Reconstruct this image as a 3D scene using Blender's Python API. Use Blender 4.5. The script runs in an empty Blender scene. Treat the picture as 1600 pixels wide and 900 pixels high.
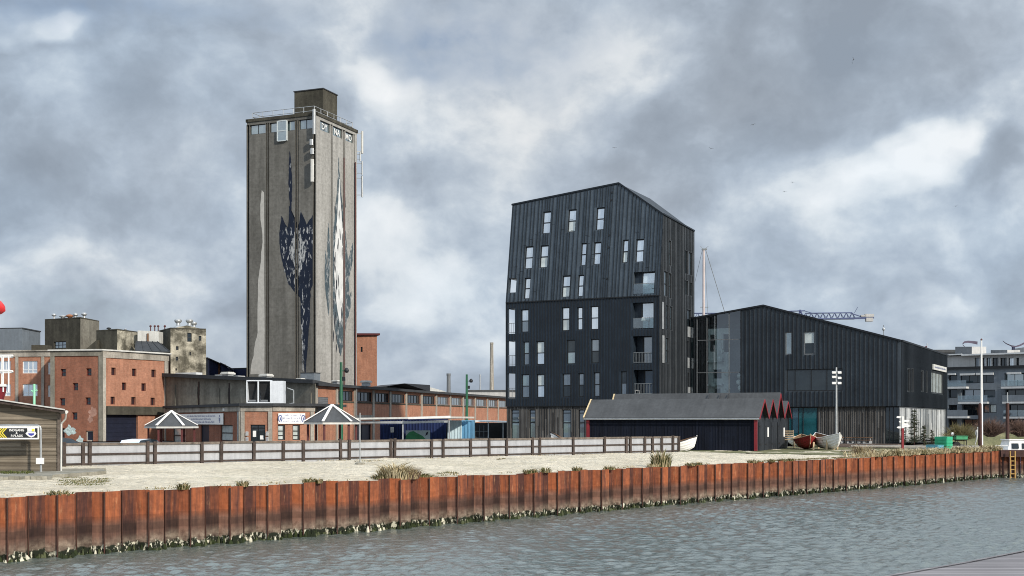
import bpy, bmesh, math, random
from mathutils import Vector, Matrix, noise
R = math.radians
random.seed(11)
sc = bpy.context.scene
COL = sc.collection
# ---------------------------------------------------------------- camera
F, CX, HY, CAMZ = 1900.0, 800.0, 657.0, 2.4
cam_d = bpy.data.cameras.new('camera'); cam = bpy.data.objects.new('camera', cam_d); COL.objects.link(cam)
cam.location = (0, 0, CAMZ); cam.rotation_euler = (R(90), 0, 0)
cam_d.sensor_width = 36; cam_d.lens = F / 1600 * 36; cam_d.shift_y = (HY - 450) / 1600
cam_d.clip_start = .1; cam_d.clip_end = 9000
sc.camera = cam
# ---------------------------------------------------------------- sun, exposure
SUN_AZ, SUN_EL = R(138), R(27)            # azimuth clockwise from +Y
sv = Vector((math.sin(SUN_AZ)*math.cos(SUN_EL), math.cos(SUN_AZ)*math.cos(SUN_EL), math.sin(SUN_EL)))
sd = bpy.data.lights.new('sun', 'SUN'); so = bpy.data.objects.new('sun', sd); COL.objects.link(so)
sd.energy = 4.2; sd.angle = R(2.5); sd.color = (1, .91, .79)
so.rotation_euler = sv.to_track_quat('Z', 'Y').to_euler(); so.location = (60, -60, 90)
sc.view_settings.view_transform = 'Standard'; sc.view_settings.look = 'None'
sc.view_settings.exposure = 0.0; sc.view_settings.gamma = 1; sc.view_settings.use_curve_mapping = False
sc.cycles.use_denoising = True; sc.cycles.filter_width = 1.0
sc.cycles.max_bounces = 6; sc.cycles.diffuse_bounces = 3; sc.cycles.glossy_bounces = 4; sc.cycles.transparent_max_bounces = 8
# ---------------------------------------------------------------- sky
world = bpy.data.worlds.new('World'); sc.world = world; world.use_nodes = True
nt = world.node_tree; nt.nodes.clear()
def N(t, typ, **kw):
    n = t.nodes.new(typ)
    for k, v in kw.items():
        if k.startswith('i_'): n.inputs[k[2:].replace('_', ' ')].default_value = v
        else: setattr(n, k, v)
    return n
def L(t, a, b): t.links.new(a, b)
def M_(t, op, a, b=None, c=None, clamp=False):
    n = t.nodes.new('ShaderNodeMath'); n.operation = op; n.use_clamp = clamp
    for i, v in enumerate((a, b, c)):
        if v is None: continue
        if isinstance(v, (int, float)): n.inputs[i].default_value = v
        else: t.links.new(v, n.inputs[i])
    return n.outputs[0]
def RAMP(t, fac, stops, interp='LINEAR'):
    n = t.nodes.new('ShaderNodeValToRGB'); cr = n.color_ramp; cr.interpolation = interp
    while len(cr.elements) < len(stops): cr.elements.new(.5)
    for e, (p, c) in zip(cr.elements, stops):
        e.position = p; e.color = (c, c, c, 1) if isinstance(c, (int, float)) else (*c[:3], 1)
    t.links.new(fac, n.inputs[0]); return n.outputs[0]
def MIX(t, fac, a, b, mode='MIX'):
    n = t.nodes.new('ShaderNodeMix'); n.data_type = 'RGBA'; n.blend_type = mode
    for i, v in ((0, fac), (6, a), (7, b)):
        if isinstance(v, (int, float)): n.inputs[i].default_value = v if i == 0 else (v, v, v, 1)
        elif isinstance(v, (tuple, list)): n.inputs[i].default_value = (*v[:3], 1)
        else: t.links.new(v, n.inputs[i])
    return n.outputs[2]
def skydir(px, py):
    return Vector(((px-CX)/F, 1, (HY-py)/F)).normalized()
def build_sky():
    t = nt
    tc = N(t, 'ShaderNodeTexCoord'); d = tc.outputs['Generated']
    sky = N(t, 'ShaderNodeTexSky', sky_type='NISHITA', sun_disc=False, sun_elevation=SUN_EL, sun_rotation=SUN_AZ,
            air_density=1.0, dust_density=1.5, ozone_density=1.0)
    sep = N(t, 'ShaderNodeSeparateXYZ'); L(t, d, sep.inputs[0])
    mp = N(t, 'ShaderNodeMapping'); L(t, d, mp.inputs[0]); mp.inputs['Scale'].default_value = (1, 1, 1.3); mp.inputs['Location'].default_value = (3.1, .4, 1.7)
    wn = N(t, 'ShaderNodeTexNoise', i_Scale=5.0, i_Detail=4.0, i_Roughness=.55); L(t, mp.outputs[0], wn.inputs['Vector'])
    va = N(t, 'ShaderNodeVectorMath', operation='SUBTRACT'); L(t, wn.outputs['Color'], va.inputs[0]); va.inputs[1].default_value = (.5, .5, .5)
    vs = N(t, 'ShaderNodeVectorMath', operation='SCALE'); L(t, va.outputs[0], vs.inputs[0]); vs.inputs['Scale'].default_value = .055
    vw = N(t, 'ShaderNodeVectorMath', operation='ADD'); L(t, mp.outputs[0], vw.inputs[0]); L(t, vs.outputs[0], vw.inputs[1])
    n1 = N(t, 'ShaderNodeTexNoise', i_Scale=6.0, i_Detail=10.0, i_Roughness=.56); L(t, vw.outputs[0], n1.inputs['Vector'])
    n2 = N(t, 'ShaderNodeTexNoise', i_Scale=15.0, i_Detail=7.0, i_Roughness=.58); L(t, vw.outputs[0], n2.inputs['Vector'])
    val = M_(t, 'ADD', M_(t, 'MULTIPLY', n1.outputs['Fac'], .70), M_(t, 'MULTIPLY', n2.outputs['Fac'], .40)); val = M_(t, 'SUBTRACT', val, .055)
    # warped unit direction for the large cloud masses
    dw = N(t, 'ShaderNodeVectorMath', operation='SCALE'); L(t, va.outputs[0], dw.inputs[0]); dw.inputs['Scale'].default_value = .24
    dd = N(t, 'ShaderNodeVectorMath', operation='ADD'); L(t, d, dd.inputs[0]); L(t, dw.outputs[0], dd.inputs[1])
    def blob(px, py, rad, amt, acc):
        v = skydir(px, py)
        sb = N(t, 'ShaderNodeVectorMath', operation='SUBTRACT'); L(t, dd.outputs[0], sb.inputs[0]); sb.inputs[1].default_value = v
        ml = N(t, 'ShaderNodeVectorMath', operation='MULTIPLY'); L(t, sb.outputs[0], ml.inputs[0])
        ml.inputs[1].default_value = (F/rad[0], F/rad[0], F/rad[1])
        ln = N(t, 'ShaderNodeVectorMath', operation='LENGTH'); L(t, ml.outputs[0], ln.inputs[0])
        mr = N(t, 'ShaderNodeMapRange', interpolation_type='SMOOTHSTEP'); L(t, ln.outputs['Value'], mr.inputs[0])
        mr.inputs[1].default_value = 0; mr.inputs[2].default_value = 1; mr.inputs[3].default_value = amt; mr.inputs[4].default_value = 0
        return M_(t, 'ADD', acc, mr.outputs[0])
    for b in BLOBS: val = blob(*b, val)
    cl = RAMP(t, val, [(.33, (.295, .345, .41)), (.43, (.36, .42, .495)), (.50, (.44, .51, .595)), (.56, (.54, .61, .685)), (.625, (.70, .755, .80)), (.76, (.88, .91, .93))])
    # faint warm / cool drift
    n3 = N(t, 'ShaderNodeTexNoise', i_Scale=3.2, i_Detail=3.0); L(t, mp.outputs[0], n3.inputs['Vector'])
    cl = MIX(t, 1.0, cl, RAMP(t, n3.outputs['Fac'], [(.35, (.96, 1.0, 1.04)), (.65, (1.03, 1.0, .98))]), 'MULTIPLY')
    # thin spots where the blue shows
    blue = 0.0
    acc = None
    for b in BLUE:
        acc = blob(*b, acc if acc is not None else 0.0)
    cov = M_(t, 'MULTIPLY', acc, RAMP(t, n2.outputs['Fac'], [(.4, 0.3), (.6, 1.0)]), clamp=True)
    skyc = MIX(t, 1.0, sky.outputs[0], (.9, .92, .98), 'MULTIPLY')
    cl10 = MIX(t, 1.0, cl, (10, 10, 10), 'MULTIPLY')
    n = MIX(t, cov, cl10, skyc)
    # overcast: the vault is brighter higher up than near the horizon
    up = N(t, 'ShaderNodeMapRange', interpolation_type='SMOOTHSTEP'); L(t, sep.outputs['Z'], up.inputs[0])
    up.inputs[1].default_value = .33; up.inputs[2].default_value = .70; up.inputs[3].default_value = 1.0; up.inputs[4].default_value = 2.3
    sc3 = N(t, 'ShaderNodeVectorMath', operation='SCALE'); L(t, n, sc3.inputs[0]); L(t, up.outputs[0], sc3.inputs['Scale'])
    bg = N(t, 'ShaderNodeBackground', i_Strength=.1); L(t, sc3.outputs[0], bg.inputs[0])
    o = N(t, 'ShaderNodeOutputWorld'); L(t, bg.outputs[0], o.inputs[0])
BLOBS = [(1450, 240, (160, 80), .32), (1395, 300, (150, 80), .10), (35, 60, (90, 55), .30), (565, 170, (110, 70), .15), (600, 140, (250, 120), .05),
         (660, 430, (220, 110), .16), (130, 455, (300, 90), .13), (240, 170, (160, 70), .05), (980, 110, (90, 60), .05), (1370, 440, (120, 60), .12),
         (1120, 170, (330, 170), -.12), (1250, 60, (380, 160), -.05), (1580, 265, (120, 70), -.20), (260, 120, (320, 110), -.04), (120, 300, (260, 140), -.06),
         (330, 490, (330, 60), -.06), (700, 330, (200, 80), -.05), (1130, 330, (260, 120), -.03), (1500, 130, (220, 110), -.05),
         (900, 30, (140, 80), .07), (700, 560, (300, 60), .02), (1300, 400, (300, 120), .02)]
BLUE = [(650, 70, (170, 100), .75), (790, 20, (180, 100), .6), (1560, 430, (120, 90), .25), (60, 20, (260, 80), .5), (300, 30, (200, 70), .35), (1540, 560, (200, 60), .3), (180, 545, (300, 60), .25)]
build_sky()
# ---------------------------------------------------------------- materials
MATS = {}
def newmat(name):
    m = bpy.data.materials.new(name); m.use_nodes = True; t = m.node_tree; t.nodes.clear()
    o = N(t, 'ShaderNodeOutputMaterial'); b = N(t, 'ShaderNodeBsdfPrincipled'); L(t, b.outputs[0], o.inputs[0])
    MATS[name] = m
    return m, t, b, o
def uvco(t, sx=1, sy=1, sz=1, space='UV'):
    tc = N(t, 'ShaderNodeTexCoord'); mp = N(t, 'ShaderNodeMapping'); L(t, tc.outputs[space], mp.inputs[0]); mp.inputs['Scale'].default_value = (sx, sy, sz)
    return mp.outputs[0]
def noise_(t, vec, scale, detail=4, rough=.55):
    n = N(t, 'ShaderNodeTexNoise', i_Scale=scale, i_Detail=float(detail), i_Roughness=rough); L(t, vec, n.inputs['Vector']); return n.outputs['Fac']
def bump(t, b, h, strength=.4, dist=.03):
    n = N(t, 'ShaderNodeBump', i_Strength=strength, i_Distance=dist); L(t, h, n.inputs['Height']); L(t, n.outputs[0], b.inputs['Normal'])
def plain(name, col, rough=.6, var=.25, scale=1.5, streak=0.0, metal=0, bmp=.15, spec=.4):
    """surface with blotchy variation and optional run-down streaks"""
    m, t, b, o = newmat(name)
    v = uvco(t); n = noise_(t, v, scale, 6)
    f = RAMP(t, n, [(.3, 1-var), (.7, 1+var)])
    n2 = noise_(t, v, scale*7, 4)
    f = MIX(t, 1.0, f, RAMP(t, n2, [(.3, 1-var*.6), (.7, 1+var*.6)]), 'MULTIPLY')
    if streak:
        s = noise_(t, uvco(t, 2.2, .16, 1), 1.6, 5, .6)
        f = MIX(t, 1.0, f, RAMP(t, s, [(.35, 1-streak), (.62, 1+streak*.3)]), 'MULTIPLY')
    c = MIX(t, 1.0, col, f, 'MULTIPLY'); L(t, c, b.inputs['Base Color'])
    b.inputs['Roughness'].default_value = rough; b.inputs['Metallic'].default_value = metal
    b.inputs['Specular IOR Level'].default_value = spec
    if bmp: bump(t, b, n2, bmp, .02)
    return m
def brick(name, c1, c2, mortar, patch=.25):
    m, t, b, o = newmat(name)
    v = uvco(t)
    br = N(t, 'ShaderNodeTexBrick', i_Scale=1.0); L(t, v, br.inputs['Vector'])
    br.inputs['Color1'].default_value = (*c1, 1); br.inputs['Color2'].default_value = (*c2, 1); br.inputs['Mortar'].default_value = (*mortar, 1)
    br.inputs['Brick Width'].default_value = .245; br.inputs['Row Height'].default_value = .075; br.inputs['Mortar Size'].default_value = .010; br.inputs['Bias'].default_value = -.1
    n = noise_(t, v, .55, 7, .62); n2 = noise_(t, v, 3.2, 4); s = noise_(t, uvco(t, 1.4, .18, 1), 1.5, 5, .6)
    c = MIX(t, 1.0, br.outputs['Color'], RAMP(t, n, [(.3, 1-patch), (.7, 1+patch)]), 'MULTIPLY')
    c = MIX(t, 1.0, c, RAMP(t, n2, [(.3, .88), (.7, 1.1)]), 'MULTIPLY')
    c = MIX(t, 1.0, c, RAMP(t, s, [(.35, .82), (.6, 1.05)]), 'MULTIPLY')
    L(t, c, b.inputs['Base Color']); b.inputs['Roughness'].default_value = .9; b.inputs['Specular IOR Level'].default_value = .2
    bump(t, b, br.outputs['Fac'], -.3, .01)
    return m
def concrete(name, col, stain, amt=.6, scale=.5, streak=.4, lines=0.0):
    m, t, b, o = newmat(name)
    v = uvco(t); n = noise_(t, v, scale, 8, .65); n2 = noise_(t, v, scale*9, 5)
    s = noise_(t, uvco(t, .8, .055, 1), 1.0, 5, .6)
    k = M_(t, 'MULTIPLY', RAMP(t, n, [(.42, 1.0), (.62, 0.0)]), amt)
    c = MIX(t, k, col, stain)
    c = MIX(t, 1.0, c, RAMP(t, s, [(.36, 1-streak), (.6, 1+streak*.25)]), 'MULTIPLY')
    c = MIX(t, 1.0, c, RAMP(t, n2, [(.3, .82), (.7, 1.16)]), 'MULTIPLY')
    if lines:
        br = N(t, 'ShaderNodeTexBrick', i_Scale=1.0, offset=0.0); L(t, v, br.inputs['Vector'])
        br.inputs['Brick Width'].default_value = 30; br.inputs['Row Height'].default_value = lines; br.inputs['Mortar Size'].default_value = .02
        br.inputs['Color1'].default_value = br.inputs['Color2'].default_value = (1, 1, 1, 1); br.inputs['Mortar'].default_value = (.84, .84, .84, 1)
        c = MIX(t, 1.0, c, br.outputs['Color'], 'MULTIPLY')
    L(t, c, b.inputs['Base Color']); b.inputs['Roughness'].default_value = .92; b.inputs['Specular IOR Level'].default_value = .2
    bump(t, b, n2, .25, .03)
    return m
def planks(name, c1, c2, width, vertical=True, dark=.45, rough=.85, grain=1.0):
    """boards with a tone of their own each and dark gaps, grain along the board"""
    m, t, b, o = newmat(name)
    tc = N(t, 'ShaderNodeTexCoord'); sp = N(t, 'ShaderNodeSeparateXYZ'); L(t, tc.outputs['UV'], sp.inputs[0])
    a, l = (sp.outputs[0], sp.outputs[1]) if vertical else (sp.outputs[1], sp.outputs[0])
    q = M_(t, 'DIVIDE', a, width); fl = M_(t, 'FLOOR', q); fr = M_(t, 'SUBTRACT', q, fl)
    cb = N(t, 'ShaderNodeCombineXYZ'); L(t, fl, cb.inputs[0]); L(t, M_(t, 'FLOOR', M_(t, 'ADD', M_(t, 'DIVIDE', l, 4.3), M_(t, 'MULTIPLY', fl, .37))), cb.inputs[1])
    wn = N(t, 'ShaderNodeTexWhiteNoise', noise_dimensions='2D'); L(t, cb.outputs[0], wn.inputs['Vector'])
    gv = uvco(t, *((9, .5, 1) if vertical else (.5, 9, 1))); g = noise_(t, gv, 2.2, 6, .62)
    bl = noise_(t, uvco(t), .7, 5)
    f = M_(t, 'ADD', M_(t, 'MULTIPLY', wn.outputs['Value'], .55), M_(t, 'MULTIPLY', g, .45*grain))
    c = MIX(t, RAMP(t, f, [(.2, 0.0), (.8, 1.0)]), c1, c2)
    c = MIX(t, 1.0, c, RAMP(t, bl, [(.3, .78), (.7, 1.15)]), 'MULTIPLY')
    gap = M_(t, 'ABSOLUTE', M_(t, 'SUBTRACT', fr, .5)); gp = RAMP(t, gap, [(.44, 1.0), (.49, 1-dark)])
    c = MIX(t, 1.0, c, gp, 'MULTIPLY')
    L(t, c, b.inputs['Base Color']); b.inputs['Roughness'].default_value = rough; b.inputs['Specular IOR Level'].default_value = .25
    bump(t, b, M_(t, 'ADD', gp, M_(t, 'MULTIPLY', g, .25)), .5, .02)
    return m
def glass(name, tint, refl=.5, rough=.03, vary=.3, curtain=None):
    """window glass seen from outside: dark room, blind or painted sky tone behind a reflecting pane"""
    m, t, b, o = newmat(name); t.nodes.remove(b)
    df = N(t, 'ShaderNodeBsdfDiffuse'); gl = N(t, 'ShaderNodeBsdfGlossy', i_Roughness=rough); mx = N(t, 'ShaderNodeMixShader')
    v = uvco(t); n = noise_(t, v, .9, 4)
    c = MIX(t, 1.0, tint, RAMP(t, n, [(.3, 1-vary), (.7, 1+vary)]), 'MULTIPLY')
    L(t, c, df.inputs[0]); gl.inputs[0].default_value = (.9, .95, 1, 1)
    bm = N(t, 'ShaderNodeBump', i_Strength=.06, i_Distance=.05); L(t, noise_(t, v, .8, 2), bm.inputs['Height']); L(t, bm.outputs[0], gl.inputs['Normal'])
    fr = N(t, 'ShaderNodeFresnel', i_IOR=1.5)
    L(t, M_(t, 'ADD', fr.outputs[0], refl, clamp=True), mx.inputs[0]); L(t, df.outputs[0], mx.inputs[1]); L(t, gl.outputs[0], mx.inputs[2]); L(t, mx.outputs[0], o.inputs[0])
    return m
def clearglass(name, tint=(.5, .62, .62), refl=.18):
    m, t, b, o = newmat(name); t.nodes.remove(b)
    tr = N(t, 'ShaderNodeBsdfTransparent'); tr.inputs[0].default_value = (*tint, 1)
    gl = N(t, 'ShaderNodeBsdfGlossy', i_Roughness=.02); gl.inputs[0].default_value = (.9, .95, 1, 1); mx = N(t, 'ShaderNodeMixShader')
    fr = N(t, 'ShaderNodeFresnel', i_IOR=1.5); L(t, M_(t, 'ADD', fr.outputs[0], refl, clamp=True), mx.inputs[0])
    L(t, tr.outputs[0], mx.inputs[1]); L(t, gl.outputs[0], mx.inputs[2]); L(t, mx.outputs[0], o.inputs[0])
    return m
# ---------------------------------------------------------------- mesh building
ORG = {}
class MB:
    def __init__(s): s.v = []; s.f = []; s.m = []; s.sm = []
    def face(s, pts, mi=0, smooth=False):
        i = len(s.v); s.v += [Vector(p) for p in pts]; s.f.append(list(range(i, i+len(pts)))); s.m.append(mi); s.sm.append(smooth)
    def grid(s, rows, mi=0, smooth=True, closed=False, flip=False):
        i = len(s.v); nr = len(rows); nc = len(rows[0])
        for r in rows: s.v += [Vector(p) for p in r]
        for a in range(nr-1):
            for b in range(nc if closed else nc-1):
                b2 = (b+1) % nc
                q = [i+a*nc+b, i+a*nc+b2, i+(a+1)*nc+b2, i+(a+1)*nc+b]
                s.f.append(q[::-1] if flip else q); s.m.append(mi); s.sm.append(smooth)
    def hexa(s, p, mi=0):   # p: 4 bottom ccw, 4 top ccw
        i = len(s.v); s.v += [Vector(q) for q in p]
        for q in ((3, 2, 1, 0), (4, 5, 6, 7), (0, 1, 5, 4), (1, 2, 6, 5), (2, 3, 7, 6), (3, 0, 4, 7)):
            s.f.append([i+k for k in q]); s.m.append(mi); s.sm.append(False)
    def box(s, c, size, rz=0, mi=0):
        cx, cy, cz = c; a, b, h = size[0]/2, size[1]/2, size[2]/2; co, si = math.cos(rz), math.sin(rz)
        P = [(cx+x*co-y*si, cy+x*si+y*co) for x, y in ((-a, -b), (a, -b), (a, b), (-a, b))]
        s.hexa([(x, y, cz-h) for x, y in P]+[(x, y, cz+h) for x, y in P], mi)
    def obox(s, o, U, V, W, mi=0):   # box from corner o along three vectors
        o = Vector(o); U, V, W = Vector(U), Vector(V), Vector(W)
        if U.cross(V).dot(W) < 0: U, V = V, U
        s.hexa([o, o+U, o+U+V, o+V, o+W, o+U+W, o+U+V+W, o+V+W], mi)
    def beam(s, p0, p1, w, h, mi=0, up=(0, 0, 1)):
        p0, p1 = Vector(p0), Vector(p1); d = (p1-p0); up = Vector(up)
        if abs(d.normalized().dot(up)) > .98: up = Vector((0, 1, 0))
        x = d.cross(up).normalized()*w; y = x.cross(d).normalized()*h
        s.obox(p0-x/2-y/2, x, y, d, mi)
    def tube(s, p0, p1, r0, r1=None, n=8, mi=0, caps=True):
        p0, p1 = Vector(p0), Vector(p1); r1 = r0 if r1 is None else r1; d = (p1-p0).normalized()
        x = d.orthogonal().normalized(); y = d.cross(x); rows = []
        for p, r in ((p0, r0), (p1, r1)):
            rows.append([p+(x*math.cos(2*math.pi*k/n)+y*math.sin(2*math.pi*k/n))*r for k in range(n)])
        s.grid(rows, mi, True, True)
        if caps: s.face(rows[0][::-1], mi); s.face(rows[1], mi)
    def path(s, pts, r, n=6, mi=0):
        for a, b in zip(pts, pts[1:]): s.tube(a, b, r, r, n, mi)
    def lathe(s, c, prof, n=14, mi=0):   # prof: (r,z)
        c = Vector(c)
        s.grid([[c+Vector((r*math.cos(2*math.pi*k/n), r*math.sin(2*math.pi*k/n), z)) for k in range(n)] for r, z in prof], mi, True, True)
    def prism(s, poly, vec, mi=0, side=None):   # planar polygon pushed along vec
        vec = Vector(vec); P = [Vector(p) for p in poly]; Q = [p+vec for p in P]; side = mi if side is None else side
        nrm = Vector((0, 0, 0))
        for a, b in zip(P, P[1:]+P[:1]): nrm += a.cross(b)
        if nrm.dot(vec) > 0: P.reverse(); Q.reverse()
        s.face(P, mi); s.face(Q[::-1], mi)
        n = len(P)
        for i in range(n): s.face([P[(i+1) % n], P[i], Q[i], Q[(i+1) % n]], side)
    def build(s, name, mats, parent=None, loc=None, smooth_all=None):
        me = bpy.data.meshes.new(name)
        o = ORG[parent.name] if parent is not None else Vector(loc or (0, 0, 0))
        me.from_pydata([tuple(p-o) for p in s.v], [], s.f)
        mats = mats if isinstance(mats, (list, tuple)) else [mats]
        for m in mats: me.materials.append(MATS[m] if isinstance(m, str) else m)
        for p, mi, sm in zip(me.polygons, s.m, s.sm): p.material_index = mi; p.use_smooth = sm
        uv = me.uv_layers.new(name='UVMap'); data = uv.data
        for p in me.polygons:
            n = p.normal
            if abs(n.z) > .8: tx, ty = Vector((1, 0, 0)), Vector((0, 1, 0))
            else:
                h = Vector((-n.y, n.x, 0)); tx = h.normalized(); ty = n.cross(tx)
                if ty.z < 0: ty = -ty
            for li in p.loop_indices:
                q = s.v[me.loops[li].vertex_index]; data[li].uv = (q.dot(tx), q.dot(ty))
        me.update()
        ob = bpy.data.objects.new(name, me); COL.objects.link(ob)
        if parent is not None: ob.parent = parent
        else: ob.location = o
        ORG[ob.name] = o
        return ob
def thing(name, label, cat, loc=(0, 0, 0), group=None):
    o = bpy.data.objects.new(name, None); COL.objects.link(o); o.location = loc; o.empty_display_size = .3
    o['label'] = label; o['category'] = cat
    if group: o['group'] = group
    ORG[o.name] = Vector(loc); return o
def tag(o, label, cat, group=None):
    o['label'] = label; o['category'] = cat
    if group: o['group'] = group
    return o
def kind(o, k): o['kind'] = k; return o
def copy_tree(o, parent=None):
    c = o.copy(); COL.objects.link(c)
    if parent is not None: c.parent = parent
    for ch in list(o.children): copy_tree(ch, c)
    return c
def dup(o, loc, rz=0, label=None, scale=None):
    c = copy_tree(o); c.location = loc; c.rotation_euler = (0, 0, rz)
    if scale: c.scale = scale if isinstance(scale, (tuple, list)) else (scale,)*3
    if label: c['label'] = label
    return c
def P(px, py, d):
    """survey point: a bearing read off the photograph with its estimated distance"""
    return Vector(((px-CX)/F*d, d, CAMZ+(HY-py)/F*d))
def G(px, d, z=0): return Vector(((px-CX)/F*d, d, z))
# ---------------------------------------------------------------- walls with real openings
class Plane:
    def __init__(s, O, U, V=(0, 0, 1)):
        s.O = Vector(O); s.U = Vector(U).normalized(); s.V = Vector(V).normalized(); s.N = s.U.cross(s.V).normalized()
    def px(s, x, y):
        c = Vector((0, 0, CAMZ)); r = Vector(((x-CX)/F, 1, (HY-y)/F)); k = (s.O-c).dot(s.N)/r.dot(s.N); q = c+r*k-s.O
        return q.dot(s.U), q.dot(s.V)
    def pt(s, u, v, w=0): return s.O+s.U*u+s.V*v+s.N*w
    def rect(s, cx, cy, w, h):
        u0, _ = s.px(cx-w/2, cy); u1, _ = s.px(cx+w/2, cy); _, v0 = s.px(cx, cy+h/2); _, v1 = s.px(cx, cy-h/2)
        return (u0, v0, u1, v1)
    def box4(s, x0, y0, x1, y1): return s.rect((x0+x1)/2, (y0+y1)/2, x1-x0, y1-y0)
def clip(poly, conv):
    """Sutherland-Hodgman, conv counter-clockwise"""
    out = list(poly)
    for i in range(len(conv)):
        a, b = conv[i], conv[(i+1) % len(conv)]; ins = lambda p: (b[0]-a[0])*(p[1]-a[1])-(b[1]-a[1])*(p[0]-a[0]) >= -1e-7
        inp, out = out, []
        for j in range(len(inp)):
            p, q = inp[j], inp[(j+1) % len(inp)]
            ip, iq = ins(p), ins(q)
            if ip: out.append(p)
            if ip != iq:
                d1 = (b[0]-a[0])*(p[1]-a[1])-(b[1]-a[1])*(p[0]-a[0]); d2 = (b[0]-a[0])*(q[1]-a[1])-(b[1]-a[1])*(q[0]-a[0]); k = d1/(d1-d2)
                out.append((p[0]+(q[0]-p[0])*k, p[1]+(q[1]-p[1])*k))
        if not out: return []
    return out
def rectpoly(u0, v0, u1, v1): return [(u0, v0), (u1, v0), (u1, v1), (u0, v1)]
def facade(mb, pl, poly, ops, depth=.15, mi=0, rmi=None):
    """poly convex ccw in (u,v); ops: rects (u0,v0,u1,v1[,depth])"""
    us = sorted({p[0] for p in poly} | {o[0] for o in ops} | {o[2] for o in ops}); vs = sorted({p[1] for p in poly} | {o[1] for o in ops} | {o[3] for o in ops})
    for ua, ub in zip(us, us[1:]):
        if ub-ua < 1e-5: continue
        for va, vb in zip(vs, vs[1:]):
            if vb-va < 1e-5: continue
            cu, cv = (ua+ub)/2, (va+vb)/2
            if any(o[0] < cu < o[2] and o[1] < cv < o[3] for o in ops): continue
            q = clip(rectpoly(ua, va, ub, vb), poly)
            if len(q) > 2: mb.face([pl.pt(*p) for p in q], mi)
    rmi = mi if rmi is None else rmi
    for o in ops:
        u0, v0, u1, v1 = o[:4]; dd = o[4] if len(o) > 4 else depth
        c = [(u0, v0), (u1, v0), (u1, v1), (u0, v1)]
        for a, b in zip(c, c[1:]+c[:1]): mb.face([pl.pt(*a), pl.pt(*b), pl.pt(*b, -dd), pl.pt(*a, -dd)][::-1], rmi)
def ribs(mb, pl, poly, ops, us, w=.035, proud=.045, mi=0, margin=.04):
    for u in us:
        vv = []
        for a, b in zip(poly, poly[1:]+poly[:1]):
            if (a[0]-u)*(b[0]-u) < 0: vv.append(a[1]+(b[1]-a[1])*(u-a[0])/(b[0]-a[0]))
        if len(vv) < 2: continue
        segs = [(min(vv), max(vv))]
        for o in ops:
            if o[0]-margin < u < o[2]+margin:
                ns = []
                for a, b in segs:
                    if o[1]-margin > a: ns.append((a, min(b, o[1]-margin)))
                    if o[3]+margin < b: ns.append((max(a, o[3]+margin), b))
                segs = [x for x in ns if x[1]-x[0] > .05]
        for a, b in segs: mb.obox(pl.pt(u-w/2, a, .002), pl.U*w, pl.V*(b-a), pl.N*proud, mi)
def window(parent, pl, r, depth=.15, frame='frame_dark', pane='glass_sky', fw=.07, trans=(), mull=(), name='window', proud=0):
    """frame set back in its opening, one pane mesh as sub-part"""
    u0, v0, u1, v1 = r[:4]; w = -depth; mb = MB(); th = .06
    def bar(a, b, c, d): mb.obox(pl.pt(a, b, w+.002), pl.U*(c-a), pl.V*(d-b), pl.N*th)
    bar(u0, v0, u0+fw, v1); bar(u1-fw, v0, u1, v1); bar(u0+fw, v0, u1-fw, v0+fw); bar(u0+fw, v1-fw, u1-fw, v1)
    for k in trans: bar(u0+fw, v0+(v1-v0)*k-fw*.5, u1-fw, v0+(v1-v0)*k+fw*.5)
    for k in mull: bar(u0+(u1-u0)*k-fw*.4, v0+fw, u0+(u1-u0)*k+fw*.4, v1-fw)
    o = mb.build(name, frame, parent)
    g = MB(); panes = pane if isinstance(pane, (list, tuple)) else [pane]
    k = len(panes)
    for i in range(k):   # several panes one above another
        a = v0+(v1-v0)*i/k; b = v0+(v1-v0)*(i+1)/k
        g.face([pl.pt(u0, a, w+.012), pl.pt(u1, a, w+.012), pl.pt(u1, b, w+.012), pl.pt(u0, b, w+.012)], i)
    g.build('pane', panes, o)
    return o
def railing(parent, pl, u0, u1, v0, h=1.0, w=.02, mat='rail_grey', step=.12, name='railing'):
    mb = MB()
    mb.beam(pl.pt(u0, v0+h, w), pl.pt(u1, v0+h, w), .05, .05); mb.beam(pl.pt(u0, v0+.08, w), pl.pt(u1, v0+.08, w), .04, .04)
    n = max(2, int((u1-u0)/step))
    for i in range(n+1):
        u = u0+(u1-u0)*i/n; mb.beam(pl.pt(u, v0, w), pl.pt(u, v0+h, w), .022, .022, up=pl.U)
    return mb.build(name, mat, parent)
def text_(s, pl, u, v, size, mat, parent, name='lettering', w=.02, align='CENTER', bold=0.0, sx=1.0):
    c = bpy.data.curves.new(name, 'FONT'); c.body = s; c.size = size; c.align_x = align; c.align_y = 'CENTER'; c.extrude = .004; c.offset = bold; c.resolution_u = 3
    tmp = bpy.data.objects.new('tmp', c); COL.objects.link(tmp)
    bpy.context.view_layer.update()
    me = bpy.data.meshes.new_from_object(tmp); bpy.data.objects.remove(tmp)
    org = ORG[parent.name]
    for vv in me.vertices:
        q = pl.pt(u+vv.co.x*sx, v+vv.co.y, w+vv.co.z); vv.co = q-org
    me.materials.clear(); me.materials.append(MATS[mat])
    o = bpy.data.objects.new(name, me); COL.objects.link(o); o.parent = parent; ORG[o.name] = org
    return o
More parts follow.
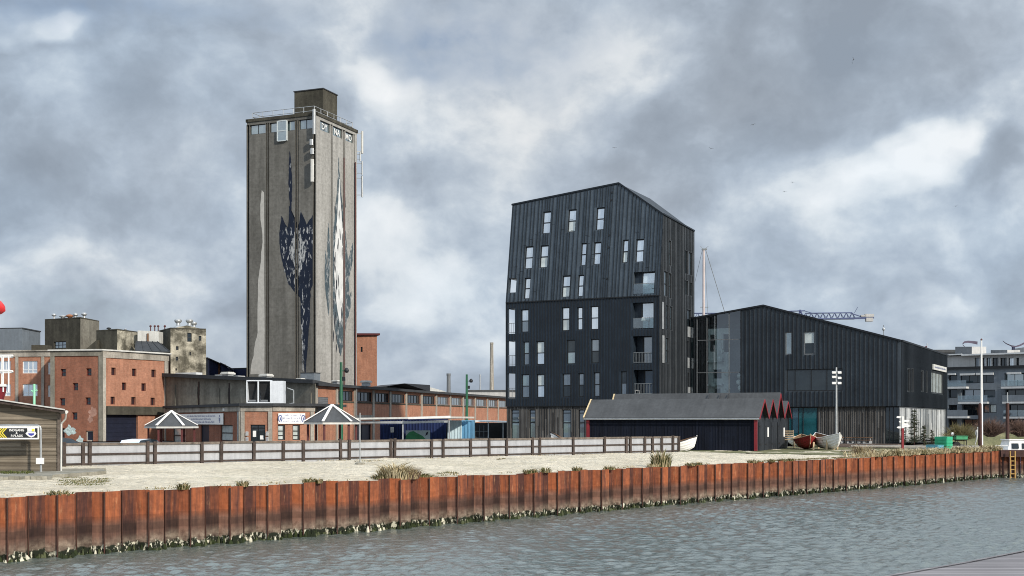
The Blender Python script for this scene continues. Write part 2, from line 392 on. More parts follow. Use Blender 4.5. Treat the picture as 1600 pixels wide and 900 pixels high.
# ---------------------------------------------------------------- the materials of this place
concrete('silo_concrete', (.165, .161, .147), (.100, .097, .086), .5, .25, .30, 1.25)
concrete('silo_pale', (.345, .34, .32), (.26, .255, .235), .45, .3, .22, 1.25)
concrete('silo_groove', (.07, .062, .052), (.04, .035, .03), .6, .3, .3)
concrete('pale_concrete', (.40, .375, .33), (.24, .22, .185), .6, .5, .35)
concrete('grey_concrete', (.225, .215, .18), (.13, .12, .10), .6, .35, .3)
concrete('dark_concrete', (.085, .08, .062), (.045, .042, .034), .7, .35, .35)
concrete('worn_concrete', (.50, .47, .38), (.075, .070, .052), .9, .55, .45)
concrete('ledge_concrete', (.34, .32, .27), (.18, .17, .13), .7, .9, .2)
plain('plaster_patch', (.42, .41, .38), .9, .12, 2)
brick('brick_red', (.270, .088, .048), (.205, .062, .035), (.20, .155, .12), .16)
brick('brick_light', (.41, .165, .098), (.325, .122, .070), (.32, .24, .18), .14)
brick('brick_dark', (.24, .075, .045), (.17, .05, .032), (.2, .15, .12))
plain('roof_felt', (.035, .038, .042), .85, .25, .8)
plain('roof_grey', (.062, .066, .070), .8, .2, .7, .12)
plain('roof_strip', (.55, .57, .58), .6, .12, 1)
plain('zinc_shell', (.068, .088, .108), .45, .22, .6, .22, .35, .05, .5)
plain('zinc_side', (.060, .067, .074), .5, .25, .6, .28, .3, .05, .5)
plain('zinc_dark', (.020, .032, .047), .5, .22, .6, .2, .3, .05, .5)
plain('zinc_seam', (.015, .021, .028), .5, .2, .6, .1, .3, .05)
plain('wing_clad', (.045, .058, .072), .55, .2, .5, .18, .2, .05)
plain('wing_rib', (.010, .013, .018), .55, .2, .5, .1, .2, .05)
plain('frame_dark', (.012, .014, .017), .5, .15, 2, bmp=0)
plain('frame_grey', (.14, .15, .16), .5, .15, 2, bmp=0)
plain('frame_white', (.7, .71, .7), .5, .1, 2, bmp=0)
plain('rail_grey', (.22, .24, .25), .45, .15, 2, metal=.4, bmp=0)
plain('rail_pale', (.5, .55, .56), .5, .15, 2, bmp=0)
plain('galvanised', (.42, .44, .45), .45, .18, 2, .15, .5, .05)
plain('white_paint', (.78, .78, .76), .5, .08, 1.5, .08, bmp=.05)
plain('off_white', (.55, .55, .52), .6, .1, 1.5, .12, bmp=.05)
plain('red_paint', (.21, .018, .026), .5, .15, 2, .1, bmp=.05)
plain('dark_red', (.085, .016, .016), .6, .2, 2, .1)
plain('gullred', (.75, .035, .035), .45, .1, 1)
plain('blue_dark', (.012, .018, .055), .55, .25, 1, .15)
plain('navy_door', (.010, .013, .028), .5, .25, .8, .1)
plain('cyan_pale', (.50, .66, .74), .5, .12, 1, .15)
plain('cyan_blue', (.14, .36, .58), .5, .12, 1, .15)
plain('green_paint', (.05, .30, .14), .5, .2, 1.5, .15)
plain('green_crate', (.035, .40, .22), .5, .15, 1.5, .15)
plain('pole_green', (.020, .105, .055), .5, .2, 2, .1)
plain('pale_green', (.28, .62, .42), .5, .15, 2)
plain('teal_box', (.10, .33, .42), .6, .25, 2, .15)
plain('crane_blue', (.06, .08, .17), .5, .15, .5)
plain('timber_pole', (.07, .035, .03), .85, .3, 2, .2)
plain('fence_wood', (.060, .046, .040), .9, .4, 2.5, .25)
plain('fence_wood_pale', (.15, .125, .105), .9, .4, 2.5, .2)
plain('fence_panel', (.37, .385, .41), .55, .09, 1.2, .14)
plain('wood_pale', (.50, .38, .24), .8, .2, 2)
plain('wood_brown', (.16, .09, .05), .8, .3, 2)
plain('hull_red', (.24, .018, .018), .45, .2, 1.5, .1)
plain('hull_white', (.80, .80, .78), .4, .08, 1.5, .1, bmp=.05)
plain('hull_blue', (.02, .035, .10), .35, .2, 1.5)
plain('black_paint', (.012, .012, .014), .5, .2, 2)
plain('sign_black', (.022, .024, .028), .5, .1, 1, bmp=0)
plain('sign_white', (.82, .82, .80), .45, .05, 1, bmp=0)
plain('sign_yellow', (.80, .66, .06), .45, .06, 1, bmp=0)
plain('sign_blue', (.05, .06, .35), .45, .06, 1, bmp=0)
plain('sign_text', (.10, .13, .28), .5, .2, 3, bmp=0)
plain('car_white', (.76, .77, .78), .2, .04, 1, bmp=0, spec=.6)
plain('car_dark', (.02, .022, .026), .2, .1, 1, bmp=0, spec=.6)
plain('rubber', (.015, .015, .016), .8, .1, 2, bmp=0)
plain('ac_white', (.66, .70, .74), .45, .08, 1, .1)
plain('ac_dark', (.02, .022, .024), .7, .3, 1.5)
plain('reddish_pipe', (.10, .04, .04), .6, .2, 2)
plain('rust_cap', (.28, .12, .06), .8, .4, 4)
plain('apartment_grey', (.15, .175, .20), .7, .12, .5, .1)
plain('apartment_pale', (.42, .42, .41), .7, .1, .4, .12)
plain('slab_pale', (.52, .53, .53), .7, .1, .8, .1)
plain('curtain', (.55, .57, .55), .9, .2, 2.5, .2, bmp=0)
plain('skin', (.45, .28, .2), .6, .1, 3, bmp=0)
plain('cloth_pale', (.55, .56, .56), .9, .15, 4, bmp=0)
plain('gull', (.30, .31, .33), .8, .15, 4, bmp=0)
plain('asphalt_gravel', (.13, .125, .115), .95, .25, .5)
plain('cloth_flag', (.10, .085, .12), .9, .15, 3, bmp=0)
plain('tubing', (.30, .30, .30), .4, .1, 3, metal=.5, bmp=0)
plain('lamp_globe', (.75, .78, .76), .5, .06, 4, bmp=0)
plain('interior_white', (.84, .85, .84), .8, .1, .6, bmp=0)
plain('interior_dark', (.10, .15, .155), .8, .3, .6, bmp=0)
plain('graffiti', (.38, .47, .47), .8, .4, 5, bmp=0)
plain('roof_ochre', (.62, .50, .30), .8, .2, 3)
planks('shed_wood', (.10, .082, .060), (.29, .25, .195), .17, False, .6)
planks('wood_clad', (.040, .038, .037), (.165, .160, .152), .16, True, .6)
planks('boat_shed_wood', (.005, .007, .014), (.010, .014, .027), .17, True, .5, .95)
planks('boat_shed_door', (.016, .020, .026), (.032, .038, .046), .2, True, .5, .6)
planks('deck_wood', (.17, .16, .165), (.27, .255, .26), .145, False, .7)
planks('terrace_wood', (.10, .075, .06), (.19, .15, .13), .15, False, .5)
planks('container_navy', (.008, .014, .05), (.016, .03, .10), .28, True, .6)
planks('container_pale', (.50, .66, .74), (.56, .71, .78), .26, True, .35)
planks('container_blue', (.10, .26, .42), (.13, .30, .47), .26, True, .25)
planks('birch_reflection_glass', (.10, .115, .12), (.68, .70, .69), .30, True, .5, .25)  # pale stripes paint birch reflections onto the side windows
glass('glass_sky', (.36, .42, .46), .62)  # sky reflection is partly painted into this pale base tint
glass('glass_dark', (.012, .018, .022), .03)
glass('glass_mid', (.05, .07, .085), .22)
glass('glass_blind', (.50, .55, .53), .15)
glass('glass_green', (.10, .16, .15), .30)
glass('glass_blue', (.05, .12, .17), .38)
glass('glass_pale', (.46, .55, .58), .48)
glass('glass_navy', (.02, .05, .09), .06)
glass('glass_teal', (.02, .10, .12), .16)
glass('glass_silo', (.10, .14, .14), .35)
clearglass('curtain_glass', (.84, .95, .95), .14)
clearglass('balustrade_glass', (.66, .74, .75), .12)
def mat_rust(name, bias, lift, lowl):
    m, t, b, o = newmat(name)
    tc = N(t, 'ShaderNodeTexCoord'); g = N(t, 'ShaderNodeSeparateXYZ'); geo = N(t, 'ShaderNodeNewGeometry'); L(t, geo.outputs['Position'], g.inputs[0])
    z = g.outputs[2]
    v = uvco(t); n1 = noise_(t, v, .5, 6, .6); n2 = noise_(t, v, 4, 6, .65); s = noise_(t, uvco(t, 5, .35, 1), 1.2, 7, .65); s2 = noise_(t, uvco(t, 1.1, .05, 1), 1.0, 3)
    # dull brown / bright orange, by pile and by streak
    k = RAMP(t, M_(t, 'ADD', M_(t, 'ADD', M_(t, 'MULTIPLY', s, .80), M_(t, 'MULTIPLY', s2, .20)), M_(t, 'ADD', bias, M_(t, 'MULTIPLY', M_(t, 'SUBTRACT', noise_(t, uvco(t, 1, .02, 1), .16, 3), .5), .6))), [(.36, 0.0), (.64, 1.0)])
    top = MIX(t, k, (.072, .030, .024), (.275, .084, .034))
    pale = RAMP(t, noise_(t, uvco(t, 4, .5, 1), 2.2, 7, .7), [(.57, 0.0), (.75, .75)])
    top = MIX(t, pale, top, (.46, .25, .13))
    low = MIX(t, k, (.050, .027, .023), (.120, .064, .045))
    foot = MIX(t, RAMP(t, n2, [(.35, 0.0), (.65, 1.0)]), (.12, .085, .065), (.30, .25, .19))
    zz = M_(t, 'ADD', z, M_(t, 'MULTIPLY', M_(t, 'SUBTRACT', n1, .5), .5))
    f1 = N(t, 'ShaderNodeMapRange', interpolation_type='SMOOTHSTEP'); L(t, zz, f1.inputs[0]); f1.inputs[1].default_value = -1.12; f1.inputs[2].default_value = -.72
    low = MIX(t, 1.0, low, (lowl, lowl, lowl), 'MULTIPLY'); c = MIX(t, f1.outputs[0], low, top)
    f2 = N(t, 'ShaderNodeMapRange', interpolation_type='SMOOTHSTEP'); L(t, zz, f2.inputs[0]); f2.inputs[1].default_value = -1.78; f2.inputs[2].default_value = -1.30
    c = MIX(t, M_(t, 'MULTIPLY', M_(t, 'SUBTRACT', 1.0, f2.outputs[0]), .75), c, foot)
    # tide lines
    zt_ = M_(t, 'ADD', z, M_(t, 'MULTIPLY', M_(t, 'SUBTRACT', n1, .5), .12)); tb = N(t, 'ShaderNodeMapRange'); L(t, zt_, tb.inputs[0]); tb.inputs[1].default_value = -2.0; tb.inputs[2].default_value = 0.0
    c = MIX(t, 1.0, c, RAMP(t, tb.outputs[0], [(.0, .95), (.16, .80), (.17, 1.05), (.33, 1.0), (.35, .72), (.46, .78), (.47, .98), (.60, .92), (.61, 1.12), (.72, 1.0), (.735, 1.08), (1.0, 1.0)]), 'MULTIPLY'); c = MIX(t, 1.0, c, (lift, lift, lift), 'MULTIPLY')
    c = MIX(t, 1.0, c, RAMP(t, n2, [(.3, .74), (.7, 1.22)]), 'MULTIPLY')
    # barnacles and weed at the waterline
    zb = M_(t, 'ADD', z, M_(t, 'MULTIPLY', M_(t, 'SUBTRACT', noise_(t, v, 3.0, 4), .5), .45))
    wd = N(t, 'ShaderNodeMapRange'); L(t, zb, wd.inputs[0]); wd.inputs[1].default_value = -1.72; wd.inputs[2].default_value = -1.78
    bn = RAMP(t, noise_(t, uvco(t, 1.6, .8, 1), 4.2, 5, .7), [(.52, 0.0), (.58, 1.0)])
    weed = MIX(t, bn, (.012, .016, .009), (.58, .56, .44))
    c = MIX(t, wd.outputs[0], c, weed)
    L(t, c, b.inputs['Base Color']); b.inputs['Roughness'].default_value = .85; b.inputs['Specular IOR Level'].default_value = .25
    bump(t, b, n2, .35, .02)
mat_rust('sheet_rust', .04, 1.05, .95); mat_rust('sheet_rust_pan', -.10, .85, .8); mat_rust('sheet_rust_sunlit_web', .05, 1.25, 1.7)  # web: sunlit paleness of the slanted faces is mixed into its rust
def mat_sand():
    m, t, b, o = newmat('sand_pale')
    tc = N(t, 'ShaderNodeTexCoord'); v = tc.outputs['Object']
    n = noise_(t, v, .22, 6, .6); n2 = noise_(t, v, 2.6, 6, .6); n3 = noise_(t, v, 14, 4)
    c = MIX(t, RAMP(t, n, [(.35, 0.0), (.65, 1.0)]), (.58, .515, .395), (.73, .66, .525))
    c = MIX(t, 1.0, c, RAMP(t, n2, [(.30, .72), (.58, 1.06)]), 'MULTIPLY')
    gk = RAMP(t, M_(t, 'ADD', M_(t, 'MULTIPLY', noise_(t, v, .35, 5, .7), .6), M_(t, 'MULTIPLY', n2, .4)), [(.555, 0.0), (.66, .6)])
    c = MIX(t, gk, c, (.25, .25, .13))
    L(t, c, b.inputs['Base Color']); b.inputs['Roughness'].default_value = .95; b.inputs['Specular IOR Level'].default_value = .15
    bump(t, b, M_(t, 'ADD', n2, M_(t, 'MULTIPLY', n3, .4)), 1.0, .22)
mat_sand()
def mat_lawn():
    m, t, b, o = newmat('lawn')
    tc = N(t, 'ShaderNodeTexCoord'); v = tc.outputs['Object']; n = noise_(t, v, .4, 6, .6); n2 = noise_(t, v, 5, 5)
    c = MIX(t, RAMP(t, n, [(.35, 0.0), (.65, 1.0)]), (.075, .085, .030), (.19, .175, .085))
    c = MIX(t, 1.0, c, RAMP(t, n2, [(.3, .7), (.7, 1.25)]), 'MULTIPLY'); L(t, c, b.inputs['Base Color']); b.inputs['Roughness'].default_value = .95
    bump(t, b, n2, .8, .08)
mat_lawn()
def blade(name, c1, c2):
    m, t, b, o = newmat(name)
    oi = N(t, 'ShaderNodeNewGeometry'); c = MIX(t, oi.outputs['Random Per Island'], c1, c2); L(t, c, b.inputs['Base Color']); b.inputs['Roughness'].default_value = .8; b.inputs['Specular IOR Level'].default_value = .2
blade('blade_dry', (.30, .23, .13), (.52, .44, .28)); blade('blade_straw', (.42, .36, .22), (.62, .55, .38)); blade('blade_green', (.035, .050, .014), (.13, .14, .045))
blade('blade_olive', (.10, .095, .04), (.28, .24, .13)); blade('twig_brown', (.10, .06, .05), (.22, .15, .12)); blade('needle_dark', (.018, .024, .014), (.06, .07, .04)); blade('weed_dark', (.010, .014, .007), (.03, .042, .014))
def mat_water():
    m, t, b, o = newmat('harbour_water')
    b.inputs['Base Color'].default_value = (.105, .126, .114, 1); b.inputs['Roughness'].default_value = .17; b.inputs['IOR'].default_value = 1.9
    tc = N(t, 'ShaderNodeTexCoord'); n = noise_(t, tc.outputs['Object'], 2.6, 5, .6); bump(t, b, n, .65, .12)
mat_water()
# ---------------------------------------------------------------- ground, sand, water
Q0 = Vector((-15.9, 37.7, 0)); QD = Vector((.6885, .7252, 0)).normalized(); QN = Vector((-QD.y, QD.x, 0))
def quay(s, t, z=0): p = Q0+QD*s+QN*t; return Vector((p.x, p.y, z))
WATER = -2.02
BANK_Y = 152
def setting():
    g = MB()
    far = 5000
    A = quay(-400, 1.0); B = quay(79, 1.0); C = (54.5, BANK_Y, 0)
    z = -.10
    g.face([(A.x, A.y, z), (B.x, B.y, z), (C[0], C[1], z), (C[0], far, z), (-far, far, z), (-far, A.y, z)])
    g.face([(C[0], C[1], z), (far, C[1], z), (far, far, z), (C[0], far, z)])
    # earth face under the inlet edge and the far bank
    g.face([(B.x, B.y, z), (B.x, B.y, -4), (C[0], C[1], -4), (C[0], C[1], z)])
    g.face([(C[0], C[1], z), (C[0], C[1], -4), (far, C[1], -4), (far, C[1], z)])
    kind(g.build('ground', 'asphalt_gravel'), 'structure')
    # sand: an uneven sheet between the sheet piles and the fence
    rows = []
    for i in range(0, 690):
        s = -30+i*.16; r = []
        q_ = (s+24) % 1.62; dep = 0 if q_ < .52 else (.40*(q_-.52)/.26 if q_ < .78 else (.40 if q_ < 1.36 else .40*(1.62-q_)/.26))
        for j in range(0, 98):
            tt = dep+.03 if j == 0 else .45+j*.25
            p = quay(s, tt); h = noise.fractal(Vector((p.x*.33, p.y*.33, 0)), .9, 2, 4)*.085+noise.noise(Vector((p.x*1.6, p.y*1.6, 5)))*.035+noise.noise(Vector((p.x*3.4, p.y*3.4, 2)))*.028
            edge = min(1, max(0, tt-.4)/1.4)
            r.append((p.x, p.y, -.04+.05*edge+h*edge+ (.02 if tt > 2 else 0)))
        rows.append(r)
    sd_ = MB(); sd_.grid(rows, flip=True); kind(sd_.build('sand', 'sand_pale'), 'structure')
    # lawn round the wing building and the quay end, the bank over the inlet
    lw = MB(); rows = []
    for i in range(0, 40):
        s = 58+i*.55; rows.append([tuple(quay(s, .18+j*.8, .07+.05*noise.noise(Vector((s, j, 0))))) for j in range(0, 30)])
    lw.grid(rows, flip=True); kind(lw.build('lawn', 'lawn'), 'structure')
    bk = MB(); rows = []
    for i in range(0, 50):
        x = 48+i*4; rows.append([(x, BANK_Y-6+j*2.2, [-2.3, -1.1, -.2, .7, 1.0, 1.1][j]+.12*noise.noise(Vector((x, j*3, 1)))) for j in range(6)])
    bk.grid(rows, flip=True); kind(bk.build('river_bank', 'lawn'), 'structure')
    # water: real ripples near the view, a plain sheet beyond
    w = MB(); w.face([(-far, -300, WATER-.06), (far, -300, WATER-.06), (far, far, WATER-.06), (-far, far, WATER-.06)])
    kind(w.build('water', 'harbour_water'), 'structure')
def ripples():
    rnd = random.Random(4)
    waves = []
    for i in range(60):
        lam = .22*(1.08**(i % 20))*(rnd.uniform(.85, 1.15)); a = rnd.gauss(R(95), .8); waves.append((math.cos(a)*2*math.pi/lam, math.sin(a)*2*math.pi/lam, rnd.uniform(0, 6.3), .0105*lam**.9))
    import numpy as np
    rows_y = []; y = 17.0
    while y < 150: rows_y.append(y); y += .075+max(0, (y-22))*.0036
    nx = 640
    fx = np.linspace(-.50, .50, nx)
    ys = np.array(rows_y)[:, None]; X = fx[None, :]*(ys*1.04+2); Y = np.repeat(ys, nx, 1)
    Z = np.zeros_like(X)
    dy = np.gradient(np.array(rows_y))[:, None]; dx = (1.0/nx)*(ys*1.04+2)
    for kx, ky, ph, am in waves:
        samp = np.maximum(np.abs(kx)*dx, np.abs(ky)*dy)       # drop waves the mesh cannot carry
        fade = np.clip((2.4-samp)/1.0, 0, 1)
        s = np.sin(kx*X+ky*Y+ph)
        Z += am*fade*(s+.35*(s*s))
    # cat's paws: rougher and calmer patches
    G_ = .5+.5*np.sin(X*.09+1.3+.6*np.sin(Y*.05))*np.sin(Y*.11+.7*np.sin(X*.07))
    Z *= .42+.85*G_
    Z += WATER-Z.mean()
    vs = np.stack([X, Y, Z], -1).reshape(-1, 3); n = len(rows_y)
    idx = np.arange(n*nx).reshape(n, nx)
    f = np.stack([idx[:-1, :-1], idx[:-1, 1:], idx[1:, 1:], idx[1:, :-1]], -1).reshape(-1, 4)
    # leave the land out
    c = vs[f].mean(1); q = (c[:, 0]-Q0.x)*QN.x+(c[:, 1]-Q0.y)*QN.y
    f = f[q < .8]
    me = bpy.data.meshes.new('water_ripples'); me.vertices.add(len(vs)); me.vertices.foreach_set('co', vs.ravel())
    me.loops.add(f.size); me.loops.foreach_set('vertex_index', f.ravel().astype(np.int32)); me.polygons.add(len(f))
    me.polygons.foreach_set('loop_start', np.arange(0, f.size, 4, dtype=np.int32)); me.polygons.foreach_set('use_smooth', np.ones(len(f), dtype=bool))
    me.update(calc_edges=True); me.validate(); me.materials.append(MATS['harbour_water'])
    o = bpy.data.objects.new('water_surface', me); COL.objects.link(o); kind(o, 'structure')
setting(); ripples()
# ---------------------------------------------------------------- sheet pile quay
def sheet_piles():
    mb = MB(); rnd = random.Random(3)
    per = [(0, 0), (.52, 0), (.78, .40), (1.36, .40), (1.62, 0)]
    s = -24.0
    while s < 79:
        h1, h2 = rnd.uniform(-.035, .05), rnd.uniform(-.035, .05); sc_ = 1.62; bend = rnd.uniform(-.035, .035)
        pts = per
        for i, ((a, da), (b, db)) in enumerate(zip(pts, pts[1:])):
            h = h1 if i < 2 else h2
            p, q = quay(s+a, da), quay(s+b, db); p0, q0 = quay(s+a, da+bend*(.2 < a < 1.5)), quay(s+b, db+bend*(.2 < b < 1.5))
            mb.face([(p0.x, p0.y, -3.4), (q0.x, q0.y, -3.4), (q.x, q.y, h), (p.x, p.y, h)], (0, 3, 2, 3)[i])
            p2, q2 = quay(s+a, da+.022), quay(s+b, db+.022)
            mb.face([(p.x, p.y, h), (q.x, q.y, h), (q2.x, q2.y, h), (p2.x, p2.y, h)])
            mb.face([(q2.x, q2.y, -3.0), (p2.x, p2.y, -3.0), (p2.x, p2.y, h), (q2.x, q2.y, h)])
        # interlocks
        for a, da, rr in ((-.04, .03, .030), (.80, .40, .018)):
            p = quay(s+a, da-.03); mb.tube((p.x, p.y, -3.2), (p.x, p.y, min(h1, h2)-.01), rr, rr, 6, 1)
        s += sc_
    plain('pile_joint', (.055, .025, .018), .9, .3, 3)
    o = mb.build('sheet_pile_wall', ['sheet_rust', 'pile_joint', 'sheet_rust_pan', 'sheet_rust_sunlit_web'], None)
    tag(o, 'rusty orange steel sheet pile wall along the harbour edge', 'quay wall')
    # weed and shells hanging at the waterline
    wb = MB(); rnd = random.Random(8); s = -22.0
    while s < 79:
        q = (s+24) % 1.62
        dep = 0 if q < .52 else (.40*(q-.52)/.26 if q < .78 else (.40 if q < 1.36 else .40*(1.62-q)/.26))
        p = quay(s, dep-.05)
        r = rnd.uniform(.04, .10); hh = rnd.uniform(.08, .30); k = rnd.random()
        cl = noise.noise(Vector((s*.55, 3, 1))); mi = 0 if k < .74 or (s > 40 and k > .80) else (1 if k < .74+max(.015, .12*(cl+.2)) else 2); hh *= 1+.6*noise.noise(Vector((s*.8, 0, 7)))
        zb = WATER-.08
        ring = []
        for zz, rr in ((zb, r), (zb+hh*.5, r*rnd.uniform(.8, 1.2)), (zb+hh, r*.35)):
            ring.append([(p.x+rr*math.cos(a*1.2566+k)*rnd.uniform(.7, 1.2), p.y+rr*math.sin(a*1.2566+k)*rnd.uniform(.7, 1.2), zz+rnd.uniform(-.03, .03)) for a in range(5)])
        wb.grid(ring, mi, False, True); wb.face(ring[-1], mi)
        s += rnd.uniform(.045, .11)*(1 if s < 40 else 1.5)
    w = wb.build('seaweed', ['weed_dark', 'shells', 'weed_olive']); kind(w, 'stuff'); w['label'] = 'dark weed and pale shells crusted along the waterline of the piles'
plain('shells', (.56, .54, .43), .8, .3, 6); plain('weed_olive', (.06, .07, .03), .8, .4, 6)
sheet_piles()
# ---------------------------------------------------------------- silo tower with the mural
SC = Vector((-25.77, 160, 0)); SL = Vector((-.9262, .377, 0)).normalized(); SR = Vector((.377, .9262, 0)).normalized()
def silo():
    t = thing('silo_tower', 'tall grey concrete silo tower with dark and pale mural and a rooftop block', 'silo', SC)
    W, H, ZB = 10.8, 42.6, 0
    pL = Plane(SC+SL*W, -SL); pR = Plane(SC, SR)
    def face(pl, bays, grooves, glassy):
        mb = MB(); gb = MB()
        top = .35
        facade(mb, pl, rectpoly(0, 0, W, H), [(a, -.0, b, H-top, .55) for a, b in grooves]+[(a+.06, 40.9, b-.06, 42.2, .3) for a, b in bays])
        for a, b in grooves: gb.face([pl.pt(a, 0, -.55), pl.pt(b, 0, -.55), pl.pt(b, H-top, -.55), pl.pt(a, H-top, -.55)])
        return mb, gb
    def fx(pl, *xs): return [pl.px(x, 400)[0] for x in xs]
    a = fx(pL, 389.5, 415.5, 420.5, 461, 466.5, 489)
    b = fx(pR, 500, 517, 520, 536, 539.5, 553)
    baysL = [(a[0], a[1]), (a[2], a[3]), (a[4], a[5])]; baysR = [(b[0], b[1]), (b[2], b[3]), (b[4], b[5])]
    grL = [(a[0]-.45, a[0]), (a[1], a[1]+.24), (a[2]-.2, a[2]), (a[3], a[3]+.24), (a[4]-.2, a[4]), (a[5], a[5]+.3)]
    grR = [(b[1], b[2]), (b[3], b[4]), (b[5], b[5]+.3)]
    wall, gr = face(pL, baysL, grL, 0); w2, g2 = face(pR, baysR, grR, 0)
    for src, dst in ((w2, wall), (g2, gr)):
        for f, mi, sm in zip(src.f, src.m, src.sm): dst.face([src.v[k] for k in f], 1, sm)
    p0, p1, p2, p3 = SC, SC+SR*W, SC+SR*W+SL*W, SC+SL*W
    up = Vector((0, 0, H))
    wall.face([p1, p2, p2+up, p1+up]); wall.face([p2, p3, p3+up, p2+up]); wall.face([p0+up, p1+up, p2+up, p3+up])
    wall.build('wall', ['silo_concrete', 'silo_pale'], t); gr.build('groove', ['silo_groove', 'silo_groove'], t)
    cap = MB()
    for q, r in ((p0, p1), (p1, p2), (p2, p3), (p3, p0)):
        d = (r-q).normalized(); n = Vector((d.y, -d.x, 0)); cap.obox(q-d*.12+n*.12+up, d*(W+.24), -n*.4, (0, 0, .4))
    cap.build('parapet', 'dark_concrete', t)
    # window bands
    for pl, bays in ((pL, baysL), (pR, baysR)):
        for i, (u0, u1) in enumerate(bays):
            ww = (u1-u0); nm = max(2, round(ww/1.3))
            w = window(t, pl, (u0+.06, 40.9, u1-.06, 42.2), .26, 'frame_dark', 'glass_silo', .08, (), [k/nm for k in range(1, nm)])
            if pl is pR: text_(['DY', 'NA', 'MO'][i], pl, (u0+u1)/2, 41.52, 1.15, 'white_paint', w, 'lettering', -.17, 'CENTER', .01, .95)
    # glazed bay on the left face
    m0, n0 = pL.box4(435.5, 189.5, 448.5, 220.5)[:2], pL.box4(435.5, 189.5, 448.5, 220.5)[2:]
    bay = MB(); bay.obox(pL.pt(m0[0], m0[1], .02), pL.U*(n0[0]-m0[0]), pL.V*(n0[1]-m0[1]), pL.N*.22); gb = bay.build('bay_window', 'glass_silo', t)
    fr = MB(); q = (m0[0]-.05, m0[1], n0[0]+.05, n0[1]); vm = (q[1]+q[3])/2
    for uu in (q[0], q[2]): fr.obox(pL.pt(uu-.06, q[1], .02), pL.U*.12, pL.V*(q[3]-q[1]), pL.N*.28)
    for vv in (q[1], vm, q[3]): fr.obox(pL.pt(q[0]+.06, vv-.06, .02), pL.U*(q[2]-q[0]-.12), pL.V*.12, pL.N*.27)
    fr.build('frame', 'rail_pale', gb)
    # plaster strip on the left bay
    def outline(pl, pts): return [pl.px(x, y) for x, y in pts]
    def decal(pl, pts, bays, w, mat, name, parent):
        mb = MB(); poly = outline(pl, pts)
        # signed area, keep ccw
        ar = sum(p[0]*q_[1]-q_[0]*p[1] for p, q_ in zip(poly, poly[1:]+poly[:1]))
        if ar < 0: poly.reverse()
        bm = bmesh.new(); fvs = [bm.verts.new((p[0], p[1], 0)) for p in poly]; bm.faces.new(fvs); bmesh.ops.triangulate(bm, faces=bm.faces[:])
        tris = [[(v.co.x, v.co.y) for v in f.verts] for f in bm.faces]; bm.free()
        for tri in tris:
            for (u0, u1) in bays:
                c = clip(tri, rectpoly(u0+.02, 0, u1-.02, 38.5))
                if len(c) > 2: mb.face([pl.pt(*p, w) for p in c])
        return mb.build(name, mat, parent)
    rnd = random.Random(5)
    def rough(pts, k=1.2, n=3):
        out = []
        for p, q_ in zip(pts, pts[1:]+pts[:1]):
            for i in range(n):
                f = i/n; out.append((p[0]+(q_[0]-p[0])*f+rnd.uniform(-k, k)*.5, p[1]+(q_[1]-p[1])*f+rnd.uniform(-k, k)))
        return out
    decal(pL, rough([(409, 296), (412, 300), (414, 585), (391, 586), (397, 545), (402, 520), (404, 440), (410, 380), (407, 330)], 1.6, 4), baysL, .012, 'plaster_patch', 'plaster_patch', t)
    cover = [(a[0], a[1]), (a[1]+.24, a[3]), (a[3]+.24, a[5])]
    allL = [(a[0], a[1]), (a[1]+.24, a[2]-.2), (a[2], a[3]), (a[3]+.24, a[4]-.2), (a[4], a[5])]
    # a plain painted plume and a plain painted spindle stand in for the artwork
    def leaf(b_, t_, w, k=.5, n=9):
        d = Vector((t_[0]-b_[0], t_[1]-b_[1])); nn = Vector((-d.y, d.x)).normalized(); L1, L2 = [], []
        for i in range(n+1):
            f = i/n; h = w*.5*math.sin(math.pi*f**(.5 if k < .5 else 1.0 if k == .5 else 1.5))+.25; c = Vector(b_)+d*f; j = rnd.uniform(.9, 1.1)
            L1.append(tuple(c+nn*h*j)); L2.append(tuple(c-nn*h*j))
        return L1+L2[::-1]
    allR = [(b[0], b[1]), (b[2], b[3]), (b[4], b[5])]
    root = None; lay = .010
    for bb, tt, w, k in (((453, 236), (454.5, 336), 5, .5), ((440, 338), (462, 458), 26, .5), ((489, 336), (464, 450), 30, .5), ((452, 322), (477, 474), 46, .6), ((470, 330), (486, 440), 20, .5), ((477.5, 425), (477, 590), 15, .4)):
        o = decal(pL, rough(leaf(bb, tt, w, k), .8, 3), allL, lay, 'mural_dark', 'mural' if root is None else 'mural_leaf', t if root is None else root); lay += .003
        if root is None: root = o
    # pale brushed heart and many small pale brush strokes over the dark leaves
    decal(pL, rough(leaf((464, 356), (467, 428), 24), 1.6, 4), allL, .034, 'mural_pale', 'mural_highlight', root)
    for i in range(64):
        f = rnd.random(); x = 437+50*rnd.random(); y = 345+95*f
        if abs(x-465) < 11 and 360 < y < 420: continue
        if ((x-463)/27)**2+((y-388)/58)**2 > .85: continue
        decal(pL, leaf((x, y), (x+rnd.uniform(-2.5, 2.5), y+rnd.uniform(5, 11)), rnd.uniform(.7, 1.5), .5, 4), allL, .037, 'mural_pale', 'mural_stroke', root)
    for i in range(16): y = 450+i*8; decal(pL, leaf((473+rnd.uniform(-4, 4)*(1-i/20), y), (473.6+rnd.uniform(-1.5, 1.5), y+11), rnd.uniform(.8, 1.8), .5, 4), allL, .037, 'mural_pale', 'mural_stroke', root)
    r2 = decal(pR, rough(leaf((529, 246), (532, 556), 30, .6, 16), .6, 2), allR, .010, 'mural_grey', 'mural', t)
    for bb, tt, w in (((508.5, 392), (513.5, 494), 6), ((513, 348), (514, 440), 4), ((551, 380), (543, 440), 6), ((549, 455), (541, 505), 5)): decal(pR, rough(leaf(bb, tt, w), .6, 2), allR, .014, 'mural_grey', 'mural_leaf', r2)
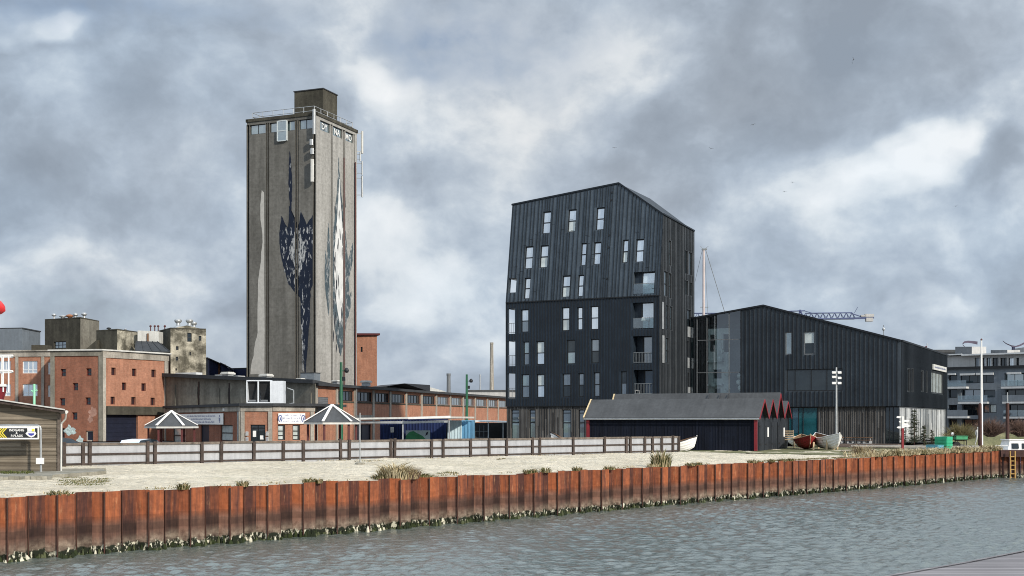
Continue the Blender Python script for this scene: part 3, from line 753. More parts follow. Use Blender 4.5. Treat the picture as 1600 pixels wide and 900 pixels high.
    decal(pR, rough(leaf((530, 280), (531, 505), 17, .6, 14), .5, 2), allR, .024, 'mural_white', 'mural_highlight', r2)
    for i in range(34):
        y = 300+i*7.2; x = 530+rnd.uniform(-9, 9); decal(pR, leaf((x, y), (x+rnd.uniform(-1.5, 1.5), y+rnd.uniform(8, 22)), rnd.uniform(.5, 1.2), .5, 4), allR, .028, 'mural_ink', 'mural_stroke', r2)
    # downpipes
    for u, m in ((b[5]+.25, 'dark_red'), (b[3]+.1, 'dark_red')):
        mb = MB(); mb.tube(pR.pt(u, 0, .1), pR.pt(u, 38.4, .1), .07); mb.build('downpipe', m, t)
    # roof block
    K = Vector((-25.4, 163.5, H)); pk = MB(); pk.prism([K, K+SR*3.7, K+SR*3.7+SL*4.5, K+SL*4.5], (0, 0, 4.4)); rb = pk.build('roof_block', 'dark_concrete', t)
    ed = MB(); ed.prism([K-SR*.1-SL*.1+Vector((0, 0, 4.4)), K+SR*3.8-SL*.1+Vector((0, 0, 4.4)), K+SR*3.8+SL*4.6+Vector((0, 0, 4.4)), K-SR*.1+SL*4.6+Vector((0, 0, 4.4))], (0, 0, .12)); ed.build('coping', 'roof_felt', rb)
    # railing round the roof
    rl = MB()
    pts = [p0+SL*.6+SR*.5, p0+SL*(W-.6)+SR*.5, p0+SL*(W-.6)+SR*(W-.5), p0+SL*.4+SR*(W-.5), p0+SL*.6+SR*.5]
    for q, r in zip(pts, pts[1:]):
        n = 6
        for z in (.75, 1.35): rl.tube(q+Vector((0, 0, H+z)), r+Vector((0, 0, H+z)), .045, n=5)
        for i in range(n): c = q+(r-q)*i/n; rl.tube(c+Vector((0, 0, H)), c+Vector((0, 0, H+1.35)), .045, n=5)
    rl.build('roof_railing', 'galvanised', t)
    # aerials
    def aerial(px, y0, y1, pl, rad, mat, label, group='mobile aerials on the silo'):
        u, v0 = pl.px(px, y1); _, v1 = pl.px(px, y0); base = pl.pt(u, v0, .45)
        th = thing('mobile_antenna', label, 'antenna', base, group); mb = MB(); mb.prism([base+Vector((x*rad, y*rad, 0)) for x, y in ((-1, -.7), (-.5, -1), (.5, -1), (1, -.7), (1, .6), (-1, .6))], (0, 0, v1-v0)); mb.build('radome', mat, th)
        br = MB()
        for k in (.2, .8):
            q = base+Vector((0, 0, (v1-v0)*k)); br.beam(q, q-pl.N*.5, .09, .09)
        br.build('bracket', 'rail_grey', th)
    aerial(493.5, 172, 211, pL, .18, 'galvanised', 'tall pale grey aerial panel at the top front corner of the silo')
    aerial(489.5, 219, 228, pL, .22, 'galvanised', 'upper short pale grey aerial drum on the front corner of the silo')
    aerial(490.5, 233, 242, pL, .22, 'galvanised', 'lower short pale grey aerial box on the front corner of the silo')
    aerial(490.8, 250, 285, pL, .21, 'off_white', 'long white aerial panel below the small boxes on the silo corner')
    # mast arms on the back corner
    bx = p1+SR*.1
    th = thing('aerial_mast', 'thin pipe aerials with brackets on the far right edge of the silo', 'antenna', bx+Vector((0, 0, 28)))
    for i, (y0, y1, dx, r) in enumerate(((205, 240, 1.0, .17), (238, 252, .55, .10), (252, 274, 1.0, .10), (275, 308, 1.0, .13))):
        q = Vector((bx.x+dx*.6+.1, bx.y, 0)); z0 = CAMZ+(HY-y1)/F*bx.y; z1 = CAMZ+(HY-y0)/F*bx.y
        mb = MB(); mb.tube((q.x, q.y, z0), (q.x, q.y, z1), r); mb.beam((bx.x-.1, bx.y, z0+.3), (q.x, q.y, z0+.3), .08, .08); mb.beam((bx.x-.1, bx.y, z1-.3), (q.x, q.y, z1-.3), .08, .08)
        mb.build('aerial_pipe', 'galvanised' if i else 'off_white', th)
    # back bay wall behind the silo: the brick block
    bt = thing('brick_tower', 'plain red brick block standing behind the silo with one slit window', 'building', G(575, 186))
    q0, q1 = G(549, 186), G(589, 186); H2 = CAMZ+(HY-524)/F*186
    mb = MB(); pl = Plane(q0, q1-q0); Lb = (q1-q0).length
    sl = pl.box4(563.5, 542, 566.5, 550)
    facade(mb, pl, rectpoly(0, 0, Lb, H2), [sl], .2); bk = Vector((-3.2, 9, 0)); upb = Vector((0, 0, H2))
    mb.face([q1, q1+bk, q1+bk+upb, q1+upb]); mb.face([q0+bk, q0, q0+upb, q0+bk+upb]); mb.face([q1+bk, q0+bk, q0+bk+upb, q1+bk+upb]); mb.build('wall', 'brick_light', bt)
    rf = MB(); rf.prism([q0-bk*.02+upb+Vector((-.3, -.3, 0)), q1+upb+Vector((.5, -.3, 0)), q1+bk+upb+Vector((.5, .3, 0)), q0+bk+upb+Vector((-.3, .3, 0))], (0, 0, .3)); rf.build('roof', 'dark_red', bt)
    window(bt, pl, sl, .18, 'frame_dark', 'glass_dark', .05)
def mural_mats():
    for name, base, mark, thr, sc_ in (('mural_dark', (.012, .018, .034), (.36, .38, .40), (.58, .66), 2.6), ('mural_pale', (.40, .41, .41), (.03, .04, .055), (.47, .56), 3.4),
                                       ('mural_ink', (.03, .035, .045), (.10, .11, .12), (.5, .6), 2.0), ('mural_grey', (.060, .085, .10), (.34, .35, .35), (.52, .62), 2.2), ('mural_white', (.60, .61, .60), (.22, .24, .26), (.58, .70), 2.0)):
        m, t, b, o = newmat(name)
        n = noise_(t, uvco(t, 1.0, .30, 1), sc_, 6, .7); n2 = noise_(t, uvco(t), .5, 5)
        c = MIX(t, RAMP(t, n, [(thr[0], 0.0), (thr[1], 1.0)]), base, mark); c = MIX(t, 1.0, c, RAMP(t, n2, [(.3, .8), (.7, 1.15)]), 'MULTIPLY')
        L(t, c, b.inputs['Base Color']); b.inputs['Roughness'].default_value = .9; b.inputs['Specular IOR Level'].default_value = .2
mural_mats(); silo()
# ---------------------------------------------------------------- dark metal-clad apartment tower
TA = Vector((-.63, 120, 0)); TB = Vector((13.68, 113, 0)); TU = (TB-TA).normalized(); TW = Vector((-TU.y, TU.x, 0)); TL_ = (TB-TA).length; TD = 10.6
ZM, ZG = 14.08, 3.82
def tower():
    t = thing('apartment_tower', 'tall dark metal-clad apartment tower with slanted roofline and scattered windows', 'apartment tower', TA)
    rnd = random.Random(21)
    pT = Plane(TA+Vector((0, 0, ZM)), TU, (TW*.153+Vector((0, 0, 1))))        # upper front leans back
    pF = Plane(TA+TW*.10+Vector((0, 0, 0)), TU)                                 # lower front
    pS = Plane(TB, TW); pW = Plane(TA+TW*TD, -TW)
    def pv(x, y): return pT.px(x, y)[1]
    tl, pk, tr = (0, pv(801, 320)), pT.px(967, 286.5), (TL_, pv(1037, 335))
    polyT = [(0, 0), (TL_, 0), tr, pk, tl]
    # windows: centre x, y, width, height read from the photo
    up = [(854, 347.5, 12.6, 34.5), (893.7, 344.7, 12.6, 35), (937.8, 341.6, 12.6, 35), (826.2, 402.3, 12.6, 35), (850, 400.7, 12.6, 35), (911.7, 397.2, 8.6, 35), (933.1, 395.6, 11.4, 35),
          (977, 392.5, 8.8, 36), (999.6, 391.4, 12.8, 36), (823.7, 450.4, 9.3, 33), (884.4, 447.4, 12.6, 34), (907.2, 446.3, 8.9, 34)]
    upR = [pT.rect(*w) for w in up]
    balT = pT.box4(989.5, 424.5, 1022.5, 459.5); logT = pT.box4(794.5, 434.5, 806.5, 457)
    lo = [(820, 501.4, 12.0, 36), (883.9, 498.6, 12.2, 37), (906.1, 497.8, 8.6, 36), (928.9, 496.7, 12.8, 37), (822.2, 552.2, 9.0, 37), (844.4, 551.4, 12.8, 37), (892.2, 550, 13.3, 38), (929.7, 548.6, 12.8, 38),
          (821, 603.3, 12.2, 37), (844.7, 602.8, 12.2, 37), (885.3, 602.2, 12.8, 37), (908, 601.7, 8.9, 37), (932.5, 600.8, 9.4, 38), (974.7, 598.6, 9.4, 37)]
    loR = [pF.rect(*w) for w in lo]
    balF = [pF.box4(988.5, 472.5, 1021, 514), pF.box4(989, 525, 1018.5, 568), pF.box4(990, 578, 1019.5, 617)]
    logF = [pF.box4(793, 482, 804.5, 521.5), pF.box4(793, 532.5, 805, 572), pF.box4(793, 583, 805, 623)]
    # upper shell
    mb = MB(); opsT = upR+[(*balT, 1.7), (*logT, .5)]
    facade(mb, pT, polyT, opsT, .22)
    us = []; u = .12
    while u < TL_: us.append(u); u += rnd.choice((.24, .34, .34, .46))
    ribs(mb, pT, polyT, opsT, us, .05, .07, 1)
    seams = [(rnd.uniform(.5, TL_-.5), rnd.uniform(.6, 9)) for _ in range(34)]
    for (a, b) in seams: 
        if b < 8.2: mb.obox(pT.pt(a, b, .002), pT.U*.34, pT.V*.03, pT.N*.012, 1)
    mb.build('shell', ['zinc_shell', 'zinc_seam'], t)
    # lower front
    mb = MB(); polyF = rectpoly(0, ZG, TL_, ZM-.02); opsF = loR+[(*b, 1.7) for b in balF]+[(*l, .35) for l in logF]
    facade(mb, pF, polyF, opsF, .2)
    us = [i*.30+.1 for i in range(int(TL_/.30))]
    ribs(mb, pF, polyF, opsF, us, .06, .05, 1)
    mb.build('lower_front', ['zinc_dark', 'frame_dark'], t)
    # sides, back
    E = [tuple((tr[0], tr[1]))]
    Ptr = pT.pt(*tr); Ptl = pT.pt(*tl); Ppk = pT.pt(*pk)
    wr = (Ptr-TB).dot(TW); zr = Ptr.z; wl = (Ptl-TA).dot(TW); zl = Ptl.z
    zbr = zr-.25
    polyS = [(0, ZG), (TD, ZG), (TD, zbr), (wr, zr), (0, ZM)]
    sw = [(1037.4, 424, 1043.6, 463), (1045, 427, 1049.4, 466), (1041, 477, 1045, 515), (1047.2, 479, 1051, 516), (1040.5, 528, 1044.8, 567), (1045, 376, 1049, 414.7),
          (1070.4, 392, 1075, 428), (1076.8, 394.6, 1082.2, 430), (1071, 438.6, 1075.4, 461), (1078, 441.5, 1081.6, 462.5), (1073.7, 484, 1080, 510), (1073.7, 533, 1076.6, 558), (1079, 535, 1083.6, 558), (1074.5, 582, 1077.8, 604), (1080, 583, 1083.6, 605)]
    swR = [pS.box4(*w) for w in sw]; swR = [(max(.15, a), b, min(TD-.12, c), d) for a, b, c, d in swR]
    mb = MB(); facade(mb, pS, polyS, swR, .2); us = []; u = .1
    while u < TD: us.append(u); u += rnd.choice((.26, .34, .44))
    ribs(mb, pS, polyS, swR, us, .035, .045, 1)
    # pale infill panels under or beside openings
    for w in ((1033.8, 472, 1036.6, 514), (1034.2, 524, 1037.4, 567), (1073.7, 511, 1080, 527), (1073.7, 559, 1076.6, 575), (1079, 559, 1083.6, 576), (1074.5, 605, 1077.8, 614), (1080, 606, 1083.6, 614)):
        a, b, c, d = pS.box4(*w); a = max(.1, a); c = min(c, TD-.1); mb.obox(pS.pt(a, b, .003), pS.U*(c-a), pS.V*(d-b), pS.N*.055, 2)
    Ptlb = TA+TW*TD+Vector((0, 0, zl)); Ppkb = Vector((Ppk.x, Ppk.y, 0)); Ppkb = TA+TU*pk[0]+TW*TD+Vector((0, 0, Ppk.z)); Ptrb = TB+TW*TD+Vector((0, 0, zbr))
    g = lambda p, z: Vector((p.x, p.y, z))
    mb.build('side_wall', ['zinc_side', 'zinc_seam', 'galvanised'], t)
    mb = MB()
    # left side with the corner loggia openings, back wall
    polyW = [(0, ZG), (TD, ZG), (TD, ZM), (TD-wl, zl), (0, zl)]
    lw = [(TD-2.35, l[1], TD-.2, l[3], .3) for l in logF]
    b0 = pT.pt(logT[0], logT[1]).z; b1 = pT.pt(logT[0], logT[3]).z; lw.append((TD-2.9, b0, TD-.75, b1, .05))
    facade(mb, pW, polyW, lw, .3); mb.face([g(TB+TW*TD, 0), g(TA+TW*TD, 0), Ptlb, Ppkb, Ptrb])
    mb.build('rear_wall', 'zinc_shell', t)
    rf = MB(); rf.face([Ptl, Ppk, Ppkb, Ptlb]); rf.face([Ppk, Ptr, Ptrb, Ppkb])
    for q, r in ((Ptl, Ppk), (Ppk, Ptr), (Ptr, Ptrb), (Ptl, Ptlb)): rf.beam(q+Vector((0, 0, .03)), r+Vector((0, 0, .03)), .22, .14)
    rf.build('roof', 'zinc_seam', t)
    fl = MB(); fl.obox(TA-TW*.02+Vector((0, 0, ZM-.10)), TU*TL_, TW*.4, (0, 0, .09)); fl.obox(TA+TW*.02+Vector((0, 0, ZG-.06)), TU*TL_, TW*.4, (0, 0, .055)); fl.build('flashing', 'frame_dark', t)
    # windows
    tone = ['glass_sky', 'glass_sky', 'glass_sky', 'glass_mid', 'glass_green', 'glass_blind']
    for i, r in enumerate(upR): window(t, pT, r, .18, 'frame_dark', [('glass_sky', 'glass_blind', 'glass_sky')[i % 3], 'glass_sky'], .09, (.5,))
    lp = ['glass_sky']*4+['glass_green', 'glass_blind', 'glass_dark', 'glass_mid', 'glass_green', 'glass_blind', 'glass_mid', 'glass_mid', 'glass_mid', 'glass_dark']
    lq = ['glass_mid', 'glass_blind', 'glass_sky', 'glass_sky', 'glass_mid', 'glass_sky', 'glass_green', 'glass_dark', 'glass_mid', 'glass_sky', 'glass_dark', 'glass_dark', 'glass_mid', 'glass_mid']
    for r, a, b in zip(loR, lp, lq): window(t, pF, r, .16, 'frame_dark', [b, a], .09, (.5,))
    for i, r in enumerate(swR): window(t, pS, r, .16, 'frame_dark', 'glass_dark' if i > 5 else 'glass_mid', .07, (.5,) if i < 6 else ())
    # recessed balconies on the right
    def recess(pl, r, dep, pane, n):
        u0, v0, u1, v1 = r
        mb = MB(); um = u0+(u1-u0)*.34
        mb.face([pl.pt(u0, v0, -dep), pl.pt(um, v0, -dep), pl.pt(um, v1, -dep), pl.pt(u0, v1, -dep)]); mb.build('balcony_wall', 'zinc_dark', t)
        window(t, pl, (um, v0+.02, u1, v1), dep-.1, 'frame_dark', pane, .08, (), (.08,), 'balcony_door')
        if n: railing(t, pl, u0+.03, u1-.03, v0+.05, 1.0, -.08, 'rail_grey', .14)
        else:
            mb = MB(); mb.obox(pl.pt(u0+.03, v0+.08, -.09), pl.U*(u1-u0-.06), pl.V*.92, pl.N*.02); g = mb.build('balustrade', 'balustrade_glass', t); mb = MB(); mb.beam(pl.pt(u0+.03, v0+1.03, -.08), pl.pt(u1-.03, v0+1.03, -.08), .05, .04); mb.build('handrail', 'rail_grey', g)
    recess(pT, balT, .45, 'glass_pale', 0)
    for i, (r, pane) in enumerate(zip(balF, ('glass_pale', 'glass_mid', 'glass_navy'))): recess(pF, r, (.6, 1.1, 1.2)[i], pane, i)
    # corner loggias, open to the left as well
    for l in logF:
        u0, v0, u1, v1 = l; mb = MB(); o = TA+Vector((0, 0, 0))
        A = lambda u, w, z: TA+TU*u+TW*w+Vector((0, 0, z))
        mb.face([A(u1, .45, v0), A(u1, 2.45, v0), A(u1, 2.45, v1), A(u1, .45, v1)]); mb.face([A(.3, 2.45, v0), A(u1, 2.45, v0), A(u1, 2.45, v1), A(.3, 2.45, v1)])
        mb.face([A(.0, .12, v0), A(u1, .12, v0), A(u1, 2.45, v0), A(.0, 2.45, v0)]); mb.face([A(.0, .12, v1), A(u1, .12, v1), A(u1, 2.45, v1), A(.0, 2.45, v1)]); mb.build('loggia', 'interior_white', t)
        railing(t, pF, u0+.02, u1-.02, v0+.04, 1.0, -.1, 'rail_grey', .16)
    u0, v0, u1, v1 = logT; mb = MB(); C4 = [pT.pt(u0, v0, -.5), pT.pt(u1, v0, -.5), pT.pt(u1, v1, -.5), pT.pt(u0, v1, -.5)]
    E4 = [c+TW*2.5 for c in C4]; mb.face([C4[1], E4[1], E4[2], C4[2]]); mb.face([E4[0], E4[1], E4[2], E4[3]]); mb.face([C4[0], C4[1], E4[1], E4[0]]); mb.face([C4[3], C4[2], E4[2], E4[3]]); mb.build('loggia', 'interior_white', t)
    # vents dotted up the front
    vb = MB()
    for x, y in ((955, 302), (954, 314), (950.5, 369), (949.5, 388), (946.5, 437)):
        u, v = pT.px(x, y); vb.obox(pT.pt(u, v, .003), pT.U*.16, pT.V*.16, pT.N*.06)
    vb.build('vent', 'frame_dark', t)
    # ground floor in silvered boards
    pG = Plane(TA+TW*.22, TU); dr = [(*pG.box4(798.6, 640, 811.5, 692), .2), (*pG.box4(827, 640, 836.5, 692), .2), (*pG.box4(878.5, 640, 892, 692), .2), (*pG.box4(904, 640, 913.6, 692), .2)]
    dr = [(a, .12, c, d, e) for a, b, c, d, e in dr]
    mb = MB(); facade(mb, pG, rectpoly(0, 0, TL_, ZG-.07), dr)
    rr = random.Random(2); us = []; u = .1
    while u < TL_: us.append(u); u += rr.choice((.16, .22, .3))
    ribs(mb, pG, rectpoly(0, .02, TL_, ZG-.1), dr, us, .06, .04, 0); mb.build('timber_base', 'wood_clad', t)
    pS2 = Plane(TB-TU*.12, TW); mb = MB(); mb.face([pS2.pt(.2, 0), pS2.pt(TD, 0), pS2.pt(TD, ZG), pS2.pt(.2, ZG)]); mb.build('timber_base', 'wood_clad', t)
    pW2 = Plane(TA+TW*TD+TU*.12, -TW); mb = MB(); mb.face([pW2.pt(0, 0), pW2.pt(TD-.2, 0), pW2.pt(TD-.2, ZG), pW2.pt(0, ZG)]); mb.build('timber_base', 'wood_clad', t)
    for i, d in enumerate(dr): window(t, pG, d, .16, 'frame_dark', ['cyan_blue' if False else ('glass_blue' if i == 2 else 'glass_green'), 'glass_green' if i != 3 else 'glass_mid', 'glass_mid'], .09, (.62, .9), (), 'door' if i == 2 else 'window')
    # things on the balconies
    u, v = (balF[2][0]+balF[2][2])/2-.55, balF[2][1]; c = pF.pt(u-.35, v, -.5); garden_chair(c, R(30), 'white garden chair on the lowest recessed balcony of the dark tower')
    c = pF.pt((balF[0][0]+balF[0][2])/2+.1, balF[0][1], -.55); th = thing('barbecue', 'pale covered barbecue on the highest lower balcony of the dark tower', 'barbecue', c)
    mb = MB(); mb.box(c+Vector((0, 0, .86)), (.8, .45, .12), math.atan2(TU.y, TU.x)); rows = []
    for i in range(7):
        a = math.pi*i/6; rows.append([c+TU*(sx*.36)-TW*math.cos(a)*.2+Vector((0, 0, .92+.24*math.sin(a))) for sx in (-1, 1)])
    mb.grid(rows); mb.face([r[0] for r in rows]); mb.face([r[1] for r in rows][::-1]); mb.build('lid', 'white_paint', th)
    mb = MB()
    for sx in (-.32, .32):
        for sy in (-.16, .16): q = c+TU*sx+TW*sy; mb.tube(q, q+Vector((0, 0, .8)), .025, n=6)
    mb.build('stand', 'rail_grey', th)
def garden_chair(c, rz, label, s=1.0, mat='white_paint', cat='chair'):
    th = thing('garden_chair', label, cat, c)
    A = lambda x, y, z: c+Vector((x*math.cos(rz)-y*math.sin(rz), x*math.sin(rz)+y*math.cos(rz), z))*s
    for x, y in ((-.22, -.22), (.22, -.22), (-.22, .22), (.22, .22)):
        mb = MB(); mb.tube(A(x*1.1, y*1.15, 0), A(x, y, .44 if y < 0 else .9), .022, n=6); mb.build('leg', mat, th)
    mb = MB(); mb.hexa([A(-.25, -.25, .42), A(.25, -.25, .42), A(.25, .25, .42), A(-.25, .25, .42), A(-.25, -.25, .46), A(.25, -.25, .46), A(.25, .25, .46), A(-.25, .25, .46)]); mb.build('seat', mat, th)
    mb = MB()
    for i in range(4): z = .55+i*.1; mb.beam(A(-.23, .24, z), A(.23, .24, z), .05, .07)
    mb.build('backrest', mat, th); return th
tower()
# ---------------------------------------------------------------- the low wing beside it
W0 = Vector((18.37, 121, 0)); W1 = Vector((35.97, 112.4, 0)); WU = (W1-W0).normalized(); WL = (W1-W0).length; WE = Vector((49.4, 138, 0)); WV = (WE-W1).normalized(); WD = (WE-W1).length
def wing():
    t = thing('culture_house', 'low dark ribbed metal building with pitched roof and glazed end beside the tower', 'building', W0)
    pF = Plane(W0, WU); pR = Plane(W1, WV)
    zs = 3.72
    y = lambda px, py: pF.px(px, py)
    ug = y(1157, 560)[0]
    polyA = [(ug, zs), (WL, zs), (WL, y(1408, 533)[1]), y(1193, 478), (ug, y(1157, 484.5)[1])]
    win = [pF.box4(1229, 576.5, 1316.5, 611), pF.box4(1227, 518.6, 1237.5, 554), pF.box4(1256, 518, 1273, 554)]
    mb = MB(); facade(mb, pF, polyA, win, .18); us = [ug+.06+i*.42 for i in range(int((WL-ug)/.42))]
    ribs(mb, pF, polyA, win, us, .10, .09, 1); mb.build('front_cladding', ['wing_clad', 'wing_rib'], t)
    window(t, pF, win[0], .14, 'frame_dark', 'glass_dark', .09, (), (.15, .44, .72)); window(t, pF, win[1], .14, 'frame_grey', 'glass_green', .09); window(t, pF, win[2], .14, 'frame_grey', ['glass_dark', 'glass_blind'], .09)
    ze = y(1408, 533)[1]
    polyR = rectpoly(0, zs, WD, ze-.05)
    wr = [pR.box4(1417.2, 576, 1421.6, 612), pR.box4(1422.6, 576, 1426.6, 612), pR.box4(1438.7, 579, 1442, 612), pR.box4(1445.4, 580, 1448.5, 613), pR.box4(1454.3, 581.5, 1473.3, 615)]
    mb = MB(); facade(mb, pR, polyR, wr, .2); ribs(mb, pR, polyR, wr, [.1+i*.6 for i in range(int(WD/.6))], .12, .10, 1); mb.build('side_cladding', ['zinc_side', 'zinc_seam'], t)
    for i, r in enumerate(wr): window(t, pR, r, .15, 'frame_dark', 'glass_dark' if i < 4 else 'glass_blind', .12, (), () if i < 4 else (.25, .5, .75))
    # roof and back
    top = [pF.pt(0, y(1088, 497)[1]), pF.pt(ug, y(1157, 484.5)[1]), pF.pt(*y(1193, 478)), pF.pt(WL, ze)]; bv = WV*WD
    rf = MB()
    for a, b in zip(top, top[1:]): rf.face([a, b, b+bv, a+bv]); rf.beam(a+Vector((0, 0, .05)), b+Vector((0, 0, .05)), .3, .16)
    rf.beam(top[3]+Vector((0, 0, .05)), top[3]+bv+Vector((0, 0, .05)), .3, .16); rf.build('roof', 'wing_rib', t)
    bk = MB(); e6 = -WU*.6; bk.face([W1+bv, W0+bv]+[p+bv for p in top]); bk.face([W0+bv+e6, W0+e6, top[0]+e6, top[0]+bv+e6]); rf2 = MB(); rf2.face([top[0], top[0]+e6, top[0]+e6+bv, top[0]+bv]); rf2.beam(top[0]+e6+Vector((0, 0, .05)), top[0]+Vector((0, 0, .05)), .3, .16); rf2.build('roof', 'wing_rib', t); bk.build('rear_wall', 'wing_clad', t)
    # glazed end: rooms built behind clear panes, in place of a mirrored building
    z0 = .25
    gl = MB(); gl.face([pF.pt(-.55, z0, -.05), pF.pt(ug, z0, -.05), pF.pt(ug, y(1157, 484.5)[1], -.05), pF.pt(-.55, y(1088, 497)[1], -.05)]); ge = gl.build('glazed_end', 'curtain_glass', t)
    mu = MB()
    um = y(1104.5, 560)[0]; um2 = y(1139, 560)[0]
    for u in (.04, um, um2): mu.obox(pF.pt(u-.03, z0, -.04), pF.U*.06, pF.V*((y(1088, 497)[1]+(y(1157, 484.5)[1]-y(1088, 497)[1])*u/ug)-z0-.02), pF.N*.06)
    for v in (y(1120, 531)[1], y(1120, 582)[1], zs): mu.obox(pF.pt(0, v-.03, -.035), pF.U*ug, pF.V*.06, pF.N*.05)
    mu.build('mullions', 'frame_grey', ge)
    A = lambda u, v, w: pF.pt(u, v, -w)
    it = MB()
    it.face([A(ug, z0, .1), A(ug, z0, 6), A(ug, 12.8, 6), A(ug, 12.8, .1)], 1); it.face([A(-.6, z0, 6), A(ug, z0, 6), A(ug, 12.4, 6), A(-.6, 12.4, 6)], 1); it.face([A(-.58, z0, .1), A(-.58, z0, 6), A(-.58, 12.4, 6), A(-.58, 12.4, .1)], 1); it.face([A(0, z0, .1), A(ug, z0, .1), A(ug, z0, 6), A(0, z0, 6)], 1)
    # white wall with openings, added to stand for the mirrored building opposite
    gp = Plane(A(0, 0, 1.5), WU)
    facade(it, gp, rectpoly(.75, z0, 2.95, 11.6), [(.9, 9.3, 1.45, 11), (2.3, 9.2, 2.85, 11), (1.3, 6.6, 2.1, 7.5), (1.4, 4.2, 2.0, 5.6), (1.1, 1.5, 1.8, 3.4)], .3, 0)
    for v in (8.2, 5.9): it.obox(A(.75, v, .9), WU*1.6, TW*.6, (0, 0, .12), 0)
    it.build('room_and_reflection_wall', ['interior_white', 'interior_dark'], t)
    for (x, yy, rr) in ((1122.5, 560.5, .36), (1125.5, 549, .25), (1112, 601, .33), (1134, 583, .33), (1153.5, 587, .28), (1152, 597, .28), (1155, 606, .3), (1135, 608, .25)):
        u, v = pF.px(x, yy); c = A(u, v, .55)
        th = thing('globe_lamp', 'white paper globe lamp hanging behind the glazed end of the low dark building', 'pendant lamp', c, 'globe lamps behind the glazing')
        mb = MB(); mb.lathe(c, [(rr*math.sin(math.pi*k/8)+.001, -rr*math.cos(math.pi*k/8)) for k in range(9)], 12); mb.build('shade', 'lamp_globe', th)
        mb = MB(); mb.tube(c+Vector((0, 0, rr)), c+Vector((0, 0, rr+1.6)), .012, n=4); mb.build('cord', 'black_paint', th)
    # ground floor
    pB = Plane(W0-pF.N*.35, WU)
    uA, uB, uC, uD = [pB.px(x, 660)[0] for x in (1232, 1278, 1383, 1406)]
    mb = MB(); mb.face([pB.pt(uB, .2), pB.pt(uC, .2), pB.pt(uC, zs), pB.pt(uB, zs)]); rr = random.Random(6); us = []; u = uB+.1
    while u < uC: us.append(u); u += rr.choice((.15, .2, .27))
    ribs(mb, pB, rectpoly(uB, .2, uC, zs-.03), [], us, .07, .06, 0); mb.build('timber_base', 'wood_clad', t)
    mb = MB(); mb.face([pB.pt(ug-.02, .2), pB.pt(uA, .2), pB.pt(uA, zs), pB.pt(ug-.02, zs)]); mb.face([pF.pt(ug-.02, zs), pF.pt(WL, zs), pF.pt(WL, zs, -.4), pF.pt(ug-.02, zs, -.4)][::-1]); mb.build('soffit', 'frame_dark', t)
    window(t, pB, (uA, .25, uB, zs-.03), .05, 'frame_dark', 'glass_teal', .08, (), (.12, .35, .5), 'shop_window')
    sh = MB(); sh.face([pB.pt(uA+(uB-uA)*.15, 1.2, .0), pB.pt(uA+(uB-uA)*.33, 1.2, .0), pB.pt(uA+(uB-uA)*.33, zs-.15, .0), pB.pt(uA+(uB-uA)*.15, zs-.15, .0)]); sh.build('poster_strip', 'glass_blue', t)
    window(t, pB, (uC, .25, uD, zs-.03), .05, 'frame_dark', 'glass_dark', .08, (), (.3, .55), 'entrance')
    pB2 = Plane(W1-WU*.15, WV); window(t, pB2, (.05, .35, WD-.3, zs-.03), .05, 'frame_grey', 'birch_reflection_glass', .1, (), [k/9 for k in range(1, 9)], 'shop_window')
    # sign on the side
    s = pR.box4(1455, 571.5, 1475.5, 579.5); b = tag_sign(pR, s, 'white lettered sign board high on the right side of the low dark building')
    # timber terrace in front
    te = thing('timber_terrace', 'low brown timber terrace with steps in front of the low dark building', 'terrace', pF.pt(uB, 0, .5))
    mb = MB(); mb.obox(pF.pt(uB-1, 0, .2), WU*(WL-uB+1.2), pF.N*3.2, (0, 0, .24)); mb.build('platform', 'terrace_wood', te)
    mb = MB(); mb.obox(pF.pt(uB+.5, 0, 3.4), WU*(WL-uB-3), pF.N*.5, (0, 0, .13)); mb.build('step', 'terrace_wood', te)
    for i, (x, k) in enumerate(((1312.5, .8), (1338, 1.0), (1346, 1.0), (1356, .9))):
        c = pF.pt(pF.px(x, 680)[0], .245, 1.4); bench_table(c, math.atan2(WU.y, WU.x), ['single pale picnic bench beside the floodlight pole', 'leftmost pale picnic bench by the timber wall', 'middle pale picnic bench by the timber wall', 'rightmost pale picnic bench by the timber wall'][i], .8)
def tag_sign(pl, r, label):
    c = pl.pt((r[0]+r[2])/2, r[1], .2); th = thing('wall_sign', label, 'sign', c)
    mb = MB(); mb.obox(pl.pt(r[0], r[1], .12), pl.U*(r[2]-r[0]), pl.V*(r[3]-r[1]), pl.N*.12); mb.build('board', 'off_white', th)
    illegible(pl, r, .245, th, 1, .42, 12); return th
def illegible(pl, r, w, parent, lines, hgt, seed, mat='sign_text', x0=.08, x1=.92):
    """small print that cannot be read in the photo: rows of letter-sized strokes"""
    rnd = random.Random(seed); mb = MB(); H = r[3]-r[1]; Wd = r[2]-r[0]
    for ln in range(lines):
        lh = H*hgt/lines; vc = r[1]+H*(1-(ln+.75)/(lines+.5)); ind = rnd.uniform(0, .12) if ln else 0
        u = r[0]+Wd*(x0+ind); end = r[0]+Wd*(x1-ind)
        while u < end:
            n = rnd.randint(3, 9)
            for _ in range(n):
                if u > end: break
                cw = lh*rnd.uniform(.35, .6); hh = lh*rnd.choice((.62, .62, 1.0)); st = lh*.16
                mb.obox(pl.pt(u, vc-lh*.4, w), pl.U*st, pl.V*hh, pl.N*.006)
                if rnd.random() < .7: mb.obox(pl.pt(u+st, vc-lh*.4+lh*rnd.choice((.0, .28, .5)), w), pl.U*(cw-st*1.5), pl.V*st, pl.N*.006)
                u += cw+lh*.12
            u += lh*.5
    return mb.build('lettering', mat, parent)
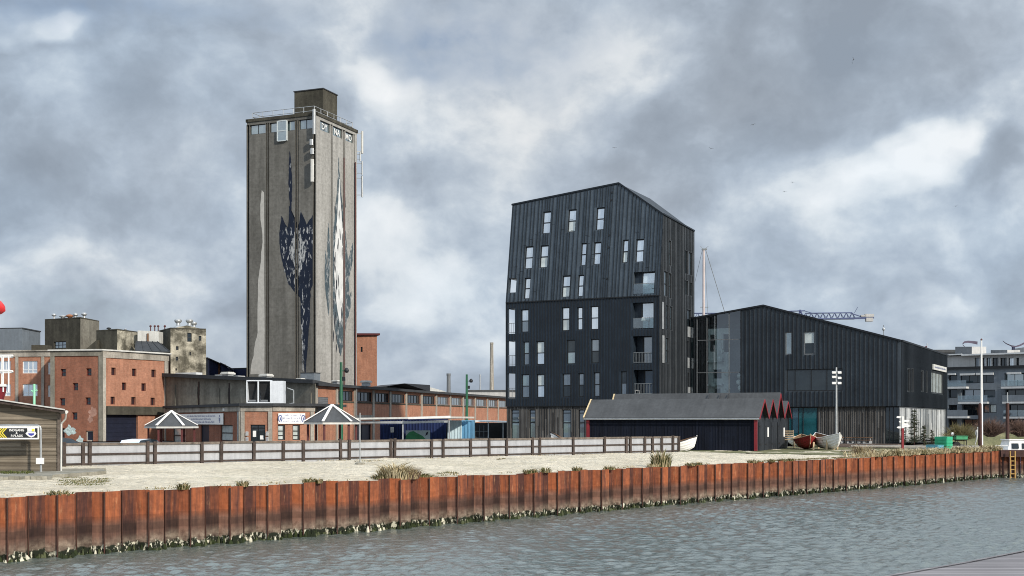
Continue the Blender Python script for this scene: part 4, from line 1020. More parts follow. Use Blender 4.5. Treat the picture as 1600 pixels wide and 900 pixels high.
def bench_table(c, rz, label, s=1.0, mat='galvanised'):
    th = thing('picnic_bench', label, 'bench', c, 'benches in front of the timber wall')
    A = lambda x, y, z: c+Vector((x*math.cos(rz)-y*math.sin(rz), x*math.sin(rz)+y*math.cos(rz), z))*s
    mb = MB(); mb.beam(A(-.75, 0, .72), A(.75, 0, .72), .6, .05); mb.build('tabletop', 'wood_brown', th)
    for y in (-.6, .6): mb = MB(); mb.beam(A(-.75, y, .43), A(.75, y, .43), .26, .05); mb.build('seat', 'wood_brown', th)
    mb = MB()
    for x in (-.6, .6):
        mb.beam(A(x, -.62, .05), A(x, .62, .05), .07, .07)
        for y in (-.6, 0, .6): mb.beam(A(x, y, .05), A(x, y, .42 if y else .7), .07, .07)
    for y in (-.6, .6): mb.beam(A(-.6, y, .06), A(.6, y, .06), .06, .06)
    mb.build('frame', mat, th); return th
wing()
# ---------------------------------------------------------------- brick and concrete buildings on the left
def back_box(mb, q0, q1, depth_vec, H, mi=0, mtop=None):
    """plain ends, back and top behind a facade that runs q0 -> q1"""
    up = Vector((0, 0, H)); b0, b1 = q0+depth_vec, q1+depth_vec
    mb.face([q1, b1, b1+up, q1+up], mi); mb.face([b0, q0, q0+up, b0+up], mi); mb.face([b1, b0, b0+up, b1+up], mi)
    mb.face([q0+up, q1+up, b1+up, b0+up], mi if mtop is None else mtop)
def warehouse():
    K = G(160, 140); A0 = G(80, 141); A1 = G(262, 148.4); H = 10.45
    t = thing('brick_warehouse', 'red brick warehouse with small square windows and concrete corner piers', 'warehouse', K)
    pL = Plane(A0, K-A0); pR = Plane(K, A1-K); LL = (K-A0).length; LR = (A1-K).length
    cr = lambda x, y: (x/3.213, 440+y/3.213)
    wl = []
    for x, y in ((317, 457), (446, 454), (379, 528), (313, 604), (442, 600), (375, 675)): a, b = cr(x, y); wl.append(pL.rect(a, b, 8.2, 11.5))
    dr = pL.box4(134, 673, 145.5, 697); dr = (dr[0], 0, dr[2], dr[3]); gw = pL.box4(95, 669, 101, 690)
    wr = []
    for x, y in ((570, 451), (674, 456), (771, 461), (623, 526), (721, 530), (566, 597), (670, 599), (767, 602)): a, b = cr(x, y); wr.append(pR.rect(a, b, 6.8, 12))
    gar = pR.box4(165, 648, 215.5, 697); gar = (gar[0], 0, gar[2], gar[3])
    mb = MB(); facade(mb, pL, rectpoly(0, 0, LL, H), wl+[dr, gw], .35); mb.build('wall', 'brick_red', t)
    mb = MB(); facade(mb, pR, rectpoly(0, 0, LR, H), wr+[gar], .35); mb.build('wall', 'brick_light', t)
    bk = MB(); up = Vector((0, 0, H)); bv = Vector((-5, 16, 0)); bk.face([A1, A1+bv, A1+bv+up, A1+up]); bk.face([A0+bv, A0, A0+up, A0+bv+up]); bk.face([A1+bv, A0+bv, A0+bv+up, A1+bv+up]); bk.build('rear_wall', 'brick_red', t)
    for r in wl+[gw]: window(t, pL, r, .3, 'dark_red', 'glass_dark', .07, (.5,))
    for r in wr: window(t, pR, r, .3, 'dark_red', 'glass_dark', .07, (), (.5,))
    def slab(pl, u0, v0, u1, v1, proud, m='grey_concrete', name='pier'):
        mb = MB(); mb.obox(pl.pt(u0, v0, .003), pl.U*(u1-u0), pl.V*(v1-v0), pl.N*proud); return mb.build(name, m, t)
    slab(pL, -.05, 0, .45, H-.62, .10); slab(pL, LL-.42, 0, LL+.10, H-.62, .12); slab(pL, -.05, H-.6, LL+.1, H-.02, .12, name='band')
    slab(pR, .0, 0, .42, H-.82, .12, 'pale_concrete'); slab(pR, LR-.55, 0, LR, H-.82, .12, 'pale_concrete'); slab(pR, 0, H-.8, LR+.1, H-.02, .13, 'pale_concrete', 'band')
    l0 = pR.box4(160, 635, 252.5, 648); slab(pR, .44, l0[1], LR-.56, l0[3], .35, 'dark_concrete', 'lintel')
    mb = MB(); mb.prism([A0+up+Vector((-.3, -.3, 0)), K+up+Vector((.1, -.35, 0)), A1+up+Vector((.5, -.1, 0)), A1+bv+up, A0+bv+up], (0, 0, .16)); mb.build('roof', 'off_white', t)
    mb = MB(); a, b, c, d = gar; mb.face([pR.pt(a, b, -.3), pR.pt(c, b, -.3), pR.pt(c, d, -.3), pR.pt(a, d, -.3)])
    for i in range(1, 6): mb.obox(pR.pt(a, b+(d-b)*i/6, -.298), pR.U*(c-a), pR.V*.05, pR.N*.03)
    mb.build('garage_door', 'navy_door', t)
    window(t, pL, dr, .25, 'pale_concrete', 'navy_door', .14, (), (), 'door')
    # faded spray paint low on the left wall and worn plaster
    rnd = random.Random(9)
    def patch(pl, x, y, rx, ry, m, name, n=13):
        c = pl.px(x, y); e = pl.px(x+rx, y-ry); mb = MB(); n = 22; k = [rnd.uniform(.8, 1.08)*(1+.22*math.sin(i*1.3)) for i in range(n)]
        mb.face([pl.pt(c[0]+(e[0]-c[0])*k[i]*math.cos(6.283*i/n), c[1]+(e[1]-c[1])*k[i]*math.sin(6.283*i/n), .006) for i in range(n)]); mb.build(name, m, t)
    patch(pL, 109, 673, 9, 8, 'graffiti', 'graffiti'); patch(pL, 125, 688, 5, 7, 'graffiti', 'graffiti'); patch(pL, 145, 644, 6, 9, 'plaster_worn', 'worn_patch', 15); patch(pL, 141, 655, 4, 6, 'plaster_worn', 'worn_patch', 15)
brick('plaster_worn', (.33, .17, .13), (.28, .13, .095), (.32, .25, .21))
warehouse()
def office():
    q0, q1 = G(-95, 151.5), G(81, 149.5); H = 11.05
    t = thing('brick_office', 'orange brick office block with white framed windows and pale concrete pillars', 'office building', G(40, 150))
    pl = Plane(q0, q1-q0); Lq = (q1-q0).length
    sx = lambda x: x/4.737; sy = lambda y: 450+y/4.737
    ops = []
    for k in range(-3, 2):
        dx = 42.0*k
        for (y0, y1) in ((564, 583.3), (600.2, 619)):
            x0, x1 = 35+dx, 58.5+dx
            if x1 < 82: ops.append(pl.box4(x0, y0, x1, y1))
    ops += [pl.box4(74.6, y0, 80, y1) for y0, y1 in ((566, 585), (602, 620))]
    mb = MB(); facade(mb, pl, rectpoly(0, 0, Lq, H), ops, .2); back_box(mb, q0, q1, Vector((-1, 14, 0)), H, 0, 1); mb.build('wall', ['brick_light', 'roof_felt'], t)
    for r in ops: window(t, pl, r, .16, 'frame_white', 'glass_sky', .09, (.28,), (.38, .66))
    for x in (-57, -15, 27, 67.4): u = pl.px(x, 600)[0]; mb = MB(); mb.obox(pl.pt(u-.17, 0, .003), pl.U*.34, pl.V*(H-.8), pl.N*.14); mb.build('pillar', 'pale_concrete', t)
    mb = MB(); mb.obox(pl.pt(0, H-.78, .003), pl.U*Lq, pl.V*.62, pl.N*.12); mb.obox(pl.pt(-.1, H-.14, .003), pl.U*(Lq+.2), pl.V*.16, pl.N*.3); mb.build('roof_band', 'pale_concrete', t)
    c = G(14, 156); b = thing('roof_plant_house', 'blue grey flat roofed box on top of the orange brick office', 'roof house', c+Vector((0, 0, H)))
    mb = MB(); q = G(-30, 156, H); r = G(34.5, 155, H); mb.prism([q, r, r+Vector((0, 6, 0)), q+Vector((0, 6, 0))], (0, 0, CAMZ+(HY-513.5)/F*155-H)); mb.build('wall', 'apartment_grey', b)
    mb = MB(); z = CAMZ+(HY-513.5)/F*155; q.z = r.z = z; mb.prism([q, r+Vector((.1, 0, 0)), r+Vector((.1, 6, 0)), q+Vector((0, 6, 0))], (0, 0, .14)); mb.build('roof', 'roof_felt', b)
    b = thing('parapet_block', 'low weathered concrete parapet on the roofs between office and concrete cube', 'parapet', G(55, 158, H))
    mb = MB(); q, r = G(35, 158, H-.5), G(72, 158, H-.5); mb.prism([q, r, r+Vector((0, 2, 0)), q+Vector((0, 2, 0))], (0, 0, CAMZ+(HY-539)/F*158-H+.5)); mb.build('wall', 'dark_concrete', b)
office()
def concrete_block(name, label, cat, x0, xc, x1, d, ytop, depthL, depthR, mL, mR, ops=(), z0=5.0, tops=None):
    """two visible faces meeting at xc"""
    K = G(xc, d, z0); A0 = G(x0, d+depthL, z0); A1 = G(x1, d+depthR, z0); H = CAMZ+(HY-ytop)/F*d-z0
    t = thing(name, label, cat, K); pL = Plane(A0, K-A0); pR = Plane(K, A1-K)
    mb = MB(); facade(mb, pL, rectpoly(0, 0, (K-A0).length, H), [pL.box4(*o[1:]) for o in ops if o[0] == 'L'], .25); mb.build('wall', mL, t)
    mb = MB(); facade(mb, pR, rectpoly(0, 0, (A1-K).length, H), [pR.box4(*o[1:]) for o in ops if o[0] == 'R'], .25); mb.build('wall', mR, t)
    for o in ops:
        pl = pL if o[0] == 'L' else pR; window(t, pl, pl.box4(*o[1:]), .2, 'frame_dark', 'glass_silo' if o[0] == 'L' else 'glass_dark', .08, (.5,), (.33, .66) if o[0] == 'L' else ())
    B = A0+A1-K; up = Vector((0, 0, H)); mb = MB(); mb.face([A1, B, B+up, A1+up]); mb.face([B, A0, A0+up, B+up]); mb.build('rear_wall', mL, t)
    mb = MB(); cdir = (B-K).normalized()*.12; mb.prism([A0+up, K+up-cdir, A1+up, B+up+cdir], (0, 0, .14)); mb.build('roof', 'dark_concrete', t)
    return t, pL, pR, H+z0
def lefts():
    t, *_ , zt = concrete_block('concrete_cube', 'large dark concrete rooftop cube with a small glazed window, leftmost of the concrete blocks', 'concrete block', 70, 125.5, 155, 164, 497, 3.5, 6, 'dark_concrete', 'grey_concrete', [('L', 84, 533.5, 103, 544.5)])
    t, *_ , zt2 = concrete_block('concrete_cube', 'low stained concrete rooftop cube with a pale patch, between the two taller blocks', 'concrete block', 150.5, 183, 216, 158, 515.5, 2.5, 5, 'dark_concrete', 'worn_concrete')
    mb = MB(); K = G(183, 157.3); # slanting buttress on its left
    a = P(133, 546.5, 159); b = P(151, 531, 159); c = P(151, 547, 159); mb.prism([a, c, b], (0, 2.0, 0)); mb.build('buttress', 'dark_concrete', t)
    # ruined pale tower with gaps in its wall
    ops = [('R', 274.8, 541, 279, 547), ('R', 274.5, 557.5, 278.6, 563.5), ('R', 292.5, 520, 299.5, 534), ('R', 310.3, 525, 314.6, 532.5), ('R', 296, 550, 298.5, 555), ('R', 274, 575.5, 276.5, 579)]
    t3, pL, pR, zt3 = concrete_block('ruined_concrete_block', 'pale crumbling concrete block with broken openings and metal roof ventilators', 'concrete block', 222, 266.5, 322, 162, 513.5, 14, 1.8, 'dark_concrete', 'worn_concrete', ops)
    mb = MB(); H = zt3-5; Lr = (G(322, 163.8)-G(266.5, 162)).length; mb.prism([pR.pt(0, H-.02), pR.pt(Lr, H-.9), pR.pt(Lr, H-.02), pR.pt(Lr*.45, H+.5)], -pR.N*4); mb.build('gable', 'worn_concrete', t3)
    # white roof light with ribbed roof before it
    t4 = thing('monitor_roof', 'white rooflight wall above a dark sheet roof, beside the ruined concrete block', 'rooflight', P(232, 534, 161))
    q, r = P(215, 534, 161), P(248, 535.5, 161); mb = MB(); mb.prism([q, r, r+Vector((0, 2, 0)), q+Vector((0, 2, 0))], (0, 0, 1.5)); mb.build('wall', 'off_white', t4)
    mb = MB(); mb.prism([P(229.5, 533.4, 160.9), P(232.5, 533.4, 160.9), P(232.5, 521, 160.9), P(229.5, 521, 160.9)], (0, -.06, 0)); mb.build('window', 'wood_brown', t4)
    mb = MB(); a, b, c, d = P(213, 534, 160.5), P(246, 535, 160.5), P(265, 550.5, 153), P(211, 549, 153); mb.prism([a, b, c, d], (0, 0, .1))
    for i in range(5):
        f = i/4; mb.beam(a+(b-a)*f+Vector((0, 0, .13)), d+(c-d)*f+Vector((0, 0, .13)), .08, .08)
    mb.build('roof', 'roof_felt', t4)
    # dark bins and low roofs between the ruin and the silo
    for (x0, xc, x1, yt, lab) in ((321.5, 325, 340, 560, 'blue black sheet metal bin house right beside the ruined block'), (344, 345.5, 358, 568, 'second smaller blue black bin house, nearer the silo')):
        K = G(xc, 172); t5 = thing('bin_house', lab, 'bin house', K); zz = CAMZ+(HY-yt)/F*172; q, r = G(x0, 173.5), G(x1, 173)
        mb = MB(); mb.face([q, K, K+Vector((0, 0, zz)), q+Vector((0, 0, zz))]); mb.face([K, r, r+Vector((0, 0, zz-.7)), K+Vector((0, 0, zz))]); B = q+r-K+Vector((0, 3, 0)); mb.face([r, B, B+Vector((0, 0, zz-.7)), r+Vector((0, 0, zz-.7))]); mb.face([B, q, q+Vector((0, 0, zz)), B+Vector((0, 0, zz-.7))]); mb.build('wall', 'blue_dark', t5)
        mb = MB(); mb.prism([q+Vector((-.2, -.2, zz)), K+Vector((0, -.25, zz)), r+Vector((.3, -.2, zz-.7)), B+Vector((.2, 0, zz-.7))], (0, 0, .15)); mb.build('roof', 'roof_felt', t5)
    t6 = thing('brick_stair_block', 'narrow brick strip of wall between the two dark bin houses', 'building', G(342, 174)); mb = MB(); q, r = G(339.5, 174), G(345, 174); mb.prism([q, r, r+Vector((0, 3, 0)), q+Vector((0, 3, 0))], (0, 0, CAMZ+(HY-568)/F*174)); mb.build('wall', 'brick_light', t6)
    t7 = thing('low_shed', 'low dark flat roofed shed behind the concrete wing by the silo', 'shed', G(370, 178)); mb = MB(); q, r = G(356, 178), G(386, 176); mb.prism([q, r, r+Vector((0, 5, 0)), q+Vector((0, 5, 0))], (0, 0, CAMZ+(HY-577)/F*177)); mb.build('wall', 'blue_dark', t7)
    mb = MB(); z = CAMZ+(HY-577)/F*177; q.z = r.z = z; mb.prism([q, r, r+Vector((0, 5, 0)), q+Vector((0, 5, 0))], (0, 0, .2)); mb.build('roof', 'roof_felt', t7)
    return zt, zt2, zt3
ZT = lefts()
def ventilators():
    zt, zt2, zt3 = ZT
    def vent(c, s, label, mats, prof='ball', group='roof ventilators on the concrete blocks'):
        th = thing('roof_ventilator', label, 'ventilator', c, group); mb = MB()
        if prof == 'ball':
            mb.lathe(c, [(.30*s, 0), (.26*s, .1*s), (.25*s, .75*s)]); mb.build('neck', mats[0], th); mb = MB()
            mb.lathe(c, [(.27*s, .75*s), (.62*s, 1.0*s), (.66*s, 1.12*s), (.45*s, 1.45*s), (.18*s, 1.6*s), (.01, 1.62*s)]); mb.build('cap', mats[1], th)
        elif prof == 'dish':
            mb.lathe(c, [(.40*s, 0), (.36*s, .35*s)]); mb.build('neck', mats[0], th); mb = MB(); mb.lathe(c, [(.36*s, .35*s), (.85*s, .60*s), (.85*s, .75*s), (.5*s, 1.0*s), (.01, 1.1*s)]); mb.build('cap', mats[1], th)
        elif prof == 'cone':
            mb.lathe(c, [(.85*s, 0), (.8*s, .25*s), (.42*s, .5*s), (.36*s, 1.0*s)]); mb.build('neck', mats[0], th); mb = MB()
            mb.lathe(c, [(.37*s, 1.0*s), (.62*s, 1.25*s), (.70*s, 1.4*s), (.70*s, 1.6*s), (.42*s, 1.85*s), (.01, 1.9*s)]); mb.build('cap', mats[1], th)
        else:
            mb.lathe(c, [(.16*s, 0), (.15*s, 1.2*s)]); mb.build('neck', mats[0], th); mb = MB(); mb.lathe(c, [(.15*s, 1.15*s), (.34*s, 1.3*s), (.36*s, 1.5*s), (.2*s, 1.72*s), (.01, 1.78*s)], 10); mb.build('cap', mats[1], th)
    g = ('galvanised', 'galvanised')
    for x, p, s, lab, m in ((84.3, 'ball', .50, 'leftmost round headed vent on the large dark concrete cube', g), (98, 'dish', .55, 'wide flat capped vent, second on the large dark concrete cube', g), (109, 'dish', .62, 'rusty flat capped vent in the middle of the large dark cube', ('rust_cap', 'rust_cap')), (118, 'ball', .55, 'round headed vent right of the rusty vent on the large cube', g), (131.5, 'ball', .60, 'rightmost tall round headed vent on the large concrete cube', g)):
        vent(Vector(((x-CX)/F*167, 167, zt+.1)), s, lab, m, p)
    vent(Vector(((170-CX)/F*160, 160, zt2+.1)), .36, 'small dark mushroom vent on the low stained concrete cube', ('roof_felt', 'roof_felt'), 'dish')
    vent(Vector(((196-CX)/F*160, 160, zt2+.1)), .22, 'tiny grey vent at the right of the low stained cube', g, 'dish')
    for x, lab in ((235.2, 'first thin dark red vent pipe left of the ruined block'), (241.8, 'second thin dark red vent pipe left of the ruined block'), (247.2, 'third thin dark red vent pipe left of the ruined block'), (257.5, 'fourth thin dark red vent pipe, set apart near the cone ventilators')):
        vent(Vector(((x-CX)/F*168, 168, zt3+.1)), .48, lab, ('reddish_pipe', 'reddish_pipe'), 'pipe')
    for x, s, d, lab in ((278.3, .72, 164, 'leftmost large pale metal cone ventilator on the ruined block'), (296, .72, 164, 'middle large pale metal cone ventilator on the ruined block'), (302.8, .62, 166.5, 'smaller cone ventilator at the right rear of the ruined block')):
        vent(Vector(((x-CX)/F*d, d, zt3+.15)), s, lab, g, 'cone')
ventilators()
def concrete_wing():
    q0, q1 = G(258, 148), G(492.5, 128.6); z0, z1 = 7.75, 6.3
    t = thing('concrete_wing', 'long low grey concrete upper storey with dark flat roof behind the brick shopfronts', 'building', (q0+q1)/2)
    pl = Plane(q0, q1-q0); Lq = (q1-q0).length
    mb = MB(); mb.face([pl.pt(0, 0), pl.pt(Lq, 0), pl.pt(Lq, z1), pl.pt(0, z0)]); bv = Vector((0, 16, 0)); mb.face([q1, q1+bv, pl.pt(Lq, z1)+bv, pl.pt(Lq, z1)]); mb.face([q0+bv, q0, pl.pt(0, z0), pl.pt(0, z0)+bv]); mb.face([q1+bv, q0+bv, pl.pt(0, z0)+bv, pl.pt(Lq, z1)+bv])
    fr = random.Random(1)
    top = lambda u: z0+(z1-z0)*u/Lq
    for x0, x1 in ((262, 274.5), (280, 309), (313, 343), (347, 357), (362, 385), (452, 487)):   # raised panels of the cladding
        a, b = pl.px(x0, 620)[0], pl.px(x1, 620)[0]; mb.obox(pl.pt(a, 4.1, .003), pl.U*(b-a), pl.V*(top(b)-4.1-1.0), pl.N*.10)
    mb.build('wall', 'grey_concrete', t)
    mb = MB()
    for x in (310.8, 358.5): u = pl.px(x, 620)[0]; mb.obox(pl.pt(u-.13, 4.0, .004), pl.U*.26, pl.V*(top(u)-4.4), pl.N*.05)
    mb.build('drainpipe', 'frame_dark', t)
    mb = MB(); mb.prism([pl.pt(-.3, z0, .5), pl.pt(Lq+.2, z1, .5), pl.pt(Lq+.2, z1, .5)+bv, pl.pt(-.3, z0, .5)+bv], (0, 0, .42)); mb.build('roof', 'roof_felt', t)
    # box vents and pale skylights along the roofs
    def hood(x, d, y, w, h, label, name='box_vent', cat='roof vent', group='box vents on the flat roofs'):
        c = P(x, y, d); th = thing(name, label, cat, c, group); k = d/F; mb = MB(); mb.box(c+Vector((0, 0, h*k*.3)), (w*k*.72, w*k*.7, h*k*.6), R(-30)); mb.build('base', 'galvanised', th)
        mb = MB(); mb.box(c+Vector((0, 0, h*k*.75)), (w*k, w*k*.95, h*k*.22), R(-30)); mb.box(c+Vector((0, 0, h*k*.92)), (w*k*.84, w*k*.8, h*k*.12), R(-30)); mb.build('hood', 'off_white', th)
    hood(356, 146, 592.5, 17, 11.5, 'pale box vent on the concrete wing roof, left of the silo foot'); hood(416, 142, 596, 17, 12, 'pale box vent on the roof above the white air conditioning unit')
    hood(469.5, 136, 598, 12, 7, 'low pale box vent beside the grey roof cabinet'); hood(572, 147, 603.5, 14, 9, 'pale box vent on the long brick building roof'); hood(526, 140, 600, 13, 6, 'flat pale box vent below the painted spindle')
    c = P(485, 597, 138); th = thing('roof_cabinet', 'blue grey metal cabinet on the flat roof at the silo foot', 'cabinet', c); mb = MB(); mb.box(c+Vector((0, 0, .5)), (1.75, 1.4, 1.0), R(-20)); mb.build('body', 'apartment_grey', th); mb = MB(); mb.box(c+Vector((0, 0, 1.03)), (1.85, 1.5, .07), R(-20)); mb.build('lid', 'roof_felt', th)
    for x, d, w, y, lab in ((295, 150, 41, 584.5, 'long pale skylight strip at the left end of the flat roof'), (344, 147, 8, 588, 'short pale skylight left of the first box vent'), (372, 146, 15, 589.5, 'pale skylight right of the first box vent'), (403, 143, 6, 593, 'small pale skylight near the air conditioning unit'), (433, 141, 14, 594.5, 'pale skylight right of the second box vent'), (459, 138, 9, 597, 'small pale skylight left of the grey cabinet')):
        c = P(x, y, d); th = thing('skylight', lab, 'skylight', c, 'skylights on the flat roof'); mb = MB(); mb.box(c, (w*d/F, 1.2, .34), R(-30) if w < 20 else R(-26)); tag(mb.build('skylight', 'roof_strip', None, c), lab, 'skylight', 'skylights on the flat roof'); bpy.data.objects.remove(th)
concrete_wing()
def shopfront():
    q0, q1, q2, q3 = G(258, 146), G(376.5, 122), G(426, 121.5), G(492, 123.5); H = 3.98
    t = thing('brick_shopfront', 'single storey brick shopfront building with white sign boards and concrete piers', 'shop building', q1)
    pA, pB, pC = Plane(q0, q1-q0), Plane(q1, q2-q1), Plane(q2, q3-q2); LA, LB, LC = (q1-q0).length, (q2-q1).length, (q3-q2).length
    f = lambda pl, x0, y0, x1, y1: pl.box4(x0, y0, x1, y1)
    gx = lambda x: 270+x/7.62; gy = lambda y: 630+y/7.62
    opA = [f(pA, 270.5, 669, 289.5, 692), f(pA, 313.5, 664, 326.5, 697), f(pA, 344.5, 664, 363.5, 689), f(pA, 222, 668, 240, 692)]
    opA = [(max(.2, a), (0 if i == 1 else b), c, d) for i, (a, b, c, d) in enumerate(opA)][:3]
    opB = [f(pB, 391, 663.5, 414.5, 697)]; opB = [(a, 0, c, d) for a, b, c, d in opB]
    opC = [f(pC, 434, 664, 445.3, 687.5), f(pC, 457, 664, 468.5, 687.5)]
    for pl, Lq, ops in ((pA, LA, opA), (pB, LB, opB), (pC, LC, opC)):
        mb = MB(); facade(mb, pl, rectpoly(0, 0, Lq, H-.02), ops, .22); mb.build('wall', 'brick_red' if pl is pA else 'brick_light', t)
        mb = MB(); mb.obox(pl.pt(0, H-.66, .003), pl.U*Lq, pl.V*.5, pl.N*.10); mb.build('band', 'pale_concrete', t)
    up = Vector((0, 0, H)); mb = MB(); bk0, bk3 = q0+Vector((3, 3, 0)), q3+Vector((2, 9, 0)); o = .35
    mb.prism([q0+up+Vector((-.2, -.4, -.14)), q1+up+Vector((-.1, -o, -.14)), q2+up+Vector((.1, -o, -.14)), q3+up+Vector((.3, -o, -.14)), bk3+up+Vector((0, 0, -.14)), bk0+up+Vector((0, 0, -.14))], (0, 0, .28)); mb.build('roof', 'roof_felt', t)
    for pl, u in ((pA, LA-.42), (pB, .03), (pB, LB-.4), (pC, LC-.5), (pA, .1)):
        mb = MB(); mb.obox(pl.pt(u, 0, .004), pl.U*.38, pl.V*(H-.68), pl.N*.16); mb.build('pier', 'pale_concrete', t)
    for i, r in enumerate(opA): window(t, pA, r, .18, 'frame_dark', 'navy_door' if i == 1 else 'glass_blind', .10, () if i == 1 else (.5,), (), 'door' if i == 1 else 'window')
    w = window(t, pB, opB[0], .18, 'frame_dark', 'glass_dark', .10, (.82,), (.5,), 'door')
    mb = MB(); a, b, c, d = opB[0]; wd = c-a
    mb.obox(pB.pt(a+.22, .75, -.155), pB.U*.34, pB.V*.62, pB.N*.01); mb.obox(pB.pt(a+wd*.62, .5, -.155), pB.U*.36, pB.V*.40, pB.N*.01); mb.build('notice', 'sign_white', w)
    for r in opC: window(t, pC, r, .18, 'frame_dark', 'glass_blind', .09, (.3, .6), (.8,))
    for pl, x in ((pB, 387), (pB, 418.5)):
        for y in (677.5, 686): 
            r = f(pl, x-2.2, y-3.3, x+2.2, y+3.3); mb = MB(); mb.obox(pl.pt(r[0], r[1], .17), pl.U*(r[2]-r[0]), pl.V*(r[3]-r[1]), pl.N*.03); o2 = mb.build('notice_plate', 'off_white', t); illegible(pl, r, .21, o2, 4, .6, int(x+y))
    mb = MB(); u = LA-.75; mb.tube(pA.pt(u, 0, .1), pA.pt(u, H-.7, .1), .06); mb.build('downpipe', 'galvanised', t)
    mb = MB(); r = pA.px(351.8, 640); mb.box(pA.pt(r[0], r[1], .15), (.2, .2, .25)); mb.build('wall_lamp', 'white_paint', t)
    # sign boards
    for pl, bx, label, ln in ((pA, (282, 646.5, 351, 663), 'long white sign board with round emblem and three lines on the angled brick wall', 3), (pC, (434.2, 645.8, 476, 662), 'shorter white sign board with two emblems above two windows', 3)):
        r = f(pl, *bx); th = thing('sign_board', label, 'sign', pl.pt((r[0]+r[2])/2, r[1], .1), 'white sign boards on the brick shopfront')
        mb = MB(); mb.obox(pl.pt(r[0], r[1], .12), pl.U*(r[2]-r[0]), pl.V*(r[3]-r[1]), pl.N*.06); mb.build('board', 'sign_white', th)
        illegible(pl, r, .184, th, ln, .62, 31 if pl is pA else 44, x0=.16 if pl is pC else .20, x1=.84)
        for k in ((.93,) if pl is pA else (.07, .93)):
            mb = MB(); cu = r[0]+(r[2]-r[0])*k; cv = (r[1]+r[3])/2; h = (r[3]-r[1])*.36; n = 20
            o_ = [pl.pt(cu+h*.62*math.cos(6.283*i/n), cv+h*math.sin(6.283*i/n), .184) for i in range(n)]; i_ = [pl.pt(cu+h*.36*math.cos(6.283*i/n), cv+h*.66*math.sin(6.283*i/n), .184) for i in range(n)]
            for i in range(n):
                if i in (15,): continue
                mb.face([o_[i], o_[(i+1) % n], i_[(i+1) % n], i_[i]])
            mb.obox(pl.pt(cu-.06, cv-h*.5, .186), pl.U*.16, pl.V*h*.8, pl.N*.004); mb.build('emblem', 'sign_text', th)
    # the air conditioning unit on its roof
    c = P(414, 631.5, 124.5); th = thing('air_conditioner', 'big white air conditioning unit with two dark fan intakes on the shopfront roof', 'air conditioner', c)
    k = 124.5/F; x0, x1, h = -29*k, 29*k, 2.38; rz = 0
    mb = MB(); mb.box(c+Vector((x0+36*k, .55, h*.5+.1)), (1.0*k*44, 1.1, h), 0) if False else None
    A = lambda x, y, z: c+Vector((x, y, z))
    sp = x0+37*k
    mb.box(A((sp+x1)/2, .6, .1+h*.48), (x1-sp, 1.3, h*.96)); mb.box(A((x0+sp)/2, .6, h+.03), (sp-x0, 1.3, .12)); mb.box(A((x0+sp)/2, .6, .16), (sp-x0, 1.3, .12)); mb.box(A(x0+.05, .6, h*.5+.1), (.1, 1.3, h-.14)); mb.box(A((x0+sp)/2, .03, h*.5+.1), (.14, .12, h-.14)); mb.box(A((x0+sp)/2, 1.2, h*.5+.1), (sp-x0-.1, .1, h-.16)); mb.build('casing', 'ac_white', th)
    for s in (0, 1):
        mb = MB(); a = x0+.1+s*((sp-x0)/2); b = a+(sp-x0)/2-.14; mb.prism([A(a, .95, .25), A(b, .95, .25), A(b, .25, h-.1), A(a, .25, h-.1)], (0, .08, .03)); mb.build('intake', 'ac_dark', th)
    for s in (0, 1):
        mb = MB(); a = x0+.18+s*((sp-x0)/2); mb.tube(A(a, .35, .34), A(a+.75, .35, .34), .12, n=8); mb.build('fan_cover', 'frame_grey', th)
    mb = MB(); mb.path([c+Vector((x1+.3, .5, h*.7)), c+Vector((x1+.95, .5, h*.6)), c+Vector((x1+.95, .5, .1)), c+Vector((x1+.5, .5, .05))], .06); tag(mb.build('roof_duct', 'galvanised', None, c+Vector((x1+.9, .5, 0))), 'bent grey pipe on the roof right of the white air conditioning unit', 'pipe')
shopfront()
